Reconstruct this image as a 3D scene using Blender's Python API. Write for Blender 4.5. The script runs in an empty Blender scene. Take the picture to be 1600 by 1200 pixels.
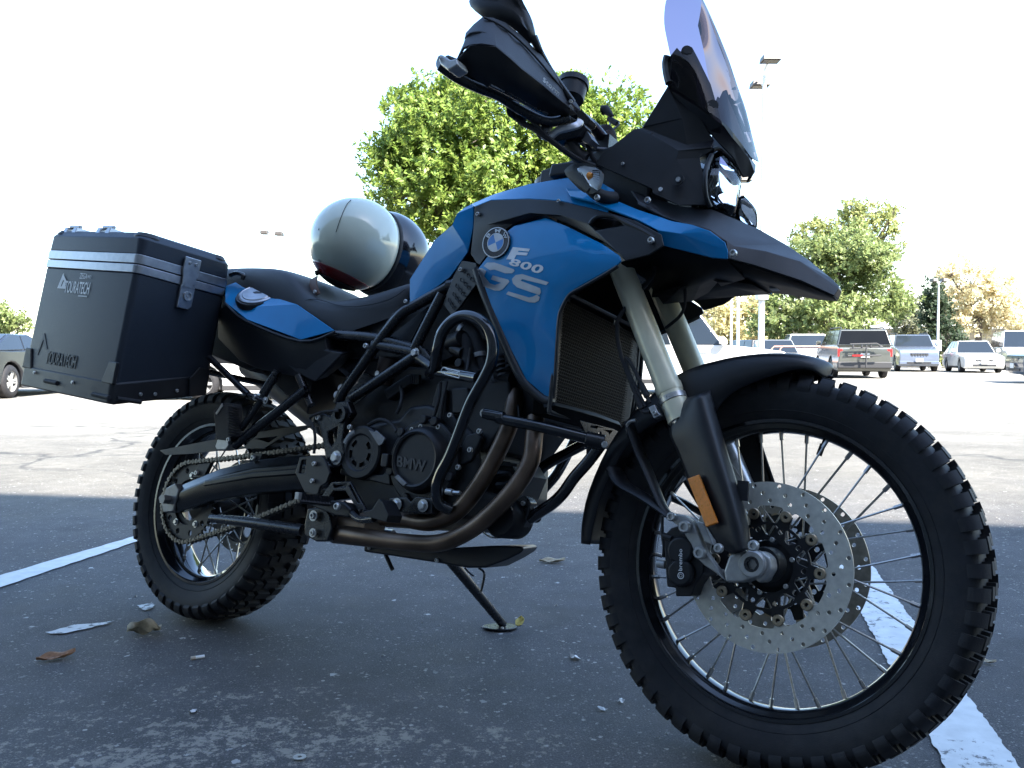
import bpy, bmesh, math, random
import numpy as np
from mathutils import Vector, Matrix
from mathutils.bvhtree import BVHTree
R=math.radians; random.seed(7); rng=np.random.default_rng(5)
sc=bpy.context.scene; COL=sc.collection
# ---------------------------------------------------------------- camera, sky, sun, exposure
cd=bpy.data.cameras.new('camera'); cam=bpy.data.objects.new('camera',cd); COL.objects.link(cam)
cd.sensor_width=36; cd.lens=31.658; cd.clip_start=.05; cd.clip_end=2000
m3=[[0.999999, -0.001683, -0.0], [6.5e-05, 0.038873, -0.999244], [0.001682, 0.999243, 0.038874]]
cam.matrix_world=Matrix([m3[0]+[0],m3[1]+[0],m3[2]+[0.7513],[0,0,0,1]])
sc.camera=cam
SUN_EL=R(47); SX,SY=.62,-.785
wd=bpy.data.worlds.new('World'); sc.world=wd; wd.use_nodes=True
wn=wd.node_tree.nodes; sky=wn.new('ShaderNodeTexSky'); sky.sky_type='NISHITA'; sky.sun_disc=False
sky.sun_elevation=SUN_EL; sky.sun_rotation=math.atan2(SX,SY); sky.air_density=1.25; sky.dust_density=.6; sky.ozone_density=3.2
wn['Background'].inputs[1].default_value=.13
wd.node_tree.links.new(sky.outputs[0],wn['Background'].inputs[0])
sl=bpy.data.lights.new('sun','SUN'); sl.energy=5.0; sl.angle=R(.53); sl.color=(1,.94,.85)
sun=bpy.data.objects.new('sun',sl); COL.objects.link(sun)
sd=Vector((SX*math.cos(SUN_EL),SY*math.cos(SUN_EL),math.sin(SUN_EL)))
sun.rotation_euler=sd.to_track_quat('Z','Y').to_euler(); sun.location=(5,-8,15)
vs=sc.view_settings; vs.view_transform='Standard'; vs.look='None'; vs.gamma=1; vs.exposure=2.42
vs.use_curve_mapping=False
sc.cycles.max_bounces=7; sc.cycles.transparent_max_bounces=12; sc.cycles.caustics_reflective=False; sc.cycles.caustics_refractive=False
# ---------------------------------------------------------------- helpers
def vec(p): return Vector(p)
def tagp(o,label=None,cat=None,group=None,kind=None):
    if label: o['label']=label
    if cat: o['category']=cat
    if group: o['group']=group
    if kind: o['kind']=kind
    return o
ORG={}
def empty(name,loc,rot=None,label=None,cat=None,group=None):
    o=bpy.data.objects.new(name,None); COL.objects.link(o); o.empty_display_size=.1
    o.location=loc
    if rot is not None: o.rotation_euler=(rot if isinstance(rot,tuple) else rot.to_euler())
    ORG[o.name]=Vector((0,0,0)); return tagp(o,label,cat,group)
def link(name,me,parent=None,org=(0,0,0),mesh_org=None):
    """link mesh data; its vertices are already relative to org"""
    o=bpy.data.objects.new(name,me); COL.objects.link(o)
    org=Vector(org); ORG[o.name]=org
    if parent is not None: o.parent=parent; o.location=org-ORG[parent.name]
    else: o.location=org
    return o
def catmull(pts,sub=6,closed=False):
    p=[Vector(q) for q in pts]; n=len(p)
    if n<3 and not closed: return p
    out=[]
    rngk=range(n if closed else n-1)
    for i in rngk:
        if closed: a,b,c,d=p[i-1],p[i],p[(i+1)%n],p[(i+2)%n]
        else: a,b,c,d=p[max(i-1,0)],p[i],p[i+1],p[min(i+2,n-1)]
        for k in range(sub):
            t=k/sub
            out.append(.5*((2*b)+(c-a)*t+(2*a-5*b+4*c-d)*t*t+(3*b-a-3*c+d)*t**3))
    if not closed: out.append(p[-1])
    return out
def basis(ax):
    a=Vector(ax).normalized(); h=Vector((0,0,1)) if abs(a.z)<.9 else Vector((1,0,0))
    u=a.cross(h).normalized(); return a,u,a.cross(u).normalized()
def igrid(rows,su,sv):
    """smooth grid passing through the given rows of points"""
    R1=[catmull(r,su) for r in rows]; n=len(R1[0])
    C1=[catmull([r[j] for r in R1],sv) for j in range(n)]
    return [[C1[j][i] for j in range(n)] for i in range(len(C1[0]))]
class MB:
    def __init__(s): s.v=[]; s.f=[]
    def add(s,v,f):
        n=len(s.v); s.v+= [tuple(q) for q in v]; s.f+=[tuple(i+n for i in g) for g in f]; return s
    def tube(s,pts,r,n=10,sub=6,closed=False,flat=1.0):
        p=catmull(pts,sub,closed) if sub>1 else [Vector(q) for q in pts]
        m=len(p); rs=r if isinstance(r,(list,tuple)) else None
        T=[(p[min(i+1,m-1)]-p[max(i-1,0)]).normalized() if not closed else (p[(i+1)%m]-p[i-1]).normalized() for i in range(m)]
        _,u,w=basis(T[0]); v=[];f=[]
        for i in range(m):
            u=(u-T[i]*u.dot(T[i])).normalized(); w=T[i].cross(u)
            if rs: x=i/(m-1)*(len(rs)-1); k=min(int(x),len(rs)-2); rr=rs[k]+(rs[k+1]-rs[k])*(x-k)
            else: rr=r
            for j in range(n):
                a=2*math.pi*j/n; v.append(p[i]+u*math.cos(a)*rr+w*math.sin(a)*rr*flat)
        for i in range(m if closed else m-1):
            for j in range(n):
                a=i*n+j;b=i*n+(j+1)%n;c=((i+1)%m)*n+(j+1)%n;d=((i+1)%m)*n+j; f.append((a,b,c,d))
        if not closed: f.append(tuple(range(n))); f.append(tuple((m-1)*n+j for j in range(n)))
        return s.add(v,f)
    def box(s,c,sz,rot=None):
        c=Vector(c); v=[]
        for dx in(-.5,.5):
            for dy in(-.5,.5):
                for dz in(-.5,.5):
                    q=Vector((dx*sz[0],dy*sz[1],dz*sz[2])); v.append(c+(rot@q if rot else q))
        return s.add(v,[(0,1,3,2),(4,6,7,5),(0,4,5,1),(2,3,7,6),(0,2,6,4),(1,5,7,3)])
    def prism(s,poly,d):
        p=[Vector(q) for q in poly]; d=Vector(d); n=len(p)
        return s.add(p+[q+d for q in p],[tuple(range(n)),tuple(range(2*n-1,n-1,-1))]+[(i,(i+1)%n,n+(i+1)%n,n+i) for i in range(n)])
    def loft(s,rings,closed=True,cap=True):
        n=len(rings[0]); v=[q for r in rings for q in r]; f=[]
        for i in range(len(rings)-1):
            for j in range(n if closed else n-1):
                f.append((i*n+j,i*n+(j+1)%n,(i+1)*n+(j+1)%n,(i+1)*n+j))
        if cap and closed: f.append(tuple(range(n))); f.append(tuple((len(rings)-1)*n+j for j in range(n)))
        return s.add(v,f)
    def lathe(s,prof,c,ax,n=32,closed=False,a0=0,a1=2*math.pi):
        a,u,w=basis(ax); c=Vector(c); full=abs(a1-a0-2*math.pi)<1e-6; m=n if full else n+1; k=len(prof); v=[];f=[]
        for i in range(m):
            t=a0+(a1-a0)*i/n
            for (x,r) in prof: v.append(c+a*x+(u*math.cos(t)+w*math.sin(t))*r)
        for i in range(n):
            i2=(i+1)%m
            for j in range(k if closed else k-1):
                f.append((i*k+j,i*k+(j+1)%k,i2*k+(j+1)%k,i2*k+j))
        if not closed and full:
            if prof[0][1]>1e-5: f.append(tuple(i*k for i in range(m)))
            if prof[-1][1]>1e-5: f.append(tuple(i*k+k-1 for i in range(m)))
        return s.add(v,f)
    def plate(s,outs,th,mapf):
        """outs: closed 2d outlines (first outer, rest holes); mapf(u,v,w)->3d"""
        cu=bpy.data.curves.new('c','CURVE'); cu.dimensions='2D'; cu.fill_mode='BOTH'; cu.extrude=th/2
        for o in outs:
            sp=cu.splines.new('POLY'); sp.points.add(len(o)-1); sp.use_cyclic_u=True
            for i,q in enumerate(o): sp.points[i].co=(q[0],q[1],0,1)
        ob=bpy.data.objects.new('c',cu); me=bpy.data.meshes.new_from_object(ob)
        bm=bmesh.new(); bm.from_mesh(me); bmesh.ops.remove_doubles(bm,verts=bm.verts,dist=1e-6)
        v=[mapf(q.co.x,q.co.y,q.co.z) for q in bm.verts]; f=[[x.index for x in g.verts] for g in bm.faces]; bm.free()
        bpy.data.objects.remove(ob); bpy.data.curves.remove(cu); bpy.data.meshes.remove(me)
        return s.add(v,f)
    def text(s,txt,mapf,bold=.0,shear=0,ext=0,spacing=1.0):
        cu=bpy.data.curves.new('t','FONT'); cu.body=txt; cu.offset=bold; cu.shear=shear; cu.extrude=ext; cu.space_character=spacing; cu.resolution_u=3
        ob=bpy.data.objects.new('t',cu); me=bpy.data.meshes.new_from_object(ob)
        X=[q.co.x for q in me.vertices]; Y=[q.co.y for q in me.vertices]
        x0,x1,y0,y1=min(X),max(X),min(Y),max(Y)
        bm=bmesh.new(); bm.from_mesh(me); bmesh.ops.remove_doubles(bm,verts=bm.verts,dist=1e-6); bmesh.ops.triangulate(bm,faces=bm.faces)
        v=[mapf((q.co.x-x0)/(x1-x0),(q.co.y-y0)/(y1-y0),q.co.z) for q in bm.verts]; f=[[x.index for x in g.verts] for g in bm.faces]; bm.free()
        bpy.data.objects.remove(ob); bpy.data.curves.remove(cu); bpy.data.meshes.remove(me)
        return s.add(v,f)
    def mirror(s):
        n=len(s.v); s.v+=[(x,-y,z) for x,y,z in s.v]; s.f+=[tuple(n+i for i in reversed(g)) for g in s.f]; return s
    def mirrored(s):
        m=MB(); m.v=[(x,-y,z) for x,y,z in s.v]; m.f=[tuple(reversed(g)) for g in s.f]; return m
    def mesh(s,name,mat,org=(0,0,0),smooth=38,weld=False,recalc=True):
        me=bpy.data.meshes.new(name); o=Vector(org)
        me.from_pydata([tuple(Vector(q)-o) for q in s.v],[],s.f)
        if recalc or weld:
            bm=bmesh.new(); bm.from_mesh(me)
            if weld: bmesh.ops.remove_doubles(bm,verts=bm.verts,dist=1e-4)
            bmesh.ops.recalc_face_normals(bm,faces=bm.faces)
            if any(e.is_boundary for e in bm.edges):   # open sheets: turn the face away from the machine's middle plane
                bm.normal_update()
                c=sum((f.normal.y*(1 if f.calc_center_median().y+o.y>0 else -1)+.35*f.normal.z)*f.calc_area() for f in bm.faces)
                if c<0: bmesh.ops.reverse_faces(bm,faces=bm.faces)
            bm.to_mesh(me); bm.free()
        me.materials.append(mat)
        if smooth:
            me.shade_smooth(); me.set_sharp_from_angle(angle=R(smooth))
        return me
    def build(s,name,mat,parent=None,org=(0,0,0),smooth=38,bevel=0,bseg=2,sub=0,solid=0,weld=False,recalc=True,soff=-1):
        o=link(name,s.mesh(name,mat,org,smooth,weld,recalc),parent,org)
        if sub: md=o.modifiers.new('subsurf','SUBSURF'); md.levels=sub; md.render_levels=sub
        if solid:
            md=o.modifiers.new('solidify','SOLIDIFY'); md.thickness=solid; md.offset=soff
            if mat is M_blue: o.data.materials.append(M_plastic); md.material_offset=1
        if bevel:
            md=o.modifiers.new('bevel','BEVEL'); md.width=bevel; md.segments=bseg; md.limit_method='ANGLE'; md.angle_limit=R(28); md.harden_normals=True
        return o
def dup(o,parent,loc,rot=None,name=None):
    c=o.copy(); COL.objects.link(c); c.parent=parent; c.location=loc
    if rot is not None: c.rotation_euler=rot
    ORG[c.name]=Vector(loc)+(ORG[parent.name] if parent else Vector()); return c
def circle(c,r,n=16,a0=0): return [(c[0]+r*math.cos(a0+2*math.pi*i/n),c[1]+r*math.sin(a0+2*math.pi*i/n)) for i in range(n)]
def quadmap(p00,p10,p11,p01,lift=0):
    a,b,c,d=[Vector(q) for q in(p00,p10,p11,p01)]; nn=(b-a).cross(d-a).normalized()
    return lambda u,v,w=0:a*(1-u)*(1-v)+b*u*(1-v)+c*u*v+d*(1-u)*v+nn*(w+lift)
# ---------------------------------------------------------------- materials
def nd(t,ty,**k):
    n=t.nodes.new(ty)
    for a,b in k.items():
        if hasattr(n,a): setattr(n,a,b)
        else: n.inputs[a].default_value=b
    return n
MATS={}
def mat(name,base,rough=.5,metal=0,var=.12,scale=60,bump=0,bscale=400,coat=0,spec=.5,rvar=.08,dust=0,aniso=0,obj=True):
    m=bpy.data.materials.new(name); m.use_nodes=True; t=m.node_tree; b=t.nodes['Principled BSDF']; L=t.links.new
    tc=nd(t,'ShaderNodeTexCoord'); nz=nd(t,'ShaderNodeTexNoise',Scale=scale,Detail=5.0); L(tc.outputs['Object'],nz.inputs['Vector'])
    mp=nd(t,'ShaderNodeMapRange'); L(nz.outputs[0],mp.inputs[0]); mp.inputs[1].default_value=.3; mp.inputs[2].default_value=.7
    mp.inputs[3].default_value=1-var; mp.inputs[4].default_value=1+var
    mx=nd(t,'ShaderNodeMix',data_type='RGBA',blend_type='MULTIPLY'); mx.inputs[0].default_value=1
    mx.inputs[6].default_value=(*base,1); L(mp.outputs[0],mx.inputs[7]); out=mx.outputs[2]
    if dust:
        n2=nd(t,'ShaderNodeTexNoise',Scale=scale*.35,Detail=7.0,Roughness=.7); L(tc.outputs['Object'],n2.inputs['Vector'])
        r2=nd(t,'ShaderNodeMapRange'); L(n2.outputs[0],r2.inputs[0]); r2.inputs[1].default_value=.45; r2.inputs[2].default_value=.75; r2.inputs[3].default_value=0; r2.inputs[4].default_value=dust
        m2=nd(t,'ShaderNodeMix',data_type='RGBA'); L(r2.outputs[0],m2.inputs[0]); L(out,m2.inputs[6]); m2.inputs[7].default_value=(.13,.115,.095,1); out=m2.outputs[2]
    L(out,b.inputs['Base Color'])
    rm=nd(t,'ShaderNodeMapRange'); L(nz.outputs[0],rm.inputs[0]); rm.inputs[3].default_value=max(.02,rough-rvar); rm.inputs[4].default_value=rough+rvar; L(rm.outputs[0],b.inputs['Roughness'])
    b.inputs['Metallic'].default_value=metal; b.inputs['Specular IOR Level'].default_value=spec
    b.inputs['Coat Weight'].default_value=coat; b.inputs['Coat Roughness'].default_value=.06
    if bump:
        n3=nd(t,'ShaderNodeTexNoise',Scale=bscale,Detail=2.0); L(tc.outputs['Object'],n3.inputs['Vector'])
        bp=nd(t,'ShaderNodeBump',Strength=bump,Distance=.001); L(n3.outputs[0],bp.inputs['Height']); L(bp.outputs[0],b.inputs['Normal'])
    MATS[name]=m; return m
M_plastic=mat('black_plastic',(.0115,.012,.0145),.5,0,.15,40,.25,900,dust=.02,spec=.4)
M_panel=mat('satin_black_plastic',(.011,.0115,.014),.42,0,.15,40,.12,1200,dust=.02,spec=.4)
M_tube=mat('black_powder_coat',(.009,.0095,.012),.28,0,.1,60,.08,700,dust=.015)
M_gloss=mat('gloss_black',(.006,.007,.010),.14,0,.1,30,coat=.4,dust=.012)
M_arm=mat('swingarm_black',(.004,.0045,.006),.22,0,.1,30,spec=.35,dust=.01)
M_rubber=mat('tyre_rubber',(.014,.014,.0165),.68,0,.3,35,.4,500,dust=.14,spec=.35)
M_grip=mat('soft_rubber',(.011,.011,.013),.7,0,.15,60,.2,600,dust=.03)
M_vinyl=mat('seat_vinyl',(.013,.014,.017),.48,0,.12,30,.35,1500,dust=.03)
M_blue=mat('blue_paint',(.0,.185,.43),.4,.0,.05,20,coat=.45,rvar=.03,spec=.1)
M_alu=mat('cast_aluminium',(.36,.36,.35),.4,.4,.12,90,.2,600,dust=.1)
M_steel=mat('bright_steel',(.50,.50,.49),.3,.6,.12,120)
M_spoke=mat('spoke_steel',(.42,.40,.37),.3,1,.15,200)
M_disc=mat('brake_disc_steel',(.62,.60,.53),.36,.4,.12,90,dust=.12)
M_disc2=mat('worn_disc_steel',(.3,.28,.25),.42,.9,.2,90,dust=.15)
M_gold=mat('gold_anodised_fork',(.74,.69,.50),.34,.15,.06,30,rvar=.04)
M_engine=mat('engine_black_casting',(.012,.0125,.015),.45,.1,.2,50,.25,500,dust=.03,spec=.35)
M_exh=mat('heat_stained_exhaust',(.14,.098,.07),.38,.8,.35,14,.1,300,dust=.06)
M_orange=mat('orange_reflector',(.8,.23,.012),.3,0,.1,200,.6,900,coat=.4)
M_orange2=mat('amber_bulb',(.8,.3,.05),.3)
M_pannier=mat('black_anodised_aluminium',(.022,.029,.041),.5,.35,.06,200,.12,2500,dust=.02)
M_band=mat('brushed_aluminium_band',(.36,.37,.39),.38,.9,.12,60)
M_print=mat('silver_print',(.52,.53,.54),.5,.2,.08,80)
M_printd=mat('grey_print',(.30,.31,.32),.5,.2,.08,80)
M_white=mat('white_gloss_shell',(.56,.59,.47),.14,0,.03,12,coat=.6,rvar=.03)
M_red=mat('dark_red_gloss',(.2,.008,.012),.15,0,.1,20,coat=.8)
M_cover=mat('charcoal_plastic',(.026,.028,.034),.5,0,.12,40,.2,900,dust=.03,spec=.4)
M_dark=mat('darkened_black_plastic',(.0035,.004,.005),.6,0,.1,40,spec=.2)  # extra-dark black plastic; shade beneath the beak is painted into the colour
M_dull=mat('dull_aluminium',(.2,.2,.2),.45,.5,.15,80,dust=.1)
M_leather=mat('brown_leather',(.11,.05,.03),.6,0,.2,80,.3,700)
M_bluew=mat('roundel_blue',(.05,.22,.55),.3)
M_brown=mat('brown_plastic',(.07,.045,.035),.5)
M_white2=mat('white_enamel',(.7,.71,.72),.35)
def glassy(name,tint,rough=.02,refl=1.0,ior=1.45,mixf=None):
    m=bpy.data.materials.new(name); m.use_nodes=True; t=m.node_tree; L=t.links.new
    o=t.nodes['Material Output']; t.nodes.remove(t.nodes['Principled BSDF'])
    tr=nd(t,'ShaderNodeBsdfTransparent'); tr.inputs[0].default_value=(*tint,1)
    gl=nd(t,'ShaderNodeBsdfGlossy'); gl.inputs['Roughness'].default_value=rough; gl.inputs[0].default_value=(refl,refl,refl,1)
    fr=nd(t,'ShaderNodeFresnel'); fr.inputs[0].default_value=ior
    mx=nd(t,'ShaderNodeMixShader'); L(fr.outputs[0],mx.inputs[0]); L(tr.outputs[0],mx.inputs[1]); L(gl.outputs[0],mx.inputs[2]); L(mx.outputs[0],o.inputs[0]); return m
M_screen=glassy('smoked_acrylic',(.245,.205,.285),.03,refl=.45)
M_lens=glassy('clear_lens',(.95,.96,.97),.02); M_hlens=glassy('headlamp_lens',(.95,.96,.97),.015,ior=1.5)
M_reflector=mat('lamp_reflector',(.88,.89,.9),.3,.0,.03,30,rvar=.03)
# ---------------------------------------------------------------- ground
def gz(Y):
    t=min(max((Y-4.7)/11,0),1); return -.28*t*t*(3-2*t)
def asphalt():
    m=bpy.data.materials.new('asphalt'); m.use_nodes=True; t=m.node_tree; b=t.nodes['Principled BSDF']; L=t.links.new
    tc=nd(t,'ShaderNodeTexCoord'); P=tc.outputs['Object']
    def noise(s,d=4.,r=.55,src=P):
        n=nd(t,'ShaderNodeTexNoise',Scale=s,Detail=d,Roughness=r); L(src,n.inputs['Vector']); return n.outputs[0]
    def mr(x,a,c,lo,hi,clamp=True):
        n=nd(t,'ShaderNodeMapRange'); n.clamp=clamp; L(x,n.inputs[0])
        for i,q in enumerate((a,c,lo,hi)): n.inputs[i+1].default_value=q
        return n.outputs[0]
    def mul(x,y,op='MULTIPLY'):
        n=nd(t,'ShaderNodeMath',operation=op)
        for i,q in enumerate((x,y)):
            if isinstance(q,(int,float)): n.inputs[i].default_value=q
            else: L(q,n.inputs[i])
        return n.outputs[0]
    def mix(f,a,c,bt='MIX'):
        n=nd(t,'ShaderNodeMix',data_type='RGBA',blend_type=bt)
        if isinstance(f,(int,float)): n.inputs[0].default_value=f
        else: L(f,n.inputs[0])
        for i,q in ((6,a),(7,c)):
            if isinstance(q,tuple): n.inputs[i].default_value=(*q,1)
            else: L(q,n.inputs[i])
        return n.outputs[2]
    sp=nd(t,'ShaderNodeSeparateXYZ'); L(P,sp.inputs[0])
    # paler old lot, with sunlight painted into the colour from the shadow edge outward
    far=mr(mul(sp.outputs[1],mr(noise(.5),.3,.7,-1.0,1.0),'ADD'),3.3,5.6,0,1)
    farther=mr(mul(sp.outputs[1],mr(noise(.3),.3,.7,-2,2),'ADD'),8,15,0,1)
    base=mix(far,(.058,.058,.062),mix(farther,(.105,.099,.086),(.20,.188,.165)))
    base=mix(1.0,base,mr(noise(.9,5),.3,.7,.72,1.25),'MULTIPLY')
    base=mix(1.0,base,mr(noise(9,6,.65),.3,.7,.8,1.22),'MULTIPLY')
    base=mix(1.0,base,mr(noise(260,3,.7),.3,.7,.45,1.6),'MULTIPLY')
    base=mix(mr(noise(3.1,3),.55,.72,0,.35),base,(.075,.067,.055))
    def chips(scale,thr,size,col,f,dens):
        v=nd(t,'ShaderNodeTexVoronoi',feature='F1',Scale=scale); L(P,v.inputs['Vector'])
        wob=mul(v.outputs['Distance'],mr(noise(scale*3,2),.3,.7,-.16,.16),'ADD')
        s2=nd(t,'ShaderNodeSeparateColor'); L(v.outputs['Color'],s2.inputs[0])
        pick=mr(mul(s2.outputs[0],dens,'ADD'),thr,thr+.02,0,1)
        sh=mr(wob,size,size-.06,0,1)
        return mul(mul(pick,sh),mr(s2.outputs[1],0,1,.15,f)),col
    d1=mr(noise(.8,3),.35,.65,-.10,.06); d2=mr(noise(1.7,3),.4,.7,-.12,.12)
    for sc_,th,sz,col,f,dn in ((75,.90,.36,(.34,.33,.31),.9,d1),(150,.84,.40,(.26,.255,.24),.75,d2),(330,.78,.42,(.22,.215,.2),.7,d2),(34,.975,.30,(.45,.45,.44),1,0)):
        k,c=chips(sc_,th,sz,col,f,dn); base=mix(k,base,c)
    # worn patch by the rear wheel where the seal coat has flaked off the tan aggregate
    mp=nd(t,'ShaderNodeMapping'); mp.inputs['Location'].default_value=(.48,-1.63,0); L(P,mp.inputs[0])
    sc2=nd(t,'ShaderNodeVectorMath',operation='MULTIPLY'); L(mp.outputs[0],sc2.inputs[0]); sc2.inputs[1].default_value=(1.25,2.1,0)
    ln=nd(t,'ShaderNodeVectorMath',operation='LENGTH'); L(sc2.outputs[0],ln.inputs[0])
    patch=mr(mul(ln.outputs['Value'],mr(noise(2.6,5),.3,.7,-.35,.35),'ADD'),.25,1.0,1,0)
    fl=mr(mul(mul(noise(42,7,.8),mul(noise(9,3),.35),'ADD'),mul(patch,.13),'ADD'),.815,.86,0,.8)
    base=mix(mul(fl,mr(patch,0,.3,0,1)),base,(.24,.22,.19))
    # cracks
    wv=nd(t,'ShaderNodeVectorMath',operation='ADD'); L(P,wv.inputs[0]); n3=nd(t,'ShaderNodeTexNoise',Scale=1.4,Detail=5.); L(P,n3.inputs['Vector'])
    L(n3.outputs['Color'],wv.inputs[1])
    cr=nd(t,'ShaderNodeTexVoronoi',feature='DISTANCE_TO_EDGE',Scale=.23); L(wv.outputs[0],cr.inputs['Vector'])
    crk=mul(mr(cr.outputs['Distance'],.002,.010,1,0),mr(noise(.35),.42,.56,0,1))
    crk=mul(crk,mr(sp.outputs[1],4,6,.35,.75))
    base=mix(crk,base,(.03,.03,.03))
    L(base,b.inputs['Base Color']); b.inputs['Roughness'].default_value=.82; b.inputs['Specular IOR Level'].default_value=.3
    bp=nd(t,'ShaderNodeBump',Strength=.55,Distance=.004); hh=mul(noise(260,3,.7),mul(crk,-1.5),'ADD'); L(hh,bp.inputs['Height']); L(bp.outputs[0],b.inputs['Normal'])
    return m
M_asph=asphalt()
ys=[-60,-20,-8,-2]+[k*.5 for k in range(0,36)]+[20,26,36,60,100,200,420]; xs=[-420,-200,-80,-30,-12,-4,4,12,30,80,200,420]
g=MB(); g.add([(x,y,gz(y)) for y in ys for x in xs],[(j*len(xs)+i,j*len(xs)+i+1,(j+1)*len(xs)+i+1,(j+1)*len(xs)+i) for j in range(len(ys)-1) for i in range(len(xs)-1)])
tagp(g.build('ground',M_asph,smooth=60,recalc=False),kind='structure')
def paint_mat(name,wear=.5):
    m=mat(name,(.52,.53,.53),.65,0,.12,25,.3,300); t=m.node_tree; L=t.links.new; b=t.nodes['Principled BSDF']
    src=b.inputs['Base Color'].links[0].from_socket; tc=nd(t,'ShaderNodeTexCoord')
    n=nd(t,'ShaderNodeTexNoise',Scale=34.,Detail=9.,Roughness=.75); L(tc.outputs['Object'],n.inputs['Vector'])
    n2=nd(t,'ShaderNodeTexNoise',Scale=3.,Detail=3.); L(tc.outputs['Object'],n2.inputs['Vector'])
    ad=nd(t,'ShaderNodeMath',operation='MULTIPLY_ADD'); L(n2.outputs[0],ad.inputs[0]); ad.inputs[1].default_value=.55; L(n.outputs[0],ad.inputs[2])
    r=nd(t,'ShaderNodeMapRange'); L(ad.outputs[0],r.inputs[0]); r.inputs[1].default_value=.86+wear*.1; r.inputs[2].default_value=.92+wear*.1
    mx=nd(t,'ShaderNodeMix',data_type='RGBA'); L(r.outputs[0],mx.inputs[0]); L(src,mx.inputs[6]); mx.inputs[7].default_value=(.10,.10,.105,1)
    L(mx.outputs[2],b.inputs['Base Color']); return m
M_paint=paint_mat('worn_white_line_paint',.1); M_paint2=paint_mat('scuffed_paint',-.4)
def stripe(name,L0,L1,R0,R1,jit,n=40):
    """a painted line between two edge lines on the ground, ragged edges"""
    m=MB(); v=[];L0,L1,R0,R1=[Vector(q) for q in(L0,L1,R0,R1)]
    for i in range(n+1):
        t=i/n; a=L0.lerp(L1,t)+Vector((random.uniform(-jit,jit),0,0)); c=R0.lerp(R1,t)+Vector((random.uniform(-jit,jit),0,0))
        for q in(a,c): v.append((q.x,q.y,gz(q.y)+.004))
    m.add(v,[(2*i,2*i+1,2*i+3,2*i+2) for i in range(n)]); return tagp(m.build(name,M_paint,smooth=0,recalc=False),kind='structure')
def ext(a,b,ta,tb):
    a=Vector(a);b=Vector(b); return a+(b-a)*ta,a+(b-a)*tb
l0,l1=ext((-1.6847,2.9379,0),(-1.4973,3.5783,0),-2,1.5); r0,r1=ext((-1.6014,2.7913,0),(-1.4476,3.4903,0),-2,1.5)
stripe('parking_line',l0,l1,r0,r1,.004,60)
l0,l1=ext((0.7799,1.5905,0),(1.1258,3.1132,0),-.25,1.0); r0,r1=ext((0.9136,1.591,0),(1.2556,3.1141,0),-.25,1.0)
stripe('parking_line',l0,l1,r0,r1,.003,140)
# dried splashes of white paint
def blot(name,pts,label):
    m=MB(); c=sum((Vector(p) for p in pts),Vector())/len(pts); q=[]
    for i in range(len(pts)):
        a=Vector(pts[i]);b=Vector(pts[(i+1)%len(pts)])
        for k in range(4):
            p=a.lerp(b,k/4); p+=Vector((random.uniform(-1,1),random.uniform(-1,1),0))*.004; q.append((p.x,p.y,.0035))
    m.add(q+[(c.x,c.y,.0035)],[(i,(i+1)%len(q),len(q)) for i in range(len(q))])
    o=m.build(name,M_paint2,smooth=0,recalc=False); return tagp(o,label,'paint mark')
blot('paint_smear',[(-1.2268,2.345,-0),(-1.2099,2.3639,0),(-1.1859,2.4124,0),(-1.136,2.4226,0),(-1.0928,2.449,0),(-1.0996,2.4228,0),(-1.1373,2.3738,0),(-1.1812,2.3304,0)],'long thin white paint smear on the asphalt behind the brown leaf')
blot('paint_splash',[(-1.0881,2.5933,0),(-1.0728,2.6118,0),(-1.0485,2.6166,0),(-1.0369,2.5711,0),(-1.0472,2.5488,0),(-1.0673,2.5664,0)],'small white paint splash on the asphalt beside the rear tyre')
# fallen leaves
M_leafdry=mat('dry_leaf_tan',(.36,.30,.20),.7,0,.25,90,.3,500); M_leafbr=mat('dry_leaf_brown',(.27,.14,.07),.7,0,.35,70,.3,500); M_leafy=mat('dry_leaf_yellow',(.45,.36,.09),.7,0,.2,60)
def leaf(name,loc,L,Wd,rot,curl,m,label,cat='leaf',cup=.2):
    b=MB(); nu,nv=12,6; v=[]
    for i in range(nu+1):
        u=i/nu; w=Wd*math.sin(math.pi*min(1,u*.93+.03))**.75
        for j in range(nv+1):
            s=j/nv*2-1; v.append(((u-.5)*L,s*w*.5,curl*L*(2*u-1)**2*(1.3 if u>.5 else .5)+abs(s)**1.6*w*cup+.004*math.sin(9*u+5*s)*Wd/.04))
    zmin=min(q[2] for q in v); v=[(a,c,d-zmin) for a,c,d in v]
    b.add(v,[(i*(nv+1)+j,(i+1)*(nv+1)+j,(i+1)*(nv+1)+j+1,i*(nv+1)+j+1) for i in range(nu) for j in range(nv)])
    o=b.build(name,m,solid=.0006,recalc=False); o.location=loc; o.rotation_euler=rot; return tagp(o,label,cat)
leaf('fallen_leaf',Vector((-1.1009,2.1486,-0))+Vector((0,0,.002)),.085,.034,(R(8),0,R(28)),.10,M_leafbr,'curled brown dry leaf on the asphalt, nearest the left edge')
leaf('fallen_leaf',Vector((-0.9655,2.3278,0))+Vector((0,0,.003)),.082,.06,(R(-32),R(4),R(4)),.12,M_leafdry,'pale tan dry leaf with a tented ridge in front of the rear tyre',cup=.45)
leaf('fallen_leaf',Vector((0.1421,3.1407,0))+Vector((0,0,.002)),.09,.035,(R(6),0,R(-6)),.08,M_leafdry,'pale curled leaf lying between the side stand and the front mudguard')
leaf('fallen_leaf',Vector((0.0215,2.4344,0))+Vector((0,0,.004)),.035,.022,(R(20),R(-25),R(60)),.1,M_leafy,'small yellow leaf tip beside the side stand foot')
leaf('fallen_leaf',Vector((1.1357,2.1277,0))+Vector((0,0,.004)),.04,.018,(R(5),R(10),R(-15)),.15,M_leafdry,'dry leaf lying beside the front tyre at right')
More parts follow.
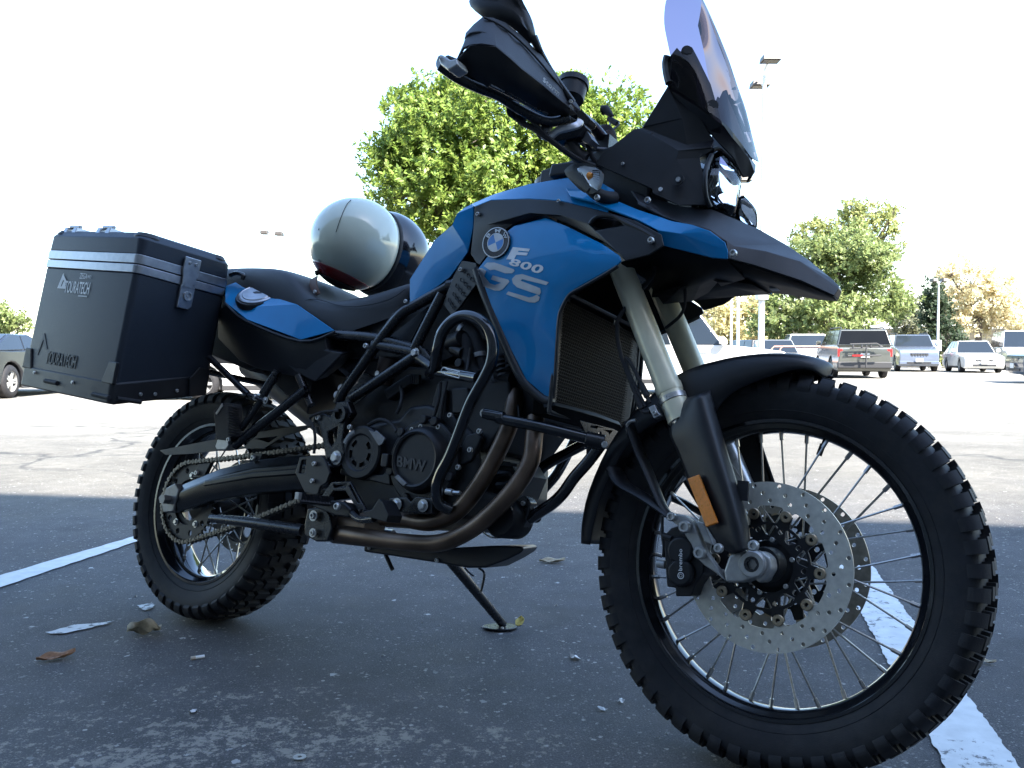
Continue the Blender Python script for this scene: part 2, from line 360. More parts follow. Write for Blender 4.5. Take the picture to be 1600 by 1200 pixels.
# cigarette end
b=MB(); b.lathe([(-.012,.0),(-.012,.0037),(.012,.0037),(.012,.0)],(0,0,0),(1,0,0),12)
o=b.build('cigarette_end',M_white2); o.scale=(1.3,1.15,1.15); o.location=Vector((-0.76,2.1534,0))+Vector((0,0,.004)); o.rotation_euler=(0,0,R(28)); tagp(o,'white cigarette stub lying on the asphalt in front of the rear wheel','cigarette')
f=MB(); f.lathe([(-.0122,0),(-.0122,.0039),(-.004,.0039)],(0,0,0),(1,0,0),12); f.build('filter_tip',mat('cork_paper',(.5,.42,.33),.8),o)
# washer
b=MB(); b.lathe([(0,.004),(0,.012),(.0015,.012),(.0015,.004)],(0,0,0),(0,0,1),20,closed=True); o=b.build('washer',M_alu); o.location=Vector((-0.388,1.6219,0))+Vector((0,0,.003)); tagp(o,'flat grey metal washer on the asphalt near the bottom edge','washer')
M_paper=mat('paper',(.6,.6,.6),.8)
for q,s,l in (((0.1537,2.1555,0),.022,'white crumpled paper scrap lying left of the front tyre'),((0.2349,1.8882,0),.014,'tiny upright white paper scrap nearest the front tyre'),((0.1886,1.8473,0),.013,'flat white paper scrap just left of the upright one'),((-0.6569,1.8312,0),.014,'square white paper scrap below the cigarette stub')):
    b=MB(); n=9; v=[(s*(.5+.5*random.random())*math.cos(6.283*k/n),s*.7*(.5+.5*random.random())*math.sin(6.283*k/n),random.random()*.5*s) for k in range(n)]+[(0,0,.45*s)]
    b.add(v,[(k,(k+1)%n,n) for k in range(n)]); o=b.build('paper_scrap',M_paper,smooth=0,solid=.0005); o.location=Vector(q)+Vector((0,0,.001)); o.rotation_euler=(0,0,random.random()*6); tagp(o,l,'paper scrap','scraps of paper on the asphalt')
# loose grit
b=MB()
for k in range(900):
    y=random.uniform(1.15,4.6); x=random.uniform(-.62,.62)*y; s=random.uniform(.0012,.0034)*(1 if random.random()<.93 else 1.8)
    rr=[random.uniform(.6,1.3)*s for _ in range(4)]
    b.add([(x-rr[0],y-s*.6,.0),(x+rr[1],y-s*.5,0),(x+rr[2],y+s*.7,0),(x-rr[3],y+s*.6,0),(x+random.uniform(-.3,.3)*s,y,s*random.uniform(.5,1.1))],[(0,1,4),(1,2,4),(2,3,4),(3,0,4)])
tagp(b.build('grit',mat('grit',(.27,.26,.24),.8,0,.5,900),smooth=0),kind='stuff')
# ---------------------------------------------------------------- the building behind the camera that shades the bay
M_stucco=mat('grey_stucco',(.135,.138,.145),.85,0,.08,3,.4,120); M_glassd=mat('dark_window_glass',(.03,.035,.04),.06,0,.05,2)
ex=Vector((.986,-.166,0)); en=Vector((.166,.986,0)); b0=Vector((-1.9,-2.3,0))
bd=empty('building',b0,(0,0,math.atan2(ex.y,ex.x)),'tall grey stucco building with dark windows behind the camera','building')
HB=10.65
b=MB(); b.box((2,-7,HB/2-.02),(60,14,HB)); b.build('wall',M_stucco,bd)
b=MB(); b.box((2,.04,HB-.3),(60.2,.2,.35)); b.build('cornice',M_white2,bd,bevel=.02)
wins=[(x,z) for z in (1.9,5.0,8.1) for x in range(-24,28,4)]
fm=MB(); fm.box((0,0,0),(2.1,.16,1.7)); gm=MB(); gm.box((0,.05,0),(1.9,.1,1.5))
fme=fm.mesh('window',M_white2); gme=gm.mesh('pane',M_glassd)
for x,z in wins:
    w=link('window',fme,bd,(x,.03,z)); link('pane',gme,w,(x,.06,z))
# ================================================================ MOTORCYCLE
BM=Matrix([[0.826584, 0.551053, 0.114452], [-0.562812, 0.809614, 0.166636], [-0.000837, -0.202154, 0.979353]]); BT=Vector((-0.8206,2.5226,0.3129)); BB=Vector((.79,0,-0.3155)); FA=Vector((1.578,0,0.042)); RF=0.3574; RR=0.3155
bike=empty('motorcycle',BM@BB+BT,BM,'blue and black adventure motorcycle leaning on its side stand in the shade','motorcycle'); ORG[bike.name]=BB
VD=Vector((.62,-.75,-.25)).normalized()      # outward side of the right-hand bodywork
def pb(name,mb,m,parent=None,**k): return mb.build(name,m,parent or bike,**k)
# shared bolt heads
b=MB(); b.lathe([(0,1.0),(.75,1.0),(1.0,.8),(1.0,.52),(.45,.5),(.45,0)],(0,0,0),(0,0,1),12); bolt_me=b.mesh('bolt',M_steel)
b=MB(); b.lathe([(0,1.45),(.12,1.45),(.14,1.0)],(0,0,0),(0,0,1),14); b.lathe([(.1,1.0),(.75,1.0),(.9,.82),(.9,0)],(0,0,0),(0,0,1),6); hex_me=b.mesh('bolt',M_steel,smooth=20)
def bolt(p,r,parent=None,ax=(0,-1,0),hexh=False,m=None):
    o=link('bolt',hex_me if hexh else bolt_me,parent or bike,p); o.scale=(r,r,r); o.rotation_euler=Vector(ax).to_track_quat('Z','Y').to_euler(); return o
def decal(name,parts,m,parent,target=None,lift=.0018,d=None):
    """thin print laid onto a panel: vertices dropped on the panel along d"""
    d=-(d or VD); mb=MB()
    bv=None
    if target is not None: bv=BVHTree.FromPolygons(target.v,target.f)
    for vv,ff in parts:
        if bv:
            bm=bmesh.new(); me=bpy.data.meshes.new('d'); me.from_pydata([tuple(q) for q in vv],[],ff); bm.from_mesh(me); bpy.data.meshes.remove(me)
            bmesh.ops.triangulate(bm,faces=bm.faces)
            for _ in range(4):
                ed=[e for e in bm.edges if e.calc_length()>.005]
                if not ed: break
                bmesh.ops.subdivide_edges(bm,edges=ed,cuts=1); bmesh.ops.triangulate(bm,faces=[f for f in bm.faces if len(f.verts)>3])
            bm.verts.index_update(); vv=[q.co.copy() for q in bm.verts]; ff=[[q.index for q in f.verts] for f in bm.faces]; bm.free()
        out=[]
        for q in vv:
            q=Vector(q)
            if bv:
                h=bv.ray_cast(q-d*.25,d)
                if h[0] is not None: q=h[0]
            out.append(q-d*lift)
        mb.add(out,ff)
    return mb.build(name,m,parent,smooth=60,recalc=False)
def tess(poly,n=0):
    m=MB(); P=[Vector(p) for p in poly]; c=sum(P,Vector())/len(P)
    a,u,w=basis((P[1]-P[0]).cross(P[2]-P[0]) if len(P)>2 else (0,1,0))
    m.plate([[((p-c).dot(u),(p-c).dot(w)) for p in P]],0,lambda x,y,z:c+u*x+w*y); 
    # keep original heights
    v=[]
    for q in m.v:
        k=min(range(len(P)),key=lambda i:(Vector(q)-P[i]).length); v.append(P[k])
    return v,m.f
# ---------------------------------------------------------------- wheels
def arcp(cy,cr,ry,rr,a0,a1,n): return [(cy+ry*math.cos(R(a0+(a1-a0)*i/n)),cr+rr*math.sin(R(a0+(a1-a0)*i/n))) for i in range(n+1)]
def tyre_mesh(Rt,w,bead,by,nk,center,seed):
    rd=random.Random(seed); m=MB(); crown=Rt-.013; mid=bead+(Rt-bead)*.5
    prof=[(-by,bead),(-by-.004,bead+.006),(-w*.93,mid-.012),(-w*.985,mid+.004),(-w*.97,mid+.016)]
    for k in range(9):
        a=math.pi*(k+1)/10; prof.append((-math.cos(a)*w*.93,mid+.018+(crown-mid-.018)*math.sin(a)**.75))
    prof+=[(w*.97,mid+.016),(w*.985,mid+.004),(w*.93,mid-.012),(by+.004,bead+.006),(by,bead)]
    prof+=[(by-.006,bead+.02),(-by+.006,bead+.02)]
    m.lathe(prof,(0,0,0),(0,1,0),72,closed=True)
    # bead rib
    for s in(-1,1): m.lathe([(s*(by+.003),bead+.012),(s*(by+.0085),bead+.0155),(s*(by+.0075),bead+.017),(s*(by+.003),bead+.017)],(0,0,0),(0,1,0),72,closed=True)
    def blk(poly,a,ln,skew=0):
        v=[]
        for e in(-1,1):
            for (y,r) in poly:
                t=a+e*ln/2/Rt+skew*y; taper=.0008
                v.append((math.cos(t)*r,y,math.sin(t)*r))
        n=len(poly); m.add(v,[tuple(range(n)),tuple(range(2*n-1,n-1,-1))]+[(i,(i+1)%n,n+(i+1)%n,n+i) for i in range(n)])
    pit=2*math.pi/nk; L=Rt*pit
    for k in range(nk):
        a=k*pit
        for s in(-1,1):
            j=rd.uniform(-.0006,.0006)
            inner=[(s*w*.36,Rt+j),(s*w*.64,Rt-.002+j),(s*w*.66,crown-.012),(s*w*.36,crown-.006)]
            outer=[(s*w*.71,Rt-.004+j),(s*w*.93,Rt-.012+j),(s*w*1.03,Rt-.022+j),(s*w*1.045,mid+.014),(s*w*.97,mid+.006),(s*w*.70,crown-.014)]
            off=.5*pit if s>0 else 0
            blk(inner,a+off+.12*pit,L*.56); blk(outer,a+off,L*.60)
        if center:
            blk([(-w*.27,Rt),(w*.27,Rt),(w*.27,crown-.004),(-w*.27,crown-.004)],a+.3*pit,L*.5)
    return m
def spoke_set(wheel,C,n,rh,fy,rn,ny,delta,r,m,nip):
    base=None
    for i in range(n):
        a=2*math.pi*i/n+.04; side=-1 if i%2 else 1; dr=1 if (i//2)%2 else -1; h=a+dr*delta
        p0=Vector((rh*math.cos(h),side*fy,rh*math.sin(h))); p1=Vector((rn*math.cos(a),side*ny,rn*math.sin(a)))
        mb=MB(); q=p0.lerp(p1,.925); mb.tube([p0,p1],r,6,1); mb.tube([q,p1],r*1.9,6,1)
        mb.build('spoke',m,wheel,org=C,smooth=60) if False else None
        me=mb.mesh('spoke',m); link('spoke',me,wheel,C)
# front wheel
C=FA
b=MB(); bd_=.2695
b.lathe([(-.030,bd_+.002),(-.034,bd_),(-.034,bd_-.006),(-.029,bd_-.009),(-.026,bd_-.016),(-.018,bd_-.021),(0,bd_-.023),(.018,bd_-.021),(.026,bd_-.016),(.029,bd_-.009),(.034,bd_-.006),(.034,bd_),(.030,bd_+.002),(.02,bd_-.004),(0,bd_-.012),(-.02,bd_-.004)],(0,0,0),(0,1,0),96,closed=True)
fw=link('front_wheel',b.mesh('front_wheel',M_gloss),bike,C)
link('tyre',tyre_mesh(RF,.049,bd_,.032,56,True,1).mesh('tyre',M_rubber,smooth=35),fw,C)
spoke_set(fw,C,36,.040,.036,bd_-.020,.008,R(48),.0021,M_spoke,None)
b=MB(); b.lathe([(-.052,.020),(-.052,.034),(-.044,.046),(-.036,.048),(-.030,.042),(-.022,.030),(.022,.030),(.030,.042),(.036,.048),(.044,.046),(.052,.034),(.052,.02)],(0,0,0),(0,1,0),40)
link('hub',b.mesh('hub',M_engine),fw,C)
def ring_disc(C,y,parent,holes,Ro,Ri,th,m,name,scallop=10,amp=.004,ang=0.0):
    outer=circle((0,0),Ro,96); inner=[]
    for i in range(200):
        t=2*math.pi*i/200; dt=((t*scallop/(2*math.pi))%1.0); dt=min(dt,1-dt)*2*math.pi/scallop
        r=Ri-amp*math.exp(-(dt/.085)**4); inner.append((r*math.cos(t),r*math.sin(t)))
    hs=[]
    for k in range(holes):
        t=2*math.pi*k/holes; r=[Ri+.009,(Ri+Ro)/2+.001,Ro-.0065][k%3]; hs.append(circle((r*math.cos(t+.02),r*math.sin(t+.02)),.0040,9))
    mb=MB(); mb.plate([outer,inner]+hs,th,lambda u,v,w:Vector((u,y+w,v)))
    return link(name,mb.mesh(name,m,smooth=25),parent,C)
def carrier(C,y,parent,n=10):
    out=[]
    for i in range(200):
        t=2*math.pi*i/200; c=math.cos(n*t); r=.0870+.0115*(1 if c>.6 else (-.75 if c<.2 else (c-.2)/.4*1.75-.75)); out.append((r*math.cos(t),r*math.sin(t)))
    hs=[circle((0,0),.047,40)]
    for k in range(n):
        t=2*math.pi*(k+.5)/n; u=(math.cos(t),math.sin(t)); w=(-u[1],u[0])
        tri=[(.073,-.0125),(.073,.0125),(.070,.0155),(.056,.006),(.054,0),(.056,-.006),(.070,-.0155)]
        hs.append([(u[0]*a+w[0]*c,u[1]*a+w[1]*c) for a,c in tri])
        t=2*math.pi*k/n; hs.append(circle((.066*math.cos(t),.066*math.sin(t)),.005,10))
    mb=MB(); mb.plate([out]+hs,.006,lambda u,v,w:Vector((u,y+w,v)))
    o=link('disc_carrier',mb.mesh('disc_carrier',M_engine,smooth=25),parent,C)
    return o
bob=MB(); bob.lathe([(-.006,.0034),(-.006,.0078),(-.0045,.0092),(-.003,.0092),(-.003,.0068),(.005,.0068),(.005,.0034)],(0,0,0),(0,1,0),16,closed=True); bob_me=bob.mesh('bobbin',mat('bobbin_brass',(.36,.29,.20),.4,.8,.15,80))
for s in(-1,1):
    ring_disc(C,s*.0634,fw,60,.150,.1075,.0045,M_disc if s<0 else M_disc2,'brake_disc',10,.0115,.0)
    carrier(C,s*.0600,fw)
    for k in range(10):
        t=2*math.pi*k/10; q=Vector((.0945*math.cos(t),s*.0634,.0945*math.sin(t))); o=link('bobbin',bob_me,fw,C+q); o.scale=(1.15,-s,1.15) if s>0 else (1.15,1,1.15)
    if s<0:
        for k in range(6):
            t=2*math.pi*(k+.35)/6; bolt(C+Vector((.048*math.cos(t),-.0635,.048*math.sin(t))),.0045,fw)
b=MB(); t=R(74); u=Vector((math.cos(t),0,math.sin(t))); b.tube([u*(bd_-.02),u*(bd_-.045)],.0035,8,1); b.tube([u*(bd_-.030),u*(bd_-.052)],.0055,8,1)
link('valve_stem',b.mesh('valve_stem',M_rubber),fw,C)
# rear wheel
C=Vector((0,0,0)); br=.222
b=MB()
b.lathe([(-.052,br+.002),(-.057,br),(-.057,br-.007),(-.051,br-.010),(-.046,br-.018),(-.030,br-.026),(0,br-.029),(.030,br-.026),(.046,br-.018),(.051,br-.010),(.057,br-.007),(.057,br),(.052,br+.002),(.03,br-.006),(0,br-.016),(-.03,br-.006)],(0,0,0),(0,1,0),80,closed=True)
rw=link('rear_wheel',b.mesh('rear_wheel',M_gloss),bike,C)
link('tyre',tyre_mesh(RR,.074,br,.055,46,True,2).mesh('tyre',M_rubber,smooth=35),rw,C)
spoke_set(rw,C,32,.052,.046,br-.026,.014,R(52),.0023,M_spoke,None)
b=MB(); b.lathe([(-.07,.022),(-.07,.05),(-.056,.058),(-.046,.058),(-.036,.04),(.036,.04),(.046,.058),(.056,.058),(.07,.04),(.07,.022)],(0,0,0),(0,1,0),36); link('hub',b.mesh('hub',M_engine),rw,C)
ring_disc(C,.078,rw,48,.1325,.100,.005,M_disc2,'brake_disc',8,.004)
carb=MB(); carb.plate([circle((0,0),.104,48)]+[circle((0,0),.05,24)]+[circle((.078*math.cos(R(60*k)),.078*math.sin(R(60*k))),.018,14) for k in range(6)],.005,lambda u,v,w:Vector((u,.077+w,v))); link('disc_carrier',carb.mesh('disc_carrier',M_engine,smooth=25),rw,C)
# sprocket and chain
YC=-.104
def gear(n,r,d=.006):
    out=[]
    for k in range(n):
        for f,q in((0,r-d),(.28,r-d*.9),(.45,r+d*.7),(.55,r+d*.7),(.72,r-d*.9)):
            t=2*math.pi*(k+f)/n; out.append((q*math.cos(t),q*math.sin(t)))
    return out
b=MB(); b.plate([gear(42,.107)]+[circle((0,0),.062,32)]+[circle((.086*math.cos(R(36*k)),.086*math.sin(R(36*k))),.008,12) for k in range(10)],.006,lambda u,v,w:Vector((u,YC+w,v)))
b.lathe([(-.1,.05),(-.1,.071),(-.094,.071),(-.094,.05)],(0,0,0),(0,1,0),30,closed=True)
sp_=link('rear_sprocket',b.mesh('rear_sprocket',mat('sprocket_steel',(.035,.034,.033),.5,.5,.2,90,dust=.05),smooth=25),rw,C)
for k in range(5): t=R(72*k+20); bolt((.071*math.cos(t),YC-.003,.071*math.sin(t)),.0065,rw,hexh=True)
FS=Vector((.621,YC,.174)); r1,r2=.108,.036
dv=Vector((FS.x,FS.z)); D_=dv.length; th=math.atan2(dv.y,dv.x); al=math.acos((r1-r2)/D_)
path=[]
A1=th+al; A2=th-al
# upper run: tangent at angle th+al on both
for k in range(0,41): t=A1+(2*math.pi-2*al)*k/40; path.append((r1*math.cos(t),r1*math.sin(t)))
sag=lambda f:-.012*math.sin(math.pi*f)
p0=path[-1]; q0=(FS.x+r2*math.cos(A2),FS.z+r2*math.sin(A2))
for k in range(1,20): f=k/20; path.append((p0[0]+(q0[0]-p0[0])*f,p0[1]+(q0[1]-p0[1])*f+sag(f)))
for k in range(0,17): t=A2+(2*al)*k/16; path.append((FS.x+r2*math.cos(t),FS.z+r2*math.sin(t)))
p0=path[-1]; q0=path[0]
for k in range(1,20): f=k/20; path.append((p0[0]+(q0[0]-p0[0])*f,p0[1]+(q0[1]-p0[1])*f+sag(f)*.4))
P_=[Vector((x,0,z)) for x,z in path]; P_.append(P_[0]); cum=[0]
for i in range(len(P_)-1): cum.append(cum[-1]+(P_[i+1]-P_[i]).length)
def at(s):
    s%=cum[-1]
    i=max(k for k in range(len(cum)) if cum[k]<=s); i=min(i,len(P_)-2); return P_[i].lerp(P_[i+1],(s-cum[i])/(cum[i+1]-cum[i]))
n=round(cum[-1]/.01588); n+=n%2; pitch=cum[-1]/n
b=MB()
for i in range(n):
    a=at(i*pitch); c=at((i+1)*pitch); u=(c-a).normalized(); w=Vector((-u.z,0,u.x)); off=.0095 if i%2 else .0075
    for s in(-1,1):
        out=[]
        for cc,sg in((a,-1),(c,1)):
            for ang in(-90,-45,0,45,90): out.append(cc+u*(sg*.0068*math.cos(R(ang)))+w*(.0068*math.sin(R(ang))*sg))
        mid=(a+c)/2; out.insert(5,mid-w*.0+w*.0045); out.append(mid-w*.0045)
        b.prism([q+Vector((0,YC+s*off-.0008,0)) for q in out],(0,.0016,0))
    b.tube([a+Vector((0,YC-.0115,0)),a+Vector((0,YC+.0115,0))],.0026,8,1)
    b.tube([a+Vector((0,YC-.007,0)),a+Vector((0,YC+.007,0))],.005,8,1)
pb('chain',b,mat('chain_steel',(.15,.14,.125),.42,.85,.3,150,dust=.1),smooth=30)
# ---------------------------------------------------------------- swingarm and its fittings
def beam(sts,name,m,parent=None,bev=.006,**k):
    """stations: (x, ztop, zbot, yout, yin)"""
    b=MB(); b.loft([[(x,yo,zb),(x,yo,zt),(x,yi,zt),(x,yi,zb)] for x,zt,zb,yo,yi in sts]); return pb(name,b,m,parent,bevel=bev,bseg=3,**k)
b=MB(); b.loft([[(x,yo+.006,zb),(x,yo,zb+.02),(x,yo,zt-.026),(x,yo+.016,zt),(x,yi,zt),(x,yi,zb)] for x,zt,zb,yo,yi in [(-.03,.035,-.03,-.142,-.112),(.0,.05,-.03,-.142,-.112),(.13,.098,.012,-.142,-.108),(.28,.135,.045,-.140,-.10),(.42,.155,.066,-.138,-.09),(.56,.165,.085,-.135,-.085),(.60,.16,.1,-.13,-.085)]]); sw=pb('swingarm',b,M_arm,bevel=.004,bseg=3)
b=MB(); b.loft([[(x,.142,zb),(x,.142,zt),(x,.11,zt),(x,.11,zb)] for x,zt,zb in((-.05,.035,-.03),(.13,.09,.012),(.42,.15,.066),(.6,.16,.1))]); b.box((.5,0,.12),(.12,.22,.07)); pb('swingarm_arm',b,M_arm,sw,bevel=.006)
# raised rib and groove line along the arm
b=MB(); b.loft([[(x,-.1445,z-.006),(x,-.1445,z+.006),(x,-.14,z+.009),(x,-.14,z-.009)] for x,z in((.10,.055),(.28,.092),(.45,.115),(.55,.125))]); pb('swingarm_rib',b,M_arm,sw,bevel=.002)
b=MB(); b.prism([(-.066,-.146,-.008),(-.054,-.146,.030),(-.018,-.146,.046),(.002,-.146,.030),(-.008,-.146,-.030),(-.050,-.146,-.036)],(0,.036,0)); ad=pb('axle_adjuster',b,M_dull,sw,bevel=.003)
b=MB(); b.lathe([(0,.0),(0,.013),(.02,.013),(.02,0)],(-.035,-.166,.0),(0,1,0),6); b.tube([(-.06,-.135,.0),(-.085,-.135,.0)],.006,8,1); b.lathe([(0,0),(0,.0095),(.008,.0095),(.008,0)],(-.08,-.135,0),(1,0,0),6); pb('axle_nut',b,M_dull,sw,smooth=25)
b=MB(); b.plate([[(q[0],q[2]) for q in [(-0.1474,-0.118,0.1296),(-0.0262,-0.118,0.1529),(0.0748,-0.118,0.1725),(0.1137,-0.118,0.1736),(0.2063,-0.118,0.1628),(0.2608,-0.118,0.2043),(0.3501,-0.118,0.2196),(0.426,-0.118,0.2297),(0.4281,-0.118,0.2198),(0.3422,-0.118,0.1962),(0.2837,-0.118,0.1626),(0.2075,-0.118,0.1576),(0.1488,-0.118,0.1476),(0.1014,-0.118,0.1444),(-0.0197,-0.118,0.128),(-0.1173,-0.118,0.1187)]],[(q[0],q[2]) for q in [(0.2423,-0.118,0.1858),(0.329,-0.118,0.1972),(0.2979,-0.118,0.1785)]]],.003,lambda u,v,w:Vector((u,-.118+w,v)))
b.prism([(-0.1474,-0.118,0.1296),(0.0748,-0.118,0.1725),(0.3501,-0.118,0.2196),(0.426,-0.118,0.2297)],(0,.045,.004)); pb('chain_guard',b,M_plastic,sw,smooth=25)
b=MB(); b.prism([(0.0017,-0.112,0.0636),(0.024,-0.112,0.1054),(0.0747,-0.112,0.1123),(0.0532,-0.112,0.0695)],(0,.012,0)); cs=pb('chain_slider',b,M_plastic,sw,bevel=.003); bolt((0.0258,-0.113,0.0799),.007,cs); 
b=MB(); b.prism([(0.2371,-0.125,0.1259),(0.2524,-0.125,0.1482),(0.2881,-0.125,0.1491),(0.2808,-0.125,0.1321)],(0,.02,0)); o=pb('chain_slider',b,M_plastic,sw,bevel=.002); bolt((0.2587,-0.126,0.1358),.007,o)
# ---------------------------------------------------------------- frame
FT=.0125
b=MB()
b.tube([(0.8474,-0.13,0.5761),(0.8271,-0.13,0.5653),(0.7464,-0.14,0.5218),(0.7133,-0.148,0.5002),(0.6778,-0.15,0.4604),(0.6435,-0.15,0.417),(0.6024,-0.148,0.3642),(0.5619,-0.145,0.3153),(0.5433,-0.14,0.2876)],FT,12,8)
b.tube([(0.8201,-0.14,0.5455),(0.7919,-0.145,0.4782),(0.7664,-0.148,0.4177)],FT,12)
b.tube([(0.7712,-0.15,0.3996),(0.7124,-0.15,0.3656),(0.6532,-0.15,0.3317),(0.59,-0.145,0.3)],FT,12)
b.tube([(0.6397,-0.148,0.4278),(0.701,-0.148,0.4198),(0.7663,-0.148,0.4099)],FT*.95,12)
b.tube([(0.7661,-0.145,0.405),(0.8146,-0.15,0.3825),(0.8445,-0.16,0.3659)],FT,12)
b.tube([(0.8271,-0.13,0.5653),(1.0,-.10,.60),(1.16,-.06,.72)],.017,12)
b.tube([(0.7705,-0.14,0.4169),(0.6395,-0.145,0.4436),(0.4728,-0.15,0.454),(0.3715,-0.15,0.4685),(0.1637,-0.14,0.5079)],.0125,12)
b.mirror()
b.tube([(1.14,0,.78),(1.23,0,.60)],.032,16,1)
fr=pb('frame',b,M_tube)
b=MB(); b.prism([(0.7539,-0.152,0.4191),(0.7839,-0.152,0.4257),(0.8036,-0.152,0.4082),(0.8152,-0.152,0.3886),(0.8341,-0.152,0.3737),(0.8335,-0.152,0.3607),(0.8032,-0.152,0.3776),(0.7677,-0.152,0.3881)],(0,.012,0)); o=pb('gusset_plate',b,M_tube,fr,bevel=.002)
bolt((0.7765,-0.156,0.4061),.0085,fr,hexh=True); bolt((0.6339,-0.165,0.4203),.0065,fr); bolt((0.7242,-0.15,0.5283),.005,fr); bolt((0.6767,-0.14,0.45),.004,fr); bolt((0.8263,-0.15,0.4254),.005,fr); bolt((0.9016,-0.22,0.4501),.004,fr)
# footrest hanger casting
b=MB()
b.plate([[(q[0],q[2]) for q in [(0.4874,-0.155,0.2532),(0.5162,-0.155,0.2587),(0.5451,-0.155,0.2515),(0.5578,-0.155,0.2858),(0.5916,-0.155,0.2898),(0.6119,-0.155,0.2628),(0.5936,-0.155,0.2398),(0.594,-0.155,0.1983),(0.606,-0.155,0.1661),(0.5982,-0.155,0.1381),(0.5767,-0.155,0.131),(0.5501,-0.155,0.1484),(0.5286,-0.155,0.1972),(0.5061,-0.155,0.2299),(0.4852,-0.155,0.2345)]],[(q[0],q[2]) for q in [(0.5429,-0.155,0.2135),(0.573,-0.155,0.2276),(0.5746,-0.155,0.1999),(0.5613,-0.155,0.1797),(0.549,-0.155,0.1928)]]],.022,lambda u,v,w:Vector((u,-.150+w,v)))
hg=pb('footrest_hanger',b,M_tube,bevel=.003)
bolt((0.5081,-0.162,0.246),.0065,hg); bolt((0.5845,-0.162,0.1556),.0115,hg,hexh=True); bolt((0.6163,-0.162,0.2295),.006,hg)
b=MB(); b.lathe([(-.006,.013),(-.006,.021),(.004,.021),(.004,.013)],(0.5809,-0.165,0.2572),(0,1,0),20,closed=True); b.lathe([(0,0),(0,.013)],(0.5739,-0.158,0.2579),(0,1,0),20); pb('frame_bush',b,M_tube,hg)
b=MB(); b.tube([(0.5181,-0.17,0.1598),(0.5144,-0.17,0.1973),(0.5002,-0.17,0.2275),(0.488,-0.17,0.2382),(0.4903,-0.17,0.2469),(0.5312,-0.17,0.2599),(0.5805,-0.17,0.2648)],.0035,8,8); pb('brake_line',b,M_grip,hg)
# passenger footrest stays and luggage rack
b=MB()
b.tube([(0.4598,-0.17,0.3123),(0.3809,-0.185,0.2467),(0.3037,-0.195,0.1884),(0.2683,-0.2,0.159)],.0115,12)
b.tube([(0.4156,-0.16,0.3474),(0.4701,-0.155,0.2758)],.010,10)
b.tube([(0.3546,-0.18,0.3399),(0.3107,-0.19,0.2536),(0.2565,-0.2,0.1743)],.0095,10)
b.tube([(0.0922,-0.185,0.3855),(0.1818,-0.185,0.3384),(0.272,-0.185,0.2909)],.0085,10)
b.tube([(-0.0114,-0.1,0.3593),(0.0756,-0.08,0.3495),(0.1949,-0.06,0.3352)],.0085,10)
b.tube([(0.3478,-0.17,0.3551),(0.3202,-0.182,0.2929)],.0105,10)
lr=pb('luggage_rack',b,M_tube)
b=MB(); b.tube([(0.2937,-0.196,0.2887),(0.364,-0.196,0.2745)],.012,10,1,flat=.5); o=pb('rack_clamp',b,M_tube,lr)
for q in((0.3206,-0.203,0.2841),(0.36,-0.203,0.2764)):
    w=MB(); w.lathe([(0,.0045),(0,.0085),(-.002,.0085),(-.002,.0045)],q,(0,1,0),18,closed=True); w.build('washer',M_steel,lr); bolt(Vector(q)+Vector((0,-.001,0)),.0045,lr)
b=MB(); b.prism([(0.1931,-0.222,0.2413),(0.2214,-0.222,0.2626),(0.2624,-0.222,0.263),(0.2703,-0.222,0.2472),(0.2877,-0.222,0.1841),(0.2605,-0.222,0.1692),(0.2206,-0.222,0.1706)],(0,.03,0))
pgp=pb('passenger_footrest',b,M_grip,bevel=.003)
rb=MB()
for k in range(11): z0=Vector((0.2704,-0.225,0.2521)).lerp(Vector((0.2867,-0.225,0.1837)),k/10); rb.box(z0,(.010,.034,.0045))
rb.build('tread_rib',M_grip,pgp,bevel=.001)
b=MB(); b.prism([(0.2166,-0.218,0.1526),(0.2221,-0.218,0.1712),(0.2557,-0.218,0.1753),(0.2677,-0.218,0.1595),(0.2569,-0.218,0.1466),(0.2245,-0.218,0.1445)],(0,.026,0)); pb('peg_root',b,M_alu,pgp,bevel=.002); bolt((0.2697,-0.22,0.1716),.006,pgp)
b=MB(); b.prism([(0.206,-0.2245,0.236),(0.2248,-0.2245,0.2612),(0.2285,-0.2245,0.2532),(0.2106,-0.2245,0.2308)],(0,.006,0)); pb('peg_tip',b,M_alu,pgp)
# ---------------------------------------------------------------- heel guard, footrest, brake pedal, centre stand
b=MB(); b.plate([[(q[0],q[2]) for q in [(0.483,-0.176,0.1484),(0.5521,-0.176,0.1579),(0.5633,-0.176,0.1499),(0.5886,-0.176,0.1191),(0.5816,-0.176,0.0968),(0.5644,-0.176,0.0871),(0.5604,-0.176,0.0691),(0.5477,-0.176,0.0652),(0.5159,-0.176,0.0677),(0.4751,-0.176,0.11)]],[(q[0],q[2]) for q in [(0.4905,-0.176,0.1414),(0.5053,-0.176,0.143),(0.5077,-0.176,0.1126),(0.4884,-0.176,0.1097),(0.4886,-0.176,0.1278)]]],.008,lambda u,v,w:Vector((u,-.176+w,v)))
hgd=pb('heel_guard',b,M_panel,bevel=.0018); bolt((0.5382,-0.182,0.1359),.0058,hgd); bolt((0.5402,-0.182,0.096),.0058,hgd)
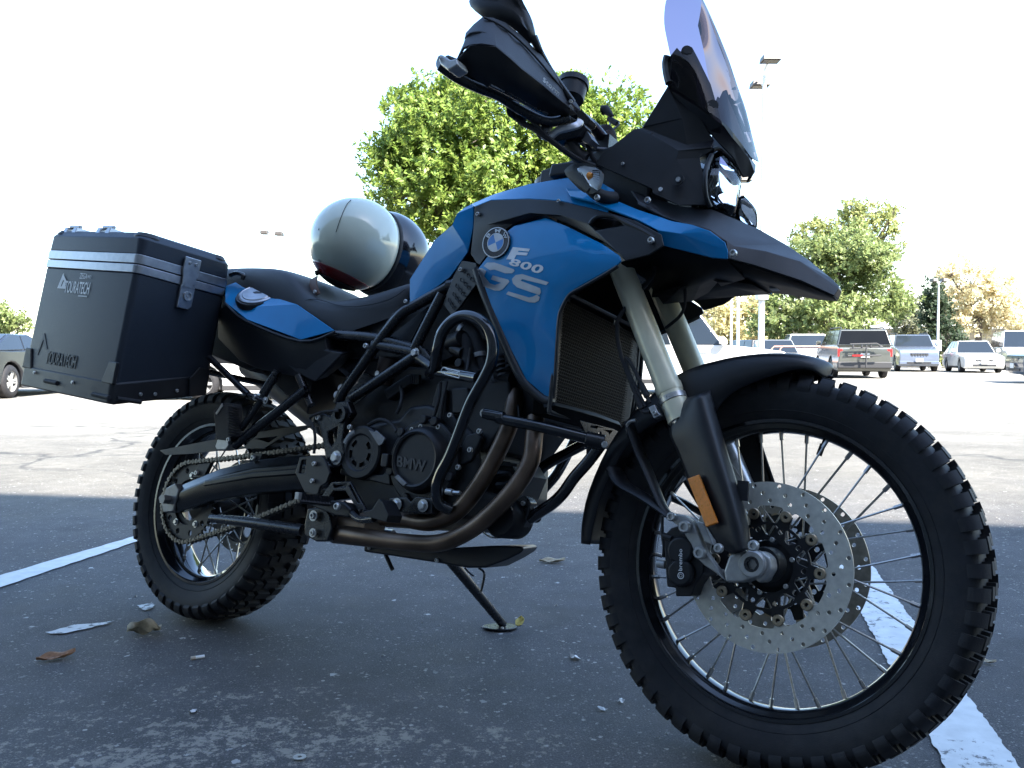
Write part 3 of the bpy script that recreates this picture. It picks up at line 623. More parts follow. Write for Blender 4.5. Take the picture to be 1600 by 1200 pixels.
b=MB(); b.plate([[(q[0],q[2]) for q in [(0.5792,-0.182,0.0637),(0.6043,-0.182,0.0988),(0.6604,-0.182,0.1052),(0.7217,-0.182,0.046),(0.7019,-0.182,0.0388),(0.65,-0.182,0.0836),(0.6136,-0.182,0.0803),(0.602,-0.182,0.0631)]],[(q[0],q[2]) for q in [(0.611,-0.182,0.0934),(0.6543,-0.182,0.0993),(0.6516,-0.182,0.0903),(0.6143,-0.182,0.0862)]],[(q[0],q[2]) for q in [(0.6587,-0.182,0.0949),(0.6666,-0.182,0.0956),(0.7015,-0.182,0.0595),(0.6925,-0.182,0.06)]]],.008,lambda u,v,w:Vector((u,-.182+w,v)))
b.tube([(0.6464,-0.18,0.0542),(0.7141,-0.2,0.0262),(0.7799,-0.22,0.0324)],.008,8)
bpd=pb('brake_pedal',b,M_tube,bevel=.0015)
b=MB(); b.prism([(0.7715,-0.25,0.0448),(0.797,-0.25,0.0524),(0.8125,-0.25,0.076),(0.8236,-0.25,0.0697),(0.8443,-0.25,0.0451),(0.8405,-0.25,0.0302),(0.7832,-0.25,0.0362)],(0,.045,0))
for k in range(6): b.box(Vector((0.7605,-0.235,0.0465)).lerp(Vector((0.8179,-0.235,0.045)),k/5),(.004,.03,.006))
pb('pedal_pad',b,M_engine,bpd,bevel=.0015)
b=MB(); q0=Vector((0.5883,-0.262,0.0616)); q1=Vector((0.629,-0.16,0.0431))
b.prism([(0.5373,-0.2,0.0585),(0.621,-0.2,0.0584),(0.6652,-0.2,0.0574),(0.6894,-0.2,0.0443),(0.6858,-0.2,0.0258),(0.6421,-0.2,0.0263),(0.5725,-0.2,0.0377),(0.5363,-0.2,0.0448)],(0,.035,0))
fpg=pb('footrest',b,M_engine,bevel=.004)
t_=MB(); L_=[(0.5759,-0.255,0.063),(0.6201,-0.2,0.0631)]
for k in range(12):
    q=Vector(L_[0]).lerp(Vector(L_[1]),k/11); t_.prism([q+Vector((-.006,0,-.012)),q+Vector((0,0,.003)),q+Vector((.006,0,-.012))],(0,.012,0))
for a_,c_ in((L_[0],L_[1]),):
    t_.tube([Vector(a_)+Vector((0,.006,-.014)),Vector(c_)+Vector((0,.006,-.014))],.008,8,1,flat=.7)
t_.build('serrated_plate',M_engine,fpg,smooth=25); b=MB(); b.box((0.5806,-0.258,0.0598),(.012,.01,.016)); pb('peg_end',b,M_alu,fpg,bevel=.001)
bolt((0.6616,-0.212,0.047),.0085,fpg)
b=MB(); b.prism([(0.5229,-0.17,0.0317),(0.5756,-0.17,0.0398),(0.5979,-0.17,0.0232),(0.611,-0.17,-0.0047),(0.602,-0.17,-0.0351),(0.5651,-0.17,-0.0409),(0.5242,-0.17,-0.0309),(0.5192,-0.17,-0.007)],(0,.03,0)); sb=pb('stand_bracket',b,M_tube,bevel=.004)
for q,r in(((0.5558,-0.178,0.017),.0125),((0.5617,-0.178,-0.0214),.0105)):
    w=MB(); w.lathe([(0,r*.62),(0,r),(-.003,r),(-.003,r*.62)],q,(0,1,0),20,closed=True); w.build('washer',M_steel,sb); bolt(q,r*.62,sb)
b=MB(); b.tube([(0.1717,-0.16,-0.0288),(0.331,-0.16,-0.0232),(0.5091,-0.16,-0.0214)],[.0105,.0135,.014],12,4); b.mirror(); b.tube([(0.4666,-0.15,-0.0231),(.46,.0,-.03),(.43,.15,-.03)],.012,10,2); cst=pb('centre_stand',b,M_tube)
# ---------------------------------------------------------------- engine
b=MB()
b.prism([(0.5637,-0.135,0.2122),(0.6188,-0.135,0.2324),(0.6675,-0.135,0.2476),(0.7322,-0.135,0.2591),(0.7595,-0.135,0.2894),(0.8115,-0.135,0.2954),(0.886,-0.135,0.2782),(0.9519,-0.135,0.234),(0.9742,-0.135,0.1812),(0.9808,-0.135,0.1053),(0.9501,-0.135,0.0565),(0.8667,-0.135,0.0242),(0.7323,-0.135,0.0129),(0.6563,-0.135,0.0332),(0.5926,-0.135,0.0942)],(0,.29,0))
eng=pb('engine',b,M_engine,bevel=.012,bseg=3)
# cylinder block and head lean forward
b=MB(); b.prism([(0.8053,-0.125,0.2544),(0.8209,-0.125,0.3392),(0.8332,-0.125,0.354),(0.9069,-0.125,0.3641),(1.0195,-0.125,0.3607),(1.0368,-0.125,0.2847),(0.9826,-0.125,0.2028),(0.9159,-0.125,0.1928)],(0,.26,0)); cyl=pb('cylinder_block',b,M_engine,eng,bevel=.008)
b=MB()
b.prism([(0.8764,-0.139,0.3325),(0.9217,-0.139,0.3351),(0.9301,-0.139,0.3143),(0.9133,-0.139,0.2773),(0.8889,-0.139,0.2763)],(0,.02,0)); b.prism([(0.8391,-0.136,0.3262),(0.8638,-0.136,0.3298),(0.8694,-0.136,0.2504),(0.8444,-0.136,0.2491)],(0,.015,0))
b.prism([(0.9365,-0.142,0.2308),(0.9656,-0.142,0.2407),(0.9776,-0.142,0.2277),(0.9583,-0.142,0.1775),(0.9296,-0.142,0.1644),(0.922,-0.142,0.1914)],(0,.02,0))
pb('cylinder_cover',b,M_engine,eng,bevel=.004)
CC=Vector((0.8357,-0.175,0.1687))
b=MB(); b.lathe([(.05,.078),(.028,.078),(.02,.074),(.004,.070),(-.004,.066),(-.008,.060),(-.006,.0555),(-.001,.054),(-.001,.0)],CC,(0,1,0),56)
cc=pb('clutch_cover',b,M_engine,eng,smooth=30)
b=MB(); b.lathe([(.03,.095),(.012,.095),(.008,.09),(.008,.078)],CC+Vector((.0,.012,-.004)),(0,1,0),40); 
for a_ in (20,75,95,140,200,250,300,340):
    q=CC+Vector((.089*math.cos(R(a_)),.02,.089*math.sin(R(a_)))); b.lathe([(.02,.010),(-.006,.010),(-.008,.008),(-.008,0)],q,(0,1,0),12)
ccf=pb('crankcase_cover',b,M_engine,eng,smooth=30)
qm=quadmap((0.7848,-0.1765,0.1494),(0.8682,-0.1765,0.1421),(0.8665,-0.1765,0.1672),(0.7832,-0.1765,0.1732))
t_=MB(); t_.text('BMW',lambda u,v,w:Vector(qm(u,v))+Vector((0,-w*.004+.0005,0)),bold=.03,ext=.5); t_.build('lettering',mat('worn_engine_lettering',(.045,.045,.048),.4,.3,.1,90),cc,smooth=20)
b=MB()
for a_ in (226,128):
    q=CC; 
b.prism([(0.7877,-0.184,0.1251),(0.797,-0.184,0.1318),(0.8258,-0.184,0.1146),(0.8167,-0.184,0.1079)],(0,.006,0)); pb('cover_worn_edge',b,mat('bare_scuffed_casting',(.16,.165,.18),.4,.6,.2,90),cc,bevel=.001); b=MB(); b.prism([(0.7015,-0.168,0.2261),(0.7319,-0.168,0.2093),(0.726,-0.168,0.1967),(0.6924,-0.168,0.2153)],(0,.006,0)); pb('cover_worn_edge',b,MATS['bare_scuffed_casting'],cc,bevel=.001)
bolts=[(495,435,.0065),(430,452,.006),(632,436,.0065),(722,345,.0065),(950,470,.0065),(878,616,.0065),(785,752,.0065)]
for x,y,r in (((0.8187,-0.15,0.2417),0,.0062),((0.8679,-0.15,0.2439),0,.0062),((0.8954,-0.15,0.2707),0,.0062),((0.9781,-0.15,0.2403),0,.0062),((0.9601,-0.15,0.1996),0,.0062),((0.9345,-0.15,0.1608),0,.0062),((0.7941,-0.15,0.2347),0,.0055),((0.9858,-0.15,0.2788),0,.009)): bolt(x,r,eng)
# sprocket cover
SC=Vector((0.6498,-0.15,0.1731))
b=MB(); out=circle((0,0),.060,40)
hs=[]
for k in range(7):
    a0=R(20+k*51); pts=[]
    for i in range(7): t=a0+R(34)*i/6; pts.append((.034*math.cos(t),.034*math.sin(t)))
    for i in range(7): t=a0+R(34)*(6-i)/6; pts.append((.024*math.cos(t),.024*math.sin(t)))
    if k not in(1,): hs.append(pts)
b.plate([out]+hs,.008,lambda u,v,w:SC+Vector((u,w,v))); b.lathe([(.03,.062),(-.004,.062),(-.008,.058),(-.008,.044),(-.004,.04),(.004,.04)],SC,(0,1,0),40)
spc=pb('sprocket_cover',b,M_engine,eng,smooth=28)
b=MB(); b.lathe([(-.0085,.046),(-.0095,.048),(-.0095,.056),(-.0085,.058)],SC,(0,1,0),10,a0=R(200),a1=R(245)); pb('cover_worn_edge',b,MATS['bare_scuffed_casting'],spc); b=MB(); b.prism([(0.6719,-0.16,0.2256),(0.6952,-0.16,0.2206),(0.7188,-0.16,0.1972),(0.7086,-0.16,0.1924)],(0,.004,0)); pb('cover_worn_edge',b,MATS['bare_scuffed_casting'],spc)
b=MB(); b.prism([(0.5889,-0.148,0.1182),(0.5924,-0.148,0.1908),(0.6082,-0.148,0.2003),(0.646,-0.148,0.1228),(0.723,-0.148,0.129),(0.7363,-0.148,0.1464),(0.7487,-0.148,0.1068),(0.6531,-0.148,0.115)],(0,.03,0)); b.box((0.7489,-0.165,0.1599),(.02,.03,.03)); pb('cover_bracket',b,M_engine,eng,bevel=.003)
b=MB(); b.box((1.045,0,.385),(.09,.20,.21)); b.box((.98,0,.45),(.2,.18,.14)); pb('inner_fairing',b,M_engine,bevel=.006)
# lower engine mount plate
b=MB(); b.prism([(0.7722,-0.175,0.0789),(0.8232,-0.175,0.0857),(0.8349,-0.175,0.0771),(0.848,-0.175,0.09),(0.8929,-0.175,0.0904),(0.8985,-0.175,0.0566),(0.8341,-0.175,0.0517),(0.7822,-0.175,0.0522)],(0,.025,0)); mp_=pb('engine_mount_plate',b,M_tube,bevel=.003)
bolt((0.8022,-0.18,0.0677),.0095,mp_,hexh=True); bolt((0.8752,-0.18,0.0722),.0095,mp_,hexh=True)
b=MB(); b.tube([(0.9178,-0.16,0.1064),(0.9537,-0.16,0.1078)],.0045,8,1); b.lathe([(-.012,0),(-.012,.0075),(.004,.0075),(.004,0)],(0.9298,-0.16,0.1071),(1,0,-.05),10); pb('oil_pressure_sensor',b,M_steel,eng)
# hoses and throttle bodies seen through the crash bar
b=MB()
b.tube([(0.8381,-0.1,0.4604),(0.8604,-0.1,0.4758),(0.8898,-0.1,0.4601),(0.9104,-0.1,0.4294),(0.9254,-0.1,0.3992),(0.9409,-0.1,0.365)],.017,12); b.tube([(0.9819,-0.12,0.4085),(0.988,-0.12,0.3833),(0.9801,-0.12,0.3685),(1.0211,-0.12,0.361)],.012,10); b.tube([(0.872,-0.11,0.4492),(0.8888,-0.11,0.4273),(0.9034,-0.11,0.384),(0.9224,-0.11,0.3629)],.02,12)
hs_=pb('coolant_hose',b,M_grip)
b=MB()
for k in range(5):
    q=Vector((0.9897,-0.12,0.4064)).lerp(Vector((1.0066,-0.12,0.3669)),k/4); b.lathe([(-.002,.016),(-.002,.019),(.002,.019),(.002,.016)],q,Vector((.3,0,-1)),14,closed=True)
pb('hose_bellows',b,M_grip,hs_)
b=MB(); b.lathe([(-.03,.0),(-.03,.02),(.02,.02),(.02,0)],(0.8643,-0.12,0.4427),(1,-.3,.2),14); b.lathe([(-.02,0),(-.02,.014),(.02,.014),(.02,0)],(0.8708,-0.12,0.4186),(1,-.2,-.3),12); b.lathe([(-.01,0),(-.01,.010),(.01,.010),(.01,0)],(0.8883,-0.13,0.3886),(0,1,0),12); b.prism([(0.804,-0.11,0.4272),(0.8469,-0.11,0.4361),(0.8537,-0.11,0.4097),(0.8174,-0.11,0.3961)],(0,.08,0)); pb('throttle_body',b,M_engine,bevel=.002)
b=MB(); b.prism([(0.779,-0.151,0.4219),(0.7964,-0.151,0.4186),(0.826,-0.151,0.3904),(0.8241,-0.151,0.3686),(0.796,-0.151,0.3879)],(0,.02,0)); pb('mount_lug',b,M_tube,fr,bevel=.003)
b=MB(); b.prism([(0.5136,-0.095,0.2682),(0.6146,-0.095,0.3384),(0.7087,-0.095,0.3882),(0.8168,-0.095,0.3896),(0.9262,-0.095,0.3423),(0.9514,-0.095,0.239),(0.7406,-0.095,0.202),(0.6129,-0.095,0.22),(0.5404,-0.095,0.2248)],(0,.19,0)); pb('intake_box',b,M_engine,bevel=.01)
b=MB(); b.prism([(0.5048,-0.085,0.4448),(0.7028,-0.085,0.4214),(0.6943,-0.085,0.3843),(0.5952,-0.085,0.3569),(0.5331,-0.085,0.382)],(0,.17,0)); pb('battery_tray',b,M_plastic,bevel=.008)
for pts,r in (([(0.8468,-0.14,0.343),(0.8524,-0.145,0.3108),(0.8471,-0.145,0.2764),(0.8374,-0.145,0.2476)],.004),([(0.8643,-0.14,0.3463),(0.8665,-0.146,0.3168),(0.8649,-0.146,0.2827),(0.8642,-0.144,0.2547)],.0035),([(0.7411,-0.15,0.2683),(0.7489,-0.15,0.2891),(0.7398,-0.14,0.3139),(0.7241,-0.13,0.3329)],.004),([(1.0433,-0.12,0.3074),(1.0578,-0.13,0.2848),(1.0572,-0.13,0.266)],.003),([(0.9121,-0.13,0.4232),(0.9107,-0.13,0.3975),(0.9171,-0.14,0.3701),(0.9177,-0.14,0.3489)],.004),([(0.6604,-0.15,0.238),(0.6898,-0.15,0.2513),(0.72,-0.148,0.2471),(0.7482,-0.15,0.2279)],.0045)):
    b=MB(); b.tube(pts,r,8,5); pb('wiring_lead',b,M_grip,eng)
for q,ax in (((0.8624,-0.1,0.4713),(1,0,-.6)),((0.9196,-0.1,0.4121),(.3,0,-1)),((0.9801,-0.12,0.3685),(1,0,0))):
    b=MB(); b.lathe([(-.005,.0175),(-.005,.0195),(.005,.0195),(.005,.0175)],q,ax,18,closed=True); pb('hose_clamp',b,M_band,hs_)
# black box and rear brake reservoir behind the frame
b=MB(); b.prism([(0.6619,-0.12,0.3246),(0.7278,-0.12,0.3624),(0.7392,-0.12,0.3638),(0.7443,-0.12,0.3426),(0.6796,-0.12,0.3013)],(0,.09,0)); eb=pb('control_box',b,M_panel,bevel=.004)
b=MB()
for k in range(4): b.prism([(0.7389,-0.118,0.3641),(0.7433,-0.118,0.3642),(0.7469,-0.118,0.343),(0.7429,-0.118,0.3407)],(0,.01,0)); b.v=[(x+(.0065 if i>=8*k else 0)*k,y,z) for i,(x,y,z) in enumerate(b.v)]
pb('cooling_fin',b,M_panel,eb)
b=MB(); b.lathe([(-.035,0),(-.035,.022),(.01,.023),(.01,.024),(.028,.024),(.028,0)],(0.6457,-0.1,0.375),(.15,0,1),20); rs=pb('brake_reservoir',b,M_brown)
b=MB(); b.lathe([(0,0),(0,.004),(-.006,.0065),(-.006,0)],(0.6507,-0.13,0.3614),(0,1,0),12); pb('reservoir_screw',b,M_steel,rs)
# rear shock absorber
a_=Vector((0.51,0,0.3978)); c_=Vector((0.4484,0,0.3136)); ax=(c_-a_); pts=[]
ae,ue,we=basis(ax)
for k in range(8*14+1):
    t=k/(8*14); an=2*math.pi*k/14; pts.append(a_+ax*t+(ue*math.cos(an)+we*math.sin(an))*.036)
b=MB(); b.tube(pts,.0068,8,1); sh=pb('shock_spring',b,mat('pale_grey_spring',(.55,.55,.53),.45,0,.1,60,dust=.15))
b=MB(); b.tube([a_-ax*.3,c_+ax*.1],.024,14,1); pb('shock_body',b,M_engine,sh)
for q in ((0.5377,-0.1,0.3482),(0.5346,-0.12,0.3222),(0.5234,-0.12,0.3053)):
    b=MB(); b.lathe([(-.012,0),(-.012,.012),(.012,.012),(.012,0)],q,(.4,-1,.3),12); pb('linkage_pin',b,M_steel,sh,bevel=.003)
b=MB(); b.tube([(0.4874,-0.05,0.4127),(0.5078,-0.05,0.4104),(0.5175,-0.05,0.3933),(0.4987,-0.05,0.3881)],.012,10); b.lathe([(-.02,0),(-.02,.02),(.02,.02),(.02,0)],(0.5264,-0.08,0.3925),(1,0,.3),12); pb('preload_adjuster',b,M_engine,sh)
# ---------------------------------------------------------------- exhaust, skid plate, stand
b=MB(); pr=.0185
b.tube([(1.0224,-0.1,0.3322),(1.0318,-0.115,0.3028),(1.0351,-0.13,0.2527),(1.0184,-0.14,0.1914),(0.9835,-0.145,0.12),(0.9369,-0.145,0.066),(0.8734,-0.14,0.0383),(0.7935,-0.13,0.0359),(0.7199,-0.125,0.0323)],pr,16,8)
b.tube([(1.0865,-0.11,0.2789),(1.0977,-0.125,0.2397),(1.1056,-0.14,0.1864),(1.0828,-0.152,0.1302),(1.0346,-0.158,0.0718),(0.9767,-0.158,0.0265),(0.9021,-0.155,-0.0031),(0.7824,-0.15,-0.0129),(0.686,-0.145,-0.0151),(0.5857,-0.13,-0.0161)],[pr,pr,pr,pr,pr,pr,pr,pr,pr*1.15,pr*1.4],16,8)
ex_=pb('exhaust_header',b,M_exh)
b=MB(); b.loft([[Vector(p)+Vector((0,.02+.035*math.cos(a_),r*math.sin(a_))) for a_ in [2*math.pi*k/16 for k in range(16)]] for p,r in zip([(0.6892,-0.135,0.008),(0.6446,-0.135,0.0051),(0.5989,-0.135,0.002),(0.5775,-0.135,0.006),(0.5646,-0.135,0.0109)],(.040,.042,.042,.036,.02))]); pb('exhaust_collector',b,M_exh,ex_)
# muffler on the far side
b=MB(); b.tube([(.55,.05,0),(.35,.19,.10),(.15,.235,.27)],.02,12); b.tube([(.15,.235,.27),(-.25,.24,.45)],.052,18,1); pb('muffler',b,M_engine,ex_)
b=MB()
near=[(0.6305,-0.08,-0.0409),(0.6329,-0.08,-0.0535),(0.7268,-0.08,-0.0517),(0.8606,-0.08,-0.0496),(0.937,-0.08,-0.0493),(0.9842,-0.08,-0.0428),(1.0385,-0.08,-0.0177),(1.0708,-0.08,0.0006),(1.0763,-0.08,0.011),(1.0611,-0.08,0.0126),(0.9912,-0.08,0.0048),(0.8554,-0.08,-0.0176),(0.7201,-0.08,-0.0322)]
cxs=[p[0] for p in near]; xm=max(cxs)
b.loft([[Vector(p) for p in near],[Vector((p[0]-.06*max(0,(p[0]-xm+.30)/.30),p[1]+.15,p[2]+.0)) for p in near]])
skp=pb('skid_plate',b,M_panel,bevel=.005,bseg=3)
bolt((0.6523,-0.082,-0.0422),.004,skp); bolt((0.8552,-0.082,-0.0438),.005,skp)
b=MB(); b.lathe([(.05,.042),(-.01,.042),(-.018,.036),(-.018,0)],(1.0398,-0.115,0.0671),(0,1,0),28); of=pb('oil_filter',b,M_engine)
b=MB(); b.lathe([(-.019,.0355),(-.0195,.037),(-.018,.038)],(1.0398,-0.115,0.0671),(0,1,0),28,a0=R(150),a1=R(330)); b.lathe([(.0,.055),(-.004,.055),(-.004,.052),(.0,.052)],(0.9983,-0.08,0.076),(0,1,0),30,closed=True); pb('filter_rim',b,M_alu,of)
b=MB(); b.prism([(0.9702,-0.09,0.1855),(1.0224,-0.09,0.1854),(1.0444,-0.09,0.1602),(1.028,-0.09,0.1128),(0.9851,-0.09,0.1165)],(0,.12,0)); b.tube([(0.9959,-0.1,0.1554),(1.0329,-0.1,0.1583),(1.0401,-0.1,0.1399),(1.0039,-0.1,0.1329)],.008,8); b.box((1.0207,-0.1,0.1785),(.06,.01,.006)); pb('oil_cooler',b,M_engine,eng,bevel=.004)
b=MB(); b.prism([(1.0493,-0.1,0.1066),(1.0749,-0.1,0.1184),(1.09,-0.1,0.1068),(1.0891,-0.1,0.0806),(1.0794,-0.1,0.0535),(1.0636,-0.1,0.0368),(1.0407,-0.1,0.0379)],(0,.03,0)); b.prism([(1.0702,-0.085,0.0493),(1.0967,-0.085,0.0859),(1.0853,-0.085,0.1035),(1.0547,-0.085,0.0627)],(0,.02,0)); cbm=pb('crash_bar_mount',b,M_tube,bevel=.004); bolt((1.068,-0.102,0.054),.008,cbm); bolt((1.0763,-0.102,0.1016),.005,cbm)
# side stand (far side, carries the lean)
foot=Vector((0.7322,0.3953,-0.2373)); piv=Vector((0.7377,0.11,-0.0515)); top=foot+Vector((0,0,.012))
b=MB(); b.tube([piv,top],[.0135,.0115],14,1); std=pb('side_stand',b,M_tube)
b=MB(); bm_i=BM.inverted()
pad=[]
for k in range(20):
    t=2*math.pi*k/20; pad.append(Vector((.046*math.cos(t)*(1.15 if math.cos(t)<0 else .85),.030*math.sin(t),0)))
b.prism([foot+bm_i@(q+Vector((0,0,.001))) for q in pad],bm_i@Vector((0,0,.007))); pb('stand_foot',b,M_tube,std,bevel=.002); bolt(foot+bm_i@Vector((0.0,-.022,.008)),.004,std,ax=bm_i@Vector((0,-.3,1)))
b=MB(); b.tube([(0.8334,0.11,-0.0627),(0.8505,0.11,-0.0718),(0.8507,0.11,-0.0943),(0.8477,0.11,-0.1158)],.003,8,8); b.tube([(0.7854,0.12,-0.0692),(0.7999,0.12,-0.0789),(0.8136,0.12,-0.0846)],.0025,8,6); pb('stand_spring',b,M_tube,std)
b=MB(); b.tube([(0.6765,-0.05,-0.0543),(0.7032,-0.05,-0.0852)],.005,10,1); pb('drain_tube',b,M_grip)
# ---------------------------------------------------------------- crash bars
CB=.0125
b=MB()
b.tube([(0.8566,-0.19,0.3534),(0.8874,-0.215,0.3639),(0.9045,-0.235,0.3931),(0.9143,-0.24,0.429),(0.9354,-0.24,0.4564),(0.9678,-0.242,0.4676),(1.0053,-0.245,0.4612),(1.0363,-0.245,0.4389),(1.0513,-0.243,0.4077),(1.0507,-0.24,0.3731),(1.0351,-0.235,0.3425),(1.0146,-0.23,0.3115),(0.9963,-0.225,0.2801)]+[(0.9595,-0.215,0.1868),(0.9305,-0.205,0.1407),(0.9218,-0.2,0.1102),(0.9259,-0.19,0.0812),(0.9408,-0.17,0.0707)],CB,14,6)
b.tube([(0.8691,-0.2,0.3591),(0.9431,-0.215,0.3504),(1.0188,-0.235,0.3398)],CB*.97,14,4)
b.tube([(1.0278,-0.21,0.2718),(1.0709,-0.205,0.2667)]+[(1.062,-0.205,0.2637),(1.1389,-0.18,0.2554),(1.199,-0.15,0.2467),(1.2525,-0.12,0.2383)],CB*.9,14,6)
b.mirror()
b.tube([(1.2445,-0.1,0.2407),(1.2174,-0.1,0.2005),(1.1892,-0.1,0.1662),(1.1666,-0.1,0.132),(1.1422,-0.095,0.1093),(1.1138,-0.09,0.0911),(1.0849,-0.085,0.0725)],.0125,14,6)
b.tube([(1.0976,0.1,0.2544),(1.0442,0.1,0.2246),(0.9882,0.1,0.1895),(0.9667,0.1,0.152),(0.943,0.1,0.117)],.0125,14,6)
cb=pb('crash_bar',b,M_gloss)
bolt((1.2656,-0.13,0.2322),.007,cb,ax=(.5,-1,0)); 
b=MB(); b.lathe([(-.008,0),(-.008,.0165),(.03,.0165),(.03,0)],(1.2509,-0.122,0.2372),(-.9,-.5,.1),14); pb('bar_end_clamp',b,M_tube,cb,bevel=.002)
q=lambda u,v:Vector((0.9294,-0.226,0.3542)).lerp(Vector((0.9848,-0.239,0.3428)),u)+Vector((0,-.0035-.004*v*0,0))+Vector((.0,0,(v-.5)*.013))
b=MB(); lw=.0009
def seg(p0,p1): 
    d=(p1-p0).normalized(); nn=d.cross(Vector((0,1,0))).normalized()*lw; b.add([p0-nn,p1-nn,p1+nn,p0+nn],[(0,1,2,3)])
pts=[q(.12,0),q(1,0),q(1,1),q(.12,1)]
for i in range(3): seg(pts[i],pts[i+1])
for k in range(9): a0=R(60+k*27); a1=R(60+(k+1)*27); seg(q(.08,.5)+Vector((.0065*math.cos(a0),0,.0065*math.sin(a0))),q(.08,.5)+Vector((.0065*math.cos(a1),0,.0065*math.sin(a1))))
for k in range(10): seg(q(.2+.075*k,.78),q(.25+.075*k,.78))
for k in range(8): seg(q(.3+.08*k,.5),q(.35+.08*k,.5))
b.v=[tuple(Vector(v)+Vector((.0,-.0105,.0))) for v in b.v]
b.build('bar_sticker',M_print,cb,recalc=False)
# ---------------------------------------------------------------- bodywork
def panel(name,v,f,m,t=.004,parent=None,both=True,bev=.0018,label=None,smooth=32,weld=False):
    tf=[]
    for g in f:
        if len(g)==4:
            a,c,d,e=[Vector(v[k]) for k in g]
            tf+=[(g[0],g[1],g[2]),(g[0],g[2],g[3])] if (a-d).length<=(c-e).length else [(g[0],g[1],g[3]),(g[1],g[2],g[3])]
        else: tf.append(g)
    f=tf
    b=MB(); b.add(v,f); o=pb(name,b,m,parent,solid=t,bevel=bev,smooth=smooth,soff=1 if False else -1)
    o2=None
    if both: o2=pb(name,b.mirrored(),m,parent,solid=t,bevel=bev,smooth=smooth)
    return o,b
# blue tank side panel
V=[(0.9422,-0.18,0.587),(0.9756,-0.18,0.6277),(1.0026,-0.175,0.6675),(1.0202,-0.175,0.6788),(1.0967,-0.172,0.6914),(1.156,-0.18,0.6658),(1.249,-0.197,0.6185),(1.2976,-0.208,0.5874),(1.3027,-0.21,0.5752),(1.2951,-0.208,0.5691),(1.2609,-0.205,0.5535),(1.2133,-0.2,0.5334),(1.1844,-0.197,0.518),(1.1692,-0.195,0.4929),(1.1644,-0.193,0.4632),(1.1658,-0.19,0.412),(1.1658,-0.185,0.3615),(1.1647,-0.178,0.3148),(1.1486,-0.176,0.3146),(1.0971,-0.178,0.3484),(1.0565,-0.18,0.405),(0.9894,-0.182,0.5052),(1.0226,-0.186,0.6555),(1.1152,-0.194,0.653),(1.1758,-0.199,0.635),(1.2465,-0.207,0.6048),(1.119,-0.205,0.5978),(1.229,-0.212,0.5765),(1.1425,-0.205,0.5348),(1.1128,-0.191,0.4644),(1.125,-0.185,0.3825)]
T1,T2,T3,T4,Aa,Bb,Cc,Dd,Ee=22,23,24,25,26,27,28,29,30
F=[(2,3,T1),(3,4,T2,T1),(4,5,T3,T2),(5,6,T4,T3),(6,7,8,T4),(1,2,T1,Aa),(T1,T2,Aa),(T2,T3,Bb,Aa),(T3,T4,Bb),(T4,8,9,Bb),(Bb,9,10,11),(Aa,Bb,11,Cc),(0,1,Aa,Cc),(Cc,11,12,13),(Cc,13,14,Dd),(0,Cc,Dd,21),(21,Dd,Ee,20),(Dd,14,15,Ee),(Ee,15,16,17),(Ee,17,18,19),(20,Ee,19)]
tsp,tspb=panel('tank_side_panel',V,F,M_blue,.004,smooth=26)
# lettering traced as flat print
b=MB()
def trace(pts): return tess(pts)
GS=[[(0.9774,-0.205,0.5842),(0.9846,-0.205,0.5912),(1.004,-0.205,0.5906),(1.0548,-0.205,0.5734),(1.0575,-0.205,0.5696),(1.0518,-0.205,0.5649),(1.0346,-0.205,0.5657),(1.0062,-0.205,0.5753),(0.9954,-0.205,0.574)],[(0.9604,-0.205,0.578),(0.9724,-0.205,0.5802),(0.9857,-0.205,0.5731),(0.9818,-0.205,0.5617),(0.9997,-0.205,0.5449),(1.0122,-0.205,0.5412),(1.0279,-0.205,0.5451),(1.0006,-0.205,0.554),(1.0037,-0.205,0.5626),(1.0452,-0.205,0.5512),(1.048,-0.205,0.5466),(1.0341,-0.205,0.5317),(1.0265,-0.205,0.5284),(1.014,-0.205,0.5292),(0.9812,-0.205,0.5401),(0.9769,-0.205,0.5504)],
 [(1.0535,-0.205,0.5527),(1.0619,-0.205,0.5609),(1.0775,-0.205,0.5619),(1.1425,-0.205,0.5423),(1.1372,-0.205,0.5368),(1.0789,-0.205,0.5511),(1.0752,-0.205,0.5481),(1.1239,-0.205,0.5307),(1.1271,-0.205,0.5213),(1.1242,-0.205,0.5166),(1.0682,-0.205,0.5345),(1.0576,-0.205,0.5426)],[(1.0438,-0.205,0.5201),(1.0482,-0.205,0.5262),(1.1009,-0.205,0.512),(1.1099,-0.205,0.5135),(1.1185,-0.205,0.5176),(1.1264,-0.205,0.5117),(1.1248,-0.205,0.5047),(1.1167,-0.205,0.501),(1.1022,-0.205,0.5018)]]
decal('gs_emblem',[trace(p) for p in GS],mat('gs_silver_grey_print',(.30,.315,.33),.45,.2,.06,60),tsp,tspb)
fq=quadmap((1.0335,-0.205,0.5959),(1.0785,-0.205,0.592),(1.089,-0.205,0.6148),(1.0465,-0.205,0.6216))
b=MB(); b.text('F',lambda u,v,w:fq(u,v),bold=.05); 
nq=quadmap((1.0397,-0.206,0.5839),(1.1213,-0.207,0.5594),(1.1313,-0.207,0.5757),(1.0479,-0.206,0.5971)); c_=MB(); c_.text('800',lambda u,v,w:nq(u,v),bold=.03,spacing=1.08)
decal('f800_lettering',[(b.v,b.f),(c_.v,c_.f)],M_print,tsp,tspb)
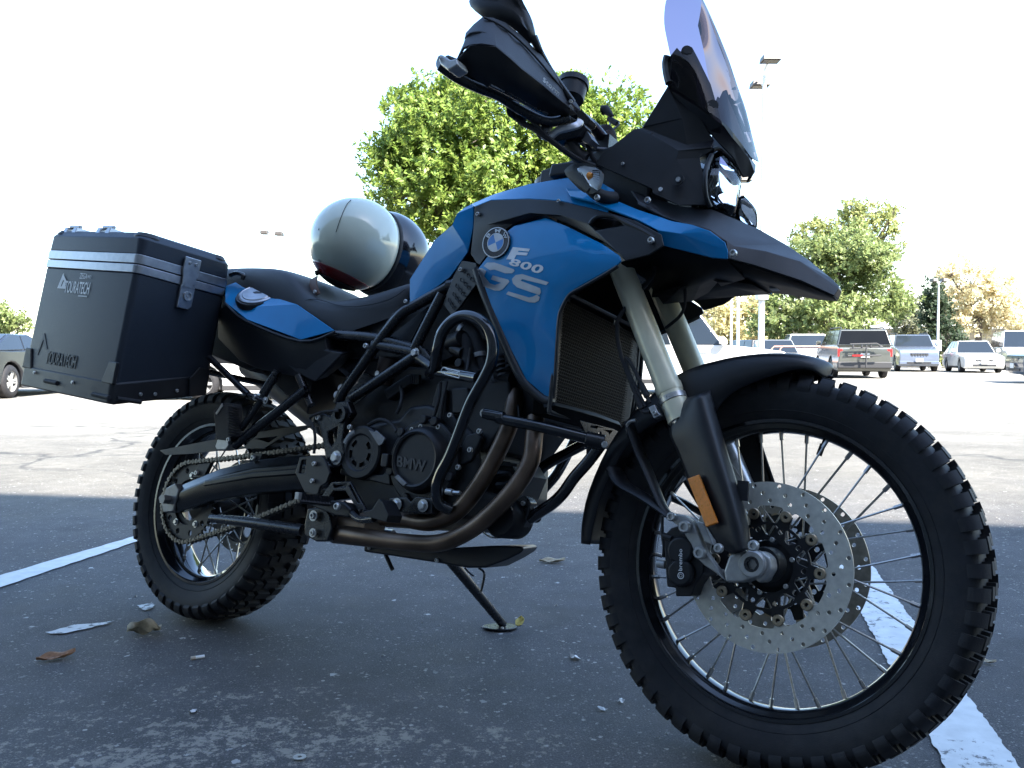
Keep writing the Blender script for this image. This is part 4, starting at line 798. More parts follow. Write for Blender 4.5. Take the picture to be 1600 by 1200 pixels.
# roundel
rc=Vector((0.9893,-0.186,0.6391)); ru=(Vector((1.0244,-0.188,0.6445))-rc); rv=(Vector((0.9797,-0.184,0.6729))-rc)
nn=ru.cross(rv).normalized(); nn=nn if nn.y<0 else -nn
def rd(r,a): return rc+ru*(r*math.cos(a))+rv*(r*math.sin(a))
b=MB(); n=48
for r0,r1,l0,l1 in ((0,.94,.004,.0045),(.94,1.0,.0045,.002)):
    b.add([rd(r0,2*math.pi*k/n)+nn*l0 for k in range(n)]+[rd(r1,2*math.pi*k/n)+nn*l1 for k in range(n)],[(k,(k+1)%n,n+(k+1)%n,n+k) for k in range(n)])
b.add([rd(1,2*math.pi*k/n)+nn*.002 for k in range(n)]+[rd(1.0,2*math.pi*k/n)-nn*.012 for k in range(n)],[(k,(k+1)%n,n+(k+1)%n,n+k) for k in range(n)])
ro=b.build('roundel_badge',M_gloss,bike,smooth=40,recalc=False)
def sector(a0,a1,r0,r1,l,m,name):
    b=MB(); k=12; v=[rd(r0,a0+(a1-a0)*i/k)+nn*l for i in range(k+1)]+[rd(r1,a0+(a1-a0)*i/k)+nn*l for i in range(k+1)]
    b.add(v,[(i,i+1,k+2+i,k+1+i) for i in range(k)]); return b.build(name,m,ro,recalc=False,smooth=0)
for k in range(4): sector(R(10+90*k),R(100+90*k),.0,.57,.0052,M_bluew if k in(1,3) else M_print,'roundel_quarter')
b=MB()
for r0,r1 in((.94,1.0),(.57,.62)): b.add([rd(r0,2*math.pi*k/n)+nn*.0056 for k in range(n)]+[rd(r1,2*math.pi*k/n)+nn*.0053 for k in range(n)],[(k,(k+1)%n,n+(k+1)%n,n+k) for k in range(n)])
b.build('roundel_ring',M_print,ro,recalc=False,smooth=0)
b=MB()
for ch,ac in (('B',128),('M',72),('W',20)):
    a=R(ac); w_=R(30) if ch!='B' else R(22)
    b.text(ch,lambda u,v,w,a=a,w_=w_:rd(.66+.23*v,a+w_*(.5-u))+nn*.0056,bold=.03)
b.build('roundel_letters',M_print,ro,recalc=False,smooth=0)
# black tank trim with the air duct opening
V=[(0.9026,-0.168,0.7343),(0.946,-0.17,0.7442),(1.0482,-0.172,0.7367),(1.1259,-0.176,0.7242),(1.2063,-0.18,0.6996),(1.2485,-0.184,0.6857),(1.3135,-0.188,0.6616),(1.3711,-0.19,0.63),(1.3796,-0.192,0.6072),(1.3556,-0.195,0.5913),(1.3058,-0.2,0.5793),(1.2928,-0.2,0.5935),(1.2439,-0.189,0.6256),(1.1504,-0.172,0.6733),(1.0921,-0.166,0.6984),(1.0145,-0.168,0.6863),(0.9968,-0.168,0.6749),(0.9637,-0.165,0.6377),(0.9311,-0.16,0.6028),(0.9185,-0.158,0.6079),(0.8979,-0.156,0.63),(0.9014,-0.162,0.6865),(0.9585,-0.176,0.6871),(1.0582,-0.18,0.7012),(1.143,-0.18,0.6885),(1.2089,-0.186,0.6641),(1.2275,-0.19,0.6482),(1.2267,-0.186,0.6768),(1.2662,-0.188,0.6728),(1.2897,-0.19,0.6543),(1.3599,-0.192,0.6202),(1.3376,-0.196,0.5983)]
F=[(0,1,22,21),(1,2,23,22),(2,3,24,23),(3,4,27,25),(3,25,24),(4,5,28,27),(5,6,29,28),(6,7,30,29),(7,8,30),(8,9,31,30),(9,10,31),(10,11,31),(11,12,26,31),(12,13,24,25),(12,25,26),(13,14,23,24),(14,15,22,23),(15,16,22),(16,17,21,22),(17,18,20,21),(18,19,20),(29,30,31,26)]
panel('tank_trim',V,F,M_panel,.004,smooth=30)
b=MB(); b.add([(1.2066,-0.178,0.6669),(1.2206,-0.176,0.6833),(1.2651,-0.178,0.678),(1.2878,-0.18,0.6599),(1.3594,-0.182,0.6233),(1.3337,-0.186,0.5986),(1.2927,-0.186,0.5934),(1.2273,-0.18,0.6449),(1.2658,-0.15,0.6715),(1.2187,-0.15,0.664)],[(3,4,5,6,9,8),(6,7,9),(7,0,9)]); pb('duct_floor',b,M_panel,solid=.003)
b=MB(); b.tube([(1.2126,-0.188,0.6632),(1.218,-0.188,0.6707),(1.2288,-0.188,0.6768),(1.2492,-0.188,0.6768),(1.2685,-0.188,0.6726),(1.2908,-0.188,0.6604),(1.3292,-0.188,0.6413),(1.3576,-0.188,0.6245)],.0045,8,5); pb('duct_lip',b,M_panel); pb('duct_lip',b.mirrored(),M_panel)
bolt((1.3551,-0.196,0.6168),.0065); bolt((1.1287,-0.18,0.7211),.004); bolt((0.9154,-0.168,0.7151),.005)
# edge beading round the blue panel
b=MB(); b.tube([(0.9342,-0.174,0.5881),(0.9573,-0.175,0.5452),(0.9896,-0.175,0.493),(1.0283,-0.175,0.433),(1.0584,-0.174,0.3861),(1.0871,-0.173,0.3482),(1.1187,-0.172,0.3229),(1.147,-0.172,0.3083),(1.1629,-0.172,0.308)],.0105,10,6); pb('panel_beading',b,M_panel); pb('panel_beading',b.mirrored(),M_panel)
b=MB(); b.tube([(1.1648,-0.176,0.3125),(1.1691,-0.184,0.3617),(1.1691,-0.19,0.4206),(1.1677,-0.192,0.472),(1.1734,-0.193,0.4933),(1.1882,-0.195,0.5175),(1.2172,-0.198,0.5313),(1.2624,-0.203,0.551),(1.2943,-0.206,0.5672)],.004,8,5); pb('panel_beading',b,M_panel); pb('panel_beading',b.mirrored(),M_panel)
# knee pad with scale texture
V=[(0.8731,-0.152,0.618),(0.9185,-0.158,0.6079),(0.9244,-0.158,0.5917),(0.9323,-0.155,0.5706),(0.8607,-0.145,0.491),(0.8271,-0.143,0.5216),(0.8515,-0.148,0.5833)]
kp,kpb=panel('knee_pad',V,[(0,1,2,3,6),(3,4,5,6)],M_panel,.006)
b=MB()
for i in range(5):
    for j in range(3):
        u=.12+.19*i; w=.18+.3*j+(.1 if i%2 else 0)
        a0=Vector((0.8906,-0.157,0.6058)).lerp(Vector((0.8422,-0.147,0.5226)),u); a1=Vector((0.9318,-0.159,0.5743)).lerp(Vector((0.8662,-0.149,0.4948)),u); p=a0.lerp(a1,min(w,.95)); e=(a1-a0).normalized(); g_=(Vector((0.8662,-0.149,0.4948))-Vector((0.9318,-0.159,0.5743))).normalized()
        b.tube([p-e*.009,p-e*.004+g_*.006,p+e*.004+g_*.003,p+e*.009],.0014,6,3)
b.build('pad_scale',M_grip,kp); bolt((0.8785,-0.156,0.5945),.0055,kp)
# blue tank cover: knee facets and top strip
V=[(0.8391,-0.16,0.7008),(0.8452,-0.156,0.7276),(0.8521,-0.142,0.7444),(0.8731,-0.142,0.7525),(0.9327,-0.14,0.7709),(1.0178,-0.135,0.7865),(1.0846,-0.13,0.7918),(1.1285,-0.125,0.7964),(1.1982,-0.135,0.7707),(1.2328,-0.14,0.7493),(0.9009,-0.166,0.7356),(0.9444,-0.168,0.7456),(1.0468,-0.17,0.738),(1.1246,-0.174,0.7255),(1.205,-0.178,0.7008),(1.2473,-0.182,0.6869),(0.8919,-0.15,0.6911),(0.8907,-0.154,0.6482),(0.8912,-0.158,0.6337),(0.8377,-0.142,0.5841),(0.7234,-0.135,0.5187),(0.7093,-0.132,0.5864),(0.7744,-0.136,0.678),(0.8793,-0.16,0.6554),(0.8853,-0.15,0.7421),(0.789,-0.145,0.5945)]
F=[(0,1,24,16),(1,2,24),(2,3,24),(3,4,11,10),(3,10,24),(4,5,12,11),(5,6,13,12),(6,7,14,13),(7,8,15,14),(8,9,15),(0,16,17,23),(22,0,23),(23,17,18,19),(22,23,25,21),(23,19,25),(21,25,20),(25,19,20)]
tc_,tcb=panel('tank_cover',V,F,M_blue,.004,smooth=30)
# top of the tank between the two sides
b=MB(); L_=[V[i] for i in (21,22,0,1,2,3,4,5,6,7)]
rings=[]
for q in L_:
    q=Vector(q); rings.append([(q.x,q.y*k,q.z+.022*(1-k*k)-.0006) for k in (1,.6,.2,-.2,-.6,-1)])
b.loft(rings,closed=False); pb('tank_top',b,M_blue,smooth=60)
b=MB(); b.lathe([(0,.05),(.012,.05),(.016,.044),(.016,0)],(1.0,0,.83),(-.1,0,1),28); pb('dummy_filler_cap',b,M_panel)
# seat
sts=[(-.13,.645,.10,.60),(-.06,.657,.135,.585),(.06,.655,.15,.575),(.18,.648,.158,.565),(.28,.638,.160,.55),(.335,.612,.160,.53),(.38,.568,.160,.49),(.45,.545,.158,.455),(.53,.552,.150,.452),(.60,.567,.138,.475),(.66,.588,.120,.50),(.71,.605,.105,.525)]
b=MB(); rings=[]
for x,zc,w,zb in sts:
    rr=[]
    for k in range(13):
        t=-1+2*k/12; s=abs(t); y=w*math.copysign(min(1,s*1.18)**.85,t); z=zc-(.010*s*s) if s<.8 else zc-.0064-(zc-.0064-zb)*((s-.8)/.2)**1.3
        rr.append((x,y,z))
    rings.append(rr)
b.loft(rings,closed=False); b.add([rings[0][k] for k in range(13)],[tuple(range(13))]); b.add([rings[-1][k] for k in range(13)],[tuple(range(13))])
seat=pb('seat',b,M_vinyl,sub=2,smooth=80,weld=True)
b=MB(); b.tube([(0.382,-0.155,0.5359),(0.4249,-0.15,0.5431),(0.5237,-0.149,0.5228),(0.5952,-0.143,0.5251),(0.6574,-0.132,0.5418),(0.6892,-0.12,0.5672)],.0011,6,8); b.build('seat_seam',M_grip,seat)
# netting strap behind the seat
b=MB()
for k in range(9):
    y=-.10+.025*k; b.tube([(-.30,y,.66),(-.18,y*.95,.668),(-.06,y*.9,.665)],.003,6,3)
for x in (-.29,-.24,-.19,-.14,-.09): b.tube([(x,-.11,.66+.03*(x+.3)),(x,0,.676),(x,.11,.66+.03*(x+.3))],.003,6,4)
tagp(b.build('cargo_net',M_grip,bike),None)
b=MB(); b.tube([(0.1057,-0.17,0.6134),(0.1334,-0.172,0.6175),(0.161,-0.172,0.6103),(0.1594,-0.172,0.5988)],.006,10,5); b.tube([(-.02,-.16,.60),(-.20,-.15,.615),(-.31,-.10,.62),(-.33,0,.62),(-.31,.10,.62),(-.20,.15,.615),(-.02,.16,.60)],.010,10,6); pb('grab_rail',b,M_tube)
# rear blue side panel
V=[(0.0839,-0.165,0.5861),(0.1104,-0.15,0.6009),(0.1645,-0.172,0.5406),(0.2012,-0.176,0.5316),(0.3898,-0.178,0.5244),(0.5291,-0.172,0.4576),(0.4398,-0.192,0.4306),(0.2407,-0.205,0.4825),(0.1411,-0.2,0.5312),(0.2128,-0.19,0.5176),(0.4259,-0.19,0.4508),(0.2888,-0.155,0.547),(0.3184,-0.158,0.5369)]
F=[(0,1,2,8),(2,3,9,7,8),(3,4,10,9),(9,10,6,7),(4,5,10),(10,5,6),(1,11,4,3,2)]
tlp,_=panel('tail_side_panel',V,F,M_blue,.004,smooth=26)
b=MB(); b.tube([(0.142,-0.2,0.5272),(0.2406,-0.204,0.4777),(0.4396,-0.191,0.4266),(0.5303,-0.171,0.4536)],.004,8,4); pb('panel_beading',b,M_panel); pb('panel_beading',b.mirrored(),M_panel)
# fuel filler cap on the right tail panel
fc=Vector((0.2178,-0.16,0.5593)); fn=Vector((.24,-.62,.75)).normalized()
b=MB(); b.lathe([(-.03,.060),(-.004,.060),(.000,.057),(.000,.0)],fc,fn,40); fr_=pb('filler_neck',b,M_panel)
b=MB(); b.lathe([(-.002,.052),(.003,.051),(.005,.047),(.0035,.045),(.0035,.041),(.0055,.039),(.0055,0)],fc,fn,40); fcap=b.build('fuel_cap',M_band,fr_,smooth=25)
a__,u__,w__=basis(fn); b=MB(); b.prism([fc+fn*.0056+u__*x+w__*y for x,y in((-.012,-.002),(.006,-.006),(.014,0),(.006,.006),(-.012,.002))],fn*.001); b.build('cap_flap',M_panel,fr_,bevel=.001)
# underseat fuel tank body
V=[(0.0766,-0.17,0.5141),(0.1292,-0.19,0.5283),(0.2311,-0.196,0.4775),(0.432,-0.184,0.427),(0.501,-0.175,0.4404),(0.5107,-0.17,0.41),(0.5593,-0.165,0.4018),(0.5235,-0.155,0.3712),(0.4639,-0.15,0.3343),(0.4112,-0.155,0.3429),(0.269,-0.165,0.3603),(0.183,-0.16,0.3826),(0.0681,-0.15,0.4452),(0.2105,-0.192,0.4663),(0.4031,-0.188,0.4059)]
F=[(0,1,13,12),(1,2,13),(2,3,14,13),(3,4,5,14),(14,5,6,7),(14,7,8,9),(13,14,9,10),(13,10,11),(12,13,11)]
b=MB(); b.add(V,F); n=len(b.v); pb('fuel_tank',b,M_panel,solid=.05,bevel=.004,smooth=30); pb('fuel_tank',b.mirrored(),M_panel,solid=.05,bevel=.004,smooth=30)
b=MB(); b.loft([[Vector(p)+Vector(e) for e in ((0,0,0),(0,.12,.02),(0,.12,.12),(0,0,.12))] for p in [(0.0103,-0.1,0.4594),(0.1905,-0.1,0.3714),(0.4012,-0.1,0.2572)]]); pb('inner_mudguard',b,M_plastic,bevel=.004)
b=MB(); b.loft([[(x,-w,z0),(x,-w,z1),(x,w,z1),(x,w,z0)] for x,w,z0,z1 in((-.34,.07,.44,.50),(-.27,.10,.42,.56),(-.05,.13,.42,.58),(.2,.14,.36,.56),(.36,.13,.40,.50))]); pb('tail_unit',b,M_plastic,bevel=.008)
b=MB(); b.loft([[(x,-.07,z),(x,.07,z),(x,.07,z+.006),(x,-.07,z+.006)] for x,z in((-.28,.45),(-.34,.38),(-.37,.30))]); b.box((-.35,0,.49),(.04,.12,.05)); pb('number_plate_bracket',b,M_plastic)
# lower side cover under the tail tank
V=[(0.2867,-0.172,0.4255),(0.5114,-0.172,0.4095),(0.5621,-0.168,0.4028),(0.469,-0.155,0.3346),(0.4037,-0.165,0.357)]; panel('tail_side_cover',V,[(0,1,4),(1,2,3,4)],M_cover,.004)
# grey side cover behind the frame
V=[(0.4998,-0.112,0.4614),(0.6411,-0.12,0.4997),(0.6977,-0.122,0.5299),(0.7157,-0.122,0.5283),(0.6676,-0.125,0.495),(0.6206,-0.12,0.4431)]; panel('side_cover',V,[(0,1,5),(1,4,5),(1,2,3,4)],M_cover,.004)
V=[(0.6505,-0.12,0.4469),(0.7669,-0.12,0.524),(0.7582,-0.12,0.5072),(0.7217,-0.116,0.4379)]; panel('side_cover',V,[(0,1,2,3)],M_cover,.004)
b=MB(); b.loft([[(x,-w,z0),(x,-w,z1),(x,w,z1),(x,w,z0)] for x,w,z0,z1 in((.50,.10,.40,.47),(.66,.105,.40,.53),(.80,.10,.40,.62),(1.0,.10,.47,.70))]); pb('airbox',b,M_plastic,bevel=.01)
# radiator and its honeycomb guard
b=MB(); b.box((1.132,0,.40),(.044,.33,.24)); rad=pb('radiator',b,MATS.get('rad') or mat('radiator_core',(.004,.004,.0045),.8,0,spec=.05),bevel=.004)
b=MB()
for k in range(46): b.box((1.156,0,.288+.005*k),(.002,.32,.0015))
b.build('radiator_fin',mat('radiator_fins',(.004,.004,.0045),.8,0,spec=.05),rad)
hx=.0078; b=MB(); rows=int(.235/(hx*.866)); cols=int(.345/hx); w2=.0006
def hexbar(p,q):
    d=(Vector(q)-Vector(p)); n_=Vector((0,-d.z,d.y)).normalized()*w2
    b.add([Vector(p)-n_,Vector(q)-n_,Vector(q)+n_,Vector(p)+n_],[(0,1,2,3)])
for r_ in range(rows):
    for c_ in range(cols):
        cy=-.17+c_*hx+(hx/2 if r_%2 else 0); cz=.288+r_*hx*.866; s=hx/math.sqrt(3)
        P6=[(1.162+.0*cz,cy+s*math.sin(R(60*k)),cz+s*math.cos(R(60*k))) for k in range(6)]
        for k in range(3): hexbar(P6[k],P6[k+1])
rg=b.build('radiator_guard',mat('guard_mesh',(.007,.0075,.009),.55,0,.1,80,spec=.12),rad,smooth=0,recalc=False)
b=MB(); fr4=[(1.162,-.18,.285),(1.162,.18,.285),(1.162,.18,.53),(1.162,-.18,.53)]
for i in range(4): b.tube([fr4[i],fr4[(i+1)%4]],.005,8,1)
b.build('guard_frame',M_panel,rad)
# shroud walls joining the side panels to the radiator, and the lower lip
V=[(1.1614,-0.184,0.4915),(1.1617,-0.178,0.4145),(1.1602,-0.168,0.318),(1.13,-.090,.285),(1.13,-.100,.54)]; panel('radiator_shroud',V,[(0,1,4),(1,2,3,4)],M_panel,.003)
V=[(1.1434,-0.18,0.3004),(1.1667,-0.178,0.3067),(1.1742,-0.12,0.307),(1.1846,-0.03,0.3063),(1.1903,0.06,0.3015),(1.1946,0.09,0.2817),(1.1706,0.06,0.2822),(1.1553,-0.05,0.2845),(1.1499,-0.13,0.2836),(1.151,-0.17,0.2868)]
b=MB(); b.add(V,[(0,1,8,9),(1,2,7,8),(2,3,6,7),(3,4,5,6)]); pb('radiator_lip',b,M_dark,solid=.012,bevel=.002)
b=MB(); b.plate([[(q[1],q[2]) for q in [(1.2,-0.1276,0.2771),(1.2,0.016,0.2793),(1.2,0.0528,0.2758),(1.2,0.0122,0.2434),(1.2,-0.0593,0.2087),(1.2,-0.0763,0.2121),(1.2,-0.0814,0.2351),(1.2,-0.0962,0.2541)]],[(q[1],q[2]) for q in [(1.2,-0.0818,0.2743),(1.2,-0.0493,0.2766),(1.2,-0.0535,0.2702),(1.2,-0.0833,0.2689)]],[(q[1],q[2]) for q in [(1.2,-0.0062,0.2742),(1.2,0.0167,0.2762),(1.2,0.0019,0.2639)]],circle(((1.2,-0.0383,0.2593)[1],(1.2,-0.0383,0.2593)[2]),.008,14)],.006,lambda u,v,w:Vector((1.2+w,u,v))); pb('lower_bracket',b,M_tube,bevel=.001)
# ---------------------------------------------------------------- beak and headlight
U=[(1.2689,-0.135,0.7473),(1.2962,-0.115,0.739),(1.3572,-0.09,0.7217),(1.4199,-0.075,0.7142),(1.5004,-0.04,0.681),(1.5525,-0.022,0.6509),(1.5995,-0.016,0.6167),(1.6401,-0.012,0.5824),(1.6531,-0.006,0.5691)]
Mm=[(1.2928,-0.15,0.7185),(1.3332,-0.147,0.6951),(1.3722,-0.143,0.6719),(1.4076,-0.137,0.667),(1.4436,-0.132,0.6526),(1.4869,-0.118,0.6224),(1.5371,-0.088,0.6186),(1.5902,-0.054,0.6068),(1.6555,-0.011,0.5622)]
Lw=[(1.2948,-0.152,0.7092),(1.3533,-0.15,0.68),(1.409,-0.139,0.661),(1.445,-0.134,0.6459),(1.4747,-0.126,0.6286),(1.4823,-0.126,0.5956),(1.5266,-0.106,0.5858),(1.603,-0.068,0.5636),(1.649,-0.016,0.5472)]
b=MB(); n=len(U)
b.add(U+Mm+Lw,[(i,i+1,n+i+1,n+i) for i in range(n-1)]+[(n+i,n+i+1,2*n+i+1,2*n+i) for i in range(n-1)])
b.mirror()
m3n=3*n; b.f+=[(i,i+1,m3n+i+1,m3n+i) for i in range(4,n-1)]+[(n-1,2*n-1,m3n+2*n-1,m3n+n-1),(2*n-1,3*n-1,m3n+3*n-1,m3n+2*n-1)]
bk=pb('front_beak',b,M_panel,solid=.004,bevel=.0015,smooth=24,weld=True)
U2=[(1.4479,-0.12,0.5997),(1.4745,-0.116,0.5974),(1.5245,-0.1,0.5864),(1.6016,-0.063,0.5638),(1.6485,-0.014,0.547)]
b=MB(); b.add(U2,[]); b.mirror(); b.f+=[(k,k+1,6+k,5+k) for k in range(4)]
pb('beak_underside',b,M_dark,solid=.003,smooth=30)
b=MB(); b.box((1.5167,0.065,0.5867),(.03,.022,.004)); pb('rating_sticker',b,M_printd,bk)
# blue wing continuing the tank line under the beak
V=[(1.122,-0.15,0.7611),(1.1942,-0.155,0.7454),(1.2991,-0.158,0.6964),(1.3722,-0.152,0.6689),(1.4119,-0.146,0.6604),(1.4481,-0.142,0.6463),(1.4756,-0.134,0.6252),(1.4818,-0.132,0.6086),(1.4824,-0.13,0.5932),(1.4545,-0.136,0.5953),(1.3601,-0.165,0.6173),(1.3581,-0.18,0.6423),(1.315,-0.184,0.6657),(1.2561,-0.186,0.6906),(1.2116,-0.184,0.712),(1.1555,-0.18,0.7295),(1.3962,-0.162,0.6385)]
F=[(0,1,14,15),(1,2,13,14),(2,12,13),(2,3,11,12),(3,4,16,11),(4,5,16),(5,6,7,16),(7,8,9,16),(16,9,10,11)]
panel('beak_wing',V,F,M_blue,.004,smooth=24)
bolt((1.4921,-0.128,0.6038),.0072,bk); bolt((1.3175,-0.152,0.7146),.0065,bk)
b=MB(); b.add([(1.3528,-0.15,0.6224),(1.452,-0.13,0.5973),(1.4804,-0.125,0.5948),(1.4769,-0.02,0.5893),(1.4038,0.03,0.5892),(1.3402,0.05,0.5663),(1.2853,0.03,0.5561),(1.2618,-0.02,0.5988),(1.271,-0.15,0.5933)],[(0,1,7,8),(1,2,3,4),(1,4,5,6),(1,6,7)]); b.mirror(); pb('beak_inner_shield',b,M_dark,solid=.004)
# cowl round the headlight
V=[(1.2578,-0.132,0.8792),(1.3599,-0.128,0.822),(1.3571,-0.128,0.8047),(1.3151,-0.135,0.745),(1.1901,-0.155,0.8039),(1.2026,-0.155,0.8235),(1.2748,-0.128,0.8816),(1.3677,-0.108,0.8402),(1.4116,-0.078,0.8565),(1.4113,-0.088,0.8382),(1.3228,-0.128,0.9635),(1.2781,-0.13,0.8817),(1.3553,-0.118,0.8936),(1.3996,-0.09,0.8768),(1.3865,-0.102,0.9004),(1.3404,-0.12,0.937),(1.3939,-0.1,0.8135),(1.4231,-0.1,0.7143),(1.3185,-0.138,0.7348),(1.3744,-0.135,0.7065),(1.3977,-0.092,0.8339),(1.4312,-0.1,0.8879)]
F=[(0,1,2,3,4,5),(0,6,7,1),(7,8,9,1),(10,11,12,15),(15,12,13,14),(12,11,6,7),(13,12,7,8),(2,1,9,20,16),(3,2,16,17,19,18)]
cw,_=panel('headlight_cowl',V,F,M_panel,.004,smooth=20)
b=MB(); b.lathe([(0,.0),(0,.005),(-.003,.005),(-.003,0)],(1.3692,-0.134,0.7585),(0,1,0),14); cg=pb('cowl_screw',b,M_alu,cw); b=MB(); b.lathe([(.002,.0055),(.002,.011),(-.001,.011),(-.001,.0055)],(1.3688,-0.133,0.7589),(0,1,0),20,closed=True); pb('cowl_grommet',b,M_grip,cw)
b=MB(); b.lathe([(0,0),(0,.0042),(-.002,.0042),(-.002,0)],(1.3343,-0.137,0.7414),(0,1,0),14); pb('cowl_rivet',b,M_white2,cw)
bolt((1.2505,-0.148,0.7995),.0035,cw)
# brow above the lamp
V=[(1.3988,-0.088,0.8778),(1.38,-0.1,0.9135),(1.4286,-0.075,0.8857),(1.4392,-0.058,0.8691),(1.4643,-0.022,0.8379),(1.4711,-0.004,0.8149),(1.4662,0,0.8044),(1.4543,-0.015,0.7982),(1.4454,-0.05,0.826),(1.4202,-0.074,0.8525)]
b=MB(); b.add(V,[(0,1,2,3,9),(3,8,9),(3,4,7,8),(4,5,6,7)]); b.mirror(); b.f.append((5,4,14,15)); b.f.append((6,5,15,16)); pb('headlight_brow',b,M_panel,solid=.005,bevel=.001,smooth=24,weld=True)
# headlamp: two lenses, the larger on the right side of the machine
def lamp(name,pts,depth,yscale=1):
    root=MB(); P=[Vector(p) for p in pts]; c=sum(P,Vector())/len(P); N=Vector((.86,-.40,.12)).normalized()
    n=len(P); rings=[[c+(p-c)*1.06-N*.05 for p in P],[c+(p-c)*1.06+N*.000 for p in P],[c+(p-c)*1.01+N*.003 for p in P],[c+(p-c)*.985-N*.006 for p in P]]
    root.loft(rings,cap=False); h=pb(name,root,M_gloss,smooth=40)
    l=MB(); rr=[[c+(p-c)*k+N*(depth*(1-k*k)) for p in P] for k in (.99,.8,.6,.4,.2,.02)]
    l.loft(rr,cap=True); l.build('lens',M_hlens,h,smooth=80)
    rf=MB(); rr=[[c+(p-c)*k-N*(.006+.034*(1-k**2)) for p in P] for k in (.985,.9,.75,.6,.45,.3,.16)]
    rf.loft(rr,cap=False); rf.add([q for q in rr[-1]],[tuple(range(n))]); rf.build('reflector',M_reflector,h,smooth=20)
    bl=MB(); bl.lathe([(-.04,.010),(-.02,.010),(-.018,.008),(-.012,.007),(-.010,0)],c-Vector((0,0,.012)),N,16); bl.build('bulb_shield',M_alu,h)
    return h
lens1=[(1.4086,-0.045,0.8458),(1.4106,-0.036,0.8497),(1.4188,-0.02,0.8419),(1.4298,-0.01,0.8271),(1.441,-0.004,0.805),(1.4446,-0.004,0.7854),(1.4448,-0.01,0.764),(1.4452,-0.016,0.741),(1.4448,-0.02,0.7188),(1.4394,-0.03,0.7144),(1.4337,-0.045,0.7151),(1.4259,-0.065,0.7192),(1.4201,-0.08,0.7228),(1.4182,-0.09,0.7343),(1.4153,-0.095,0.7532),(1.414,-0.092,0.7786),(1.4077,-0.072,0.8189),(1.4068,-0.06,0.8343)]
lamp('headlight',lens1,.030)
lens2=[(1.4372,0.035,0.778),(1.4419,0.05,0.774),(1.4475,0.07,0.7648),(1.4501,0.085,0.7539),(1.45,0.092,0.7423),(1.4497,0.092,0.7295),(1.4414,0.08,0.7272),(1.4324,0.055,0.7295),(1.4287,0.04,0.7327),(1.4309,0.03,0.7485),(1.4329,0.028,0.7671)]
lamp('headlight',lens2,.02)
b=MB(); b.tube([(1.4119,-0.085,0.8227),(1.4148,-0.112,0.7838),(1.4172,-0.118,0.7537),(1.4193,-0.11,0.7271),(1.4232,-0.095,0.7118)],.005,10,5); b.tube([(1.4084,-0.075,0.8385),(1.4122,-0.055,0.8484),(1.4183,-0.035,0.8447),(1.4324,-0.018,0.8304)],.005,8,5); pb('headlight_surround',b,M_plastic)
b=MB(); b.loft([[(1.27,-.12,.66),(1.27,-.12,.85),(1.27,.12,.85),(1.27,.12,.66)],[(1.335,-.10,.68),(1.33,-.095,.86),(1.33,.095,.86),(1.335,.10,.68)]]); pb('headlight_housing',b,M_plastic,bevel=.004)
b=MB(); b.loft([[(1.02,-.10,.74),(1.02,-.10,.83),(1.02,.10,.83),(1.02,.10,.74)],[(1.30,-.12,.70),(1.30,-.13,.87),(1.30,.13,.87),(1.30,.12,.70)]]); pb('cowl_bracket',b,M_plastic,bevel=.004)
# windscreen
rows=[[(1.3296,-0.135,0.9591),(1.39,-0.125,0.9151),(1.4394,-0.102,0.8779),(1.4528,-0.055,0.8618),(1.4604,0,0.8471)],[(1.33,-0.135,1.0054),(1.3753,-0.118,0.9917),(1.4062,-0.085,0.9793),(1.4259,-0.045,0.9673),(1.43,0,0.9571)],[(1.3176,-0.132,1.046),(1.3564,-0.112,1.0438),(1.3816,-0.077,1.0404),(1.3944,-0.04,1.0447),(1.4014,0,1.0489)],[(1.2975,-0.122,1.1065),(1.3302,-0.098,1.11),(1.3498,-0.062,1.1178),(1.3626,-0.03,1.1225),(1.3669,0,1.13)],[(1.2872,-0.105,1.1655),(1.3089,-0.08,1.1768),(1.325,-0.052,1.1863),(1.3354,-0.025,1.1891),(1.3404,0,1.1846)],[(1.2815,-0.075,1.2103),(1.2933,-0.055,1.2262),(1.3033,-0.035,1.2377),(1.3093,-0.015,1.2428),(1.3135,0,1.2378)]]
b=MB(); gridr=[[Vector(q) for q in r]+[Vector((q[0],-q[1],q[2])) for q in reversed(r[:-1])] for r in rows]
b.loft(igrid(gridr,4,4),closed=False); ws=pb('windscreen',b,M_screen,smooth=80)
ev=[]
def off(q,d=.012): return Vector(q)+Vector((-.6*d,.8*d if q[1]<0 else -.8*d,0))
V=[off(q) for q in [(1.3276,-0.133,0.9604),(1.324,-0.133,1.0281),(1.3363,-0.126,1.0513),(1.3427,-0.122,1.0433),(1.3519,-0.115,1.0561),(1.3624,-0.11,1.0547),(1.3733,-0.098,1.0329),(1.4006,-0.088,0.9789),(1.4384,-0.1,0.8802),(1.3895,-0.124,0.9161)]]
V+=[off(q,.012) for q in [(1.3246,-0.13,0.945),(1.3653,-0.118,0.9078),(1.4008,-0.092,0.8727),(1.4239,-0.075,0.8641)]]
wb,_=panel('screen_bracket',V,[(0,1,2,3,6,9),(3,4,5,6),(6,7,8,9),(0,9,11,10),(9,8,12,11),(8,13,12)],M_panel,.004,smooth=20)
for q in ((1.3527,-0.118,1.0369),(1.4142,-0.108,0.9158)):
    b=MB(); b.lathe([(-.002,0),(-.002,.0115),(.004,.0115),(.004,0)],q,(-.55,.83,0),20); b.lathe([(-.0035,.004),(-.0035,.0075),(-.002,.0075)],q,(-.55,.83,0),12); b.build('screen_fastener',M_grip,ws)
    b=b.mirrored(); b.build('screen_fastener',M_grip,ws)
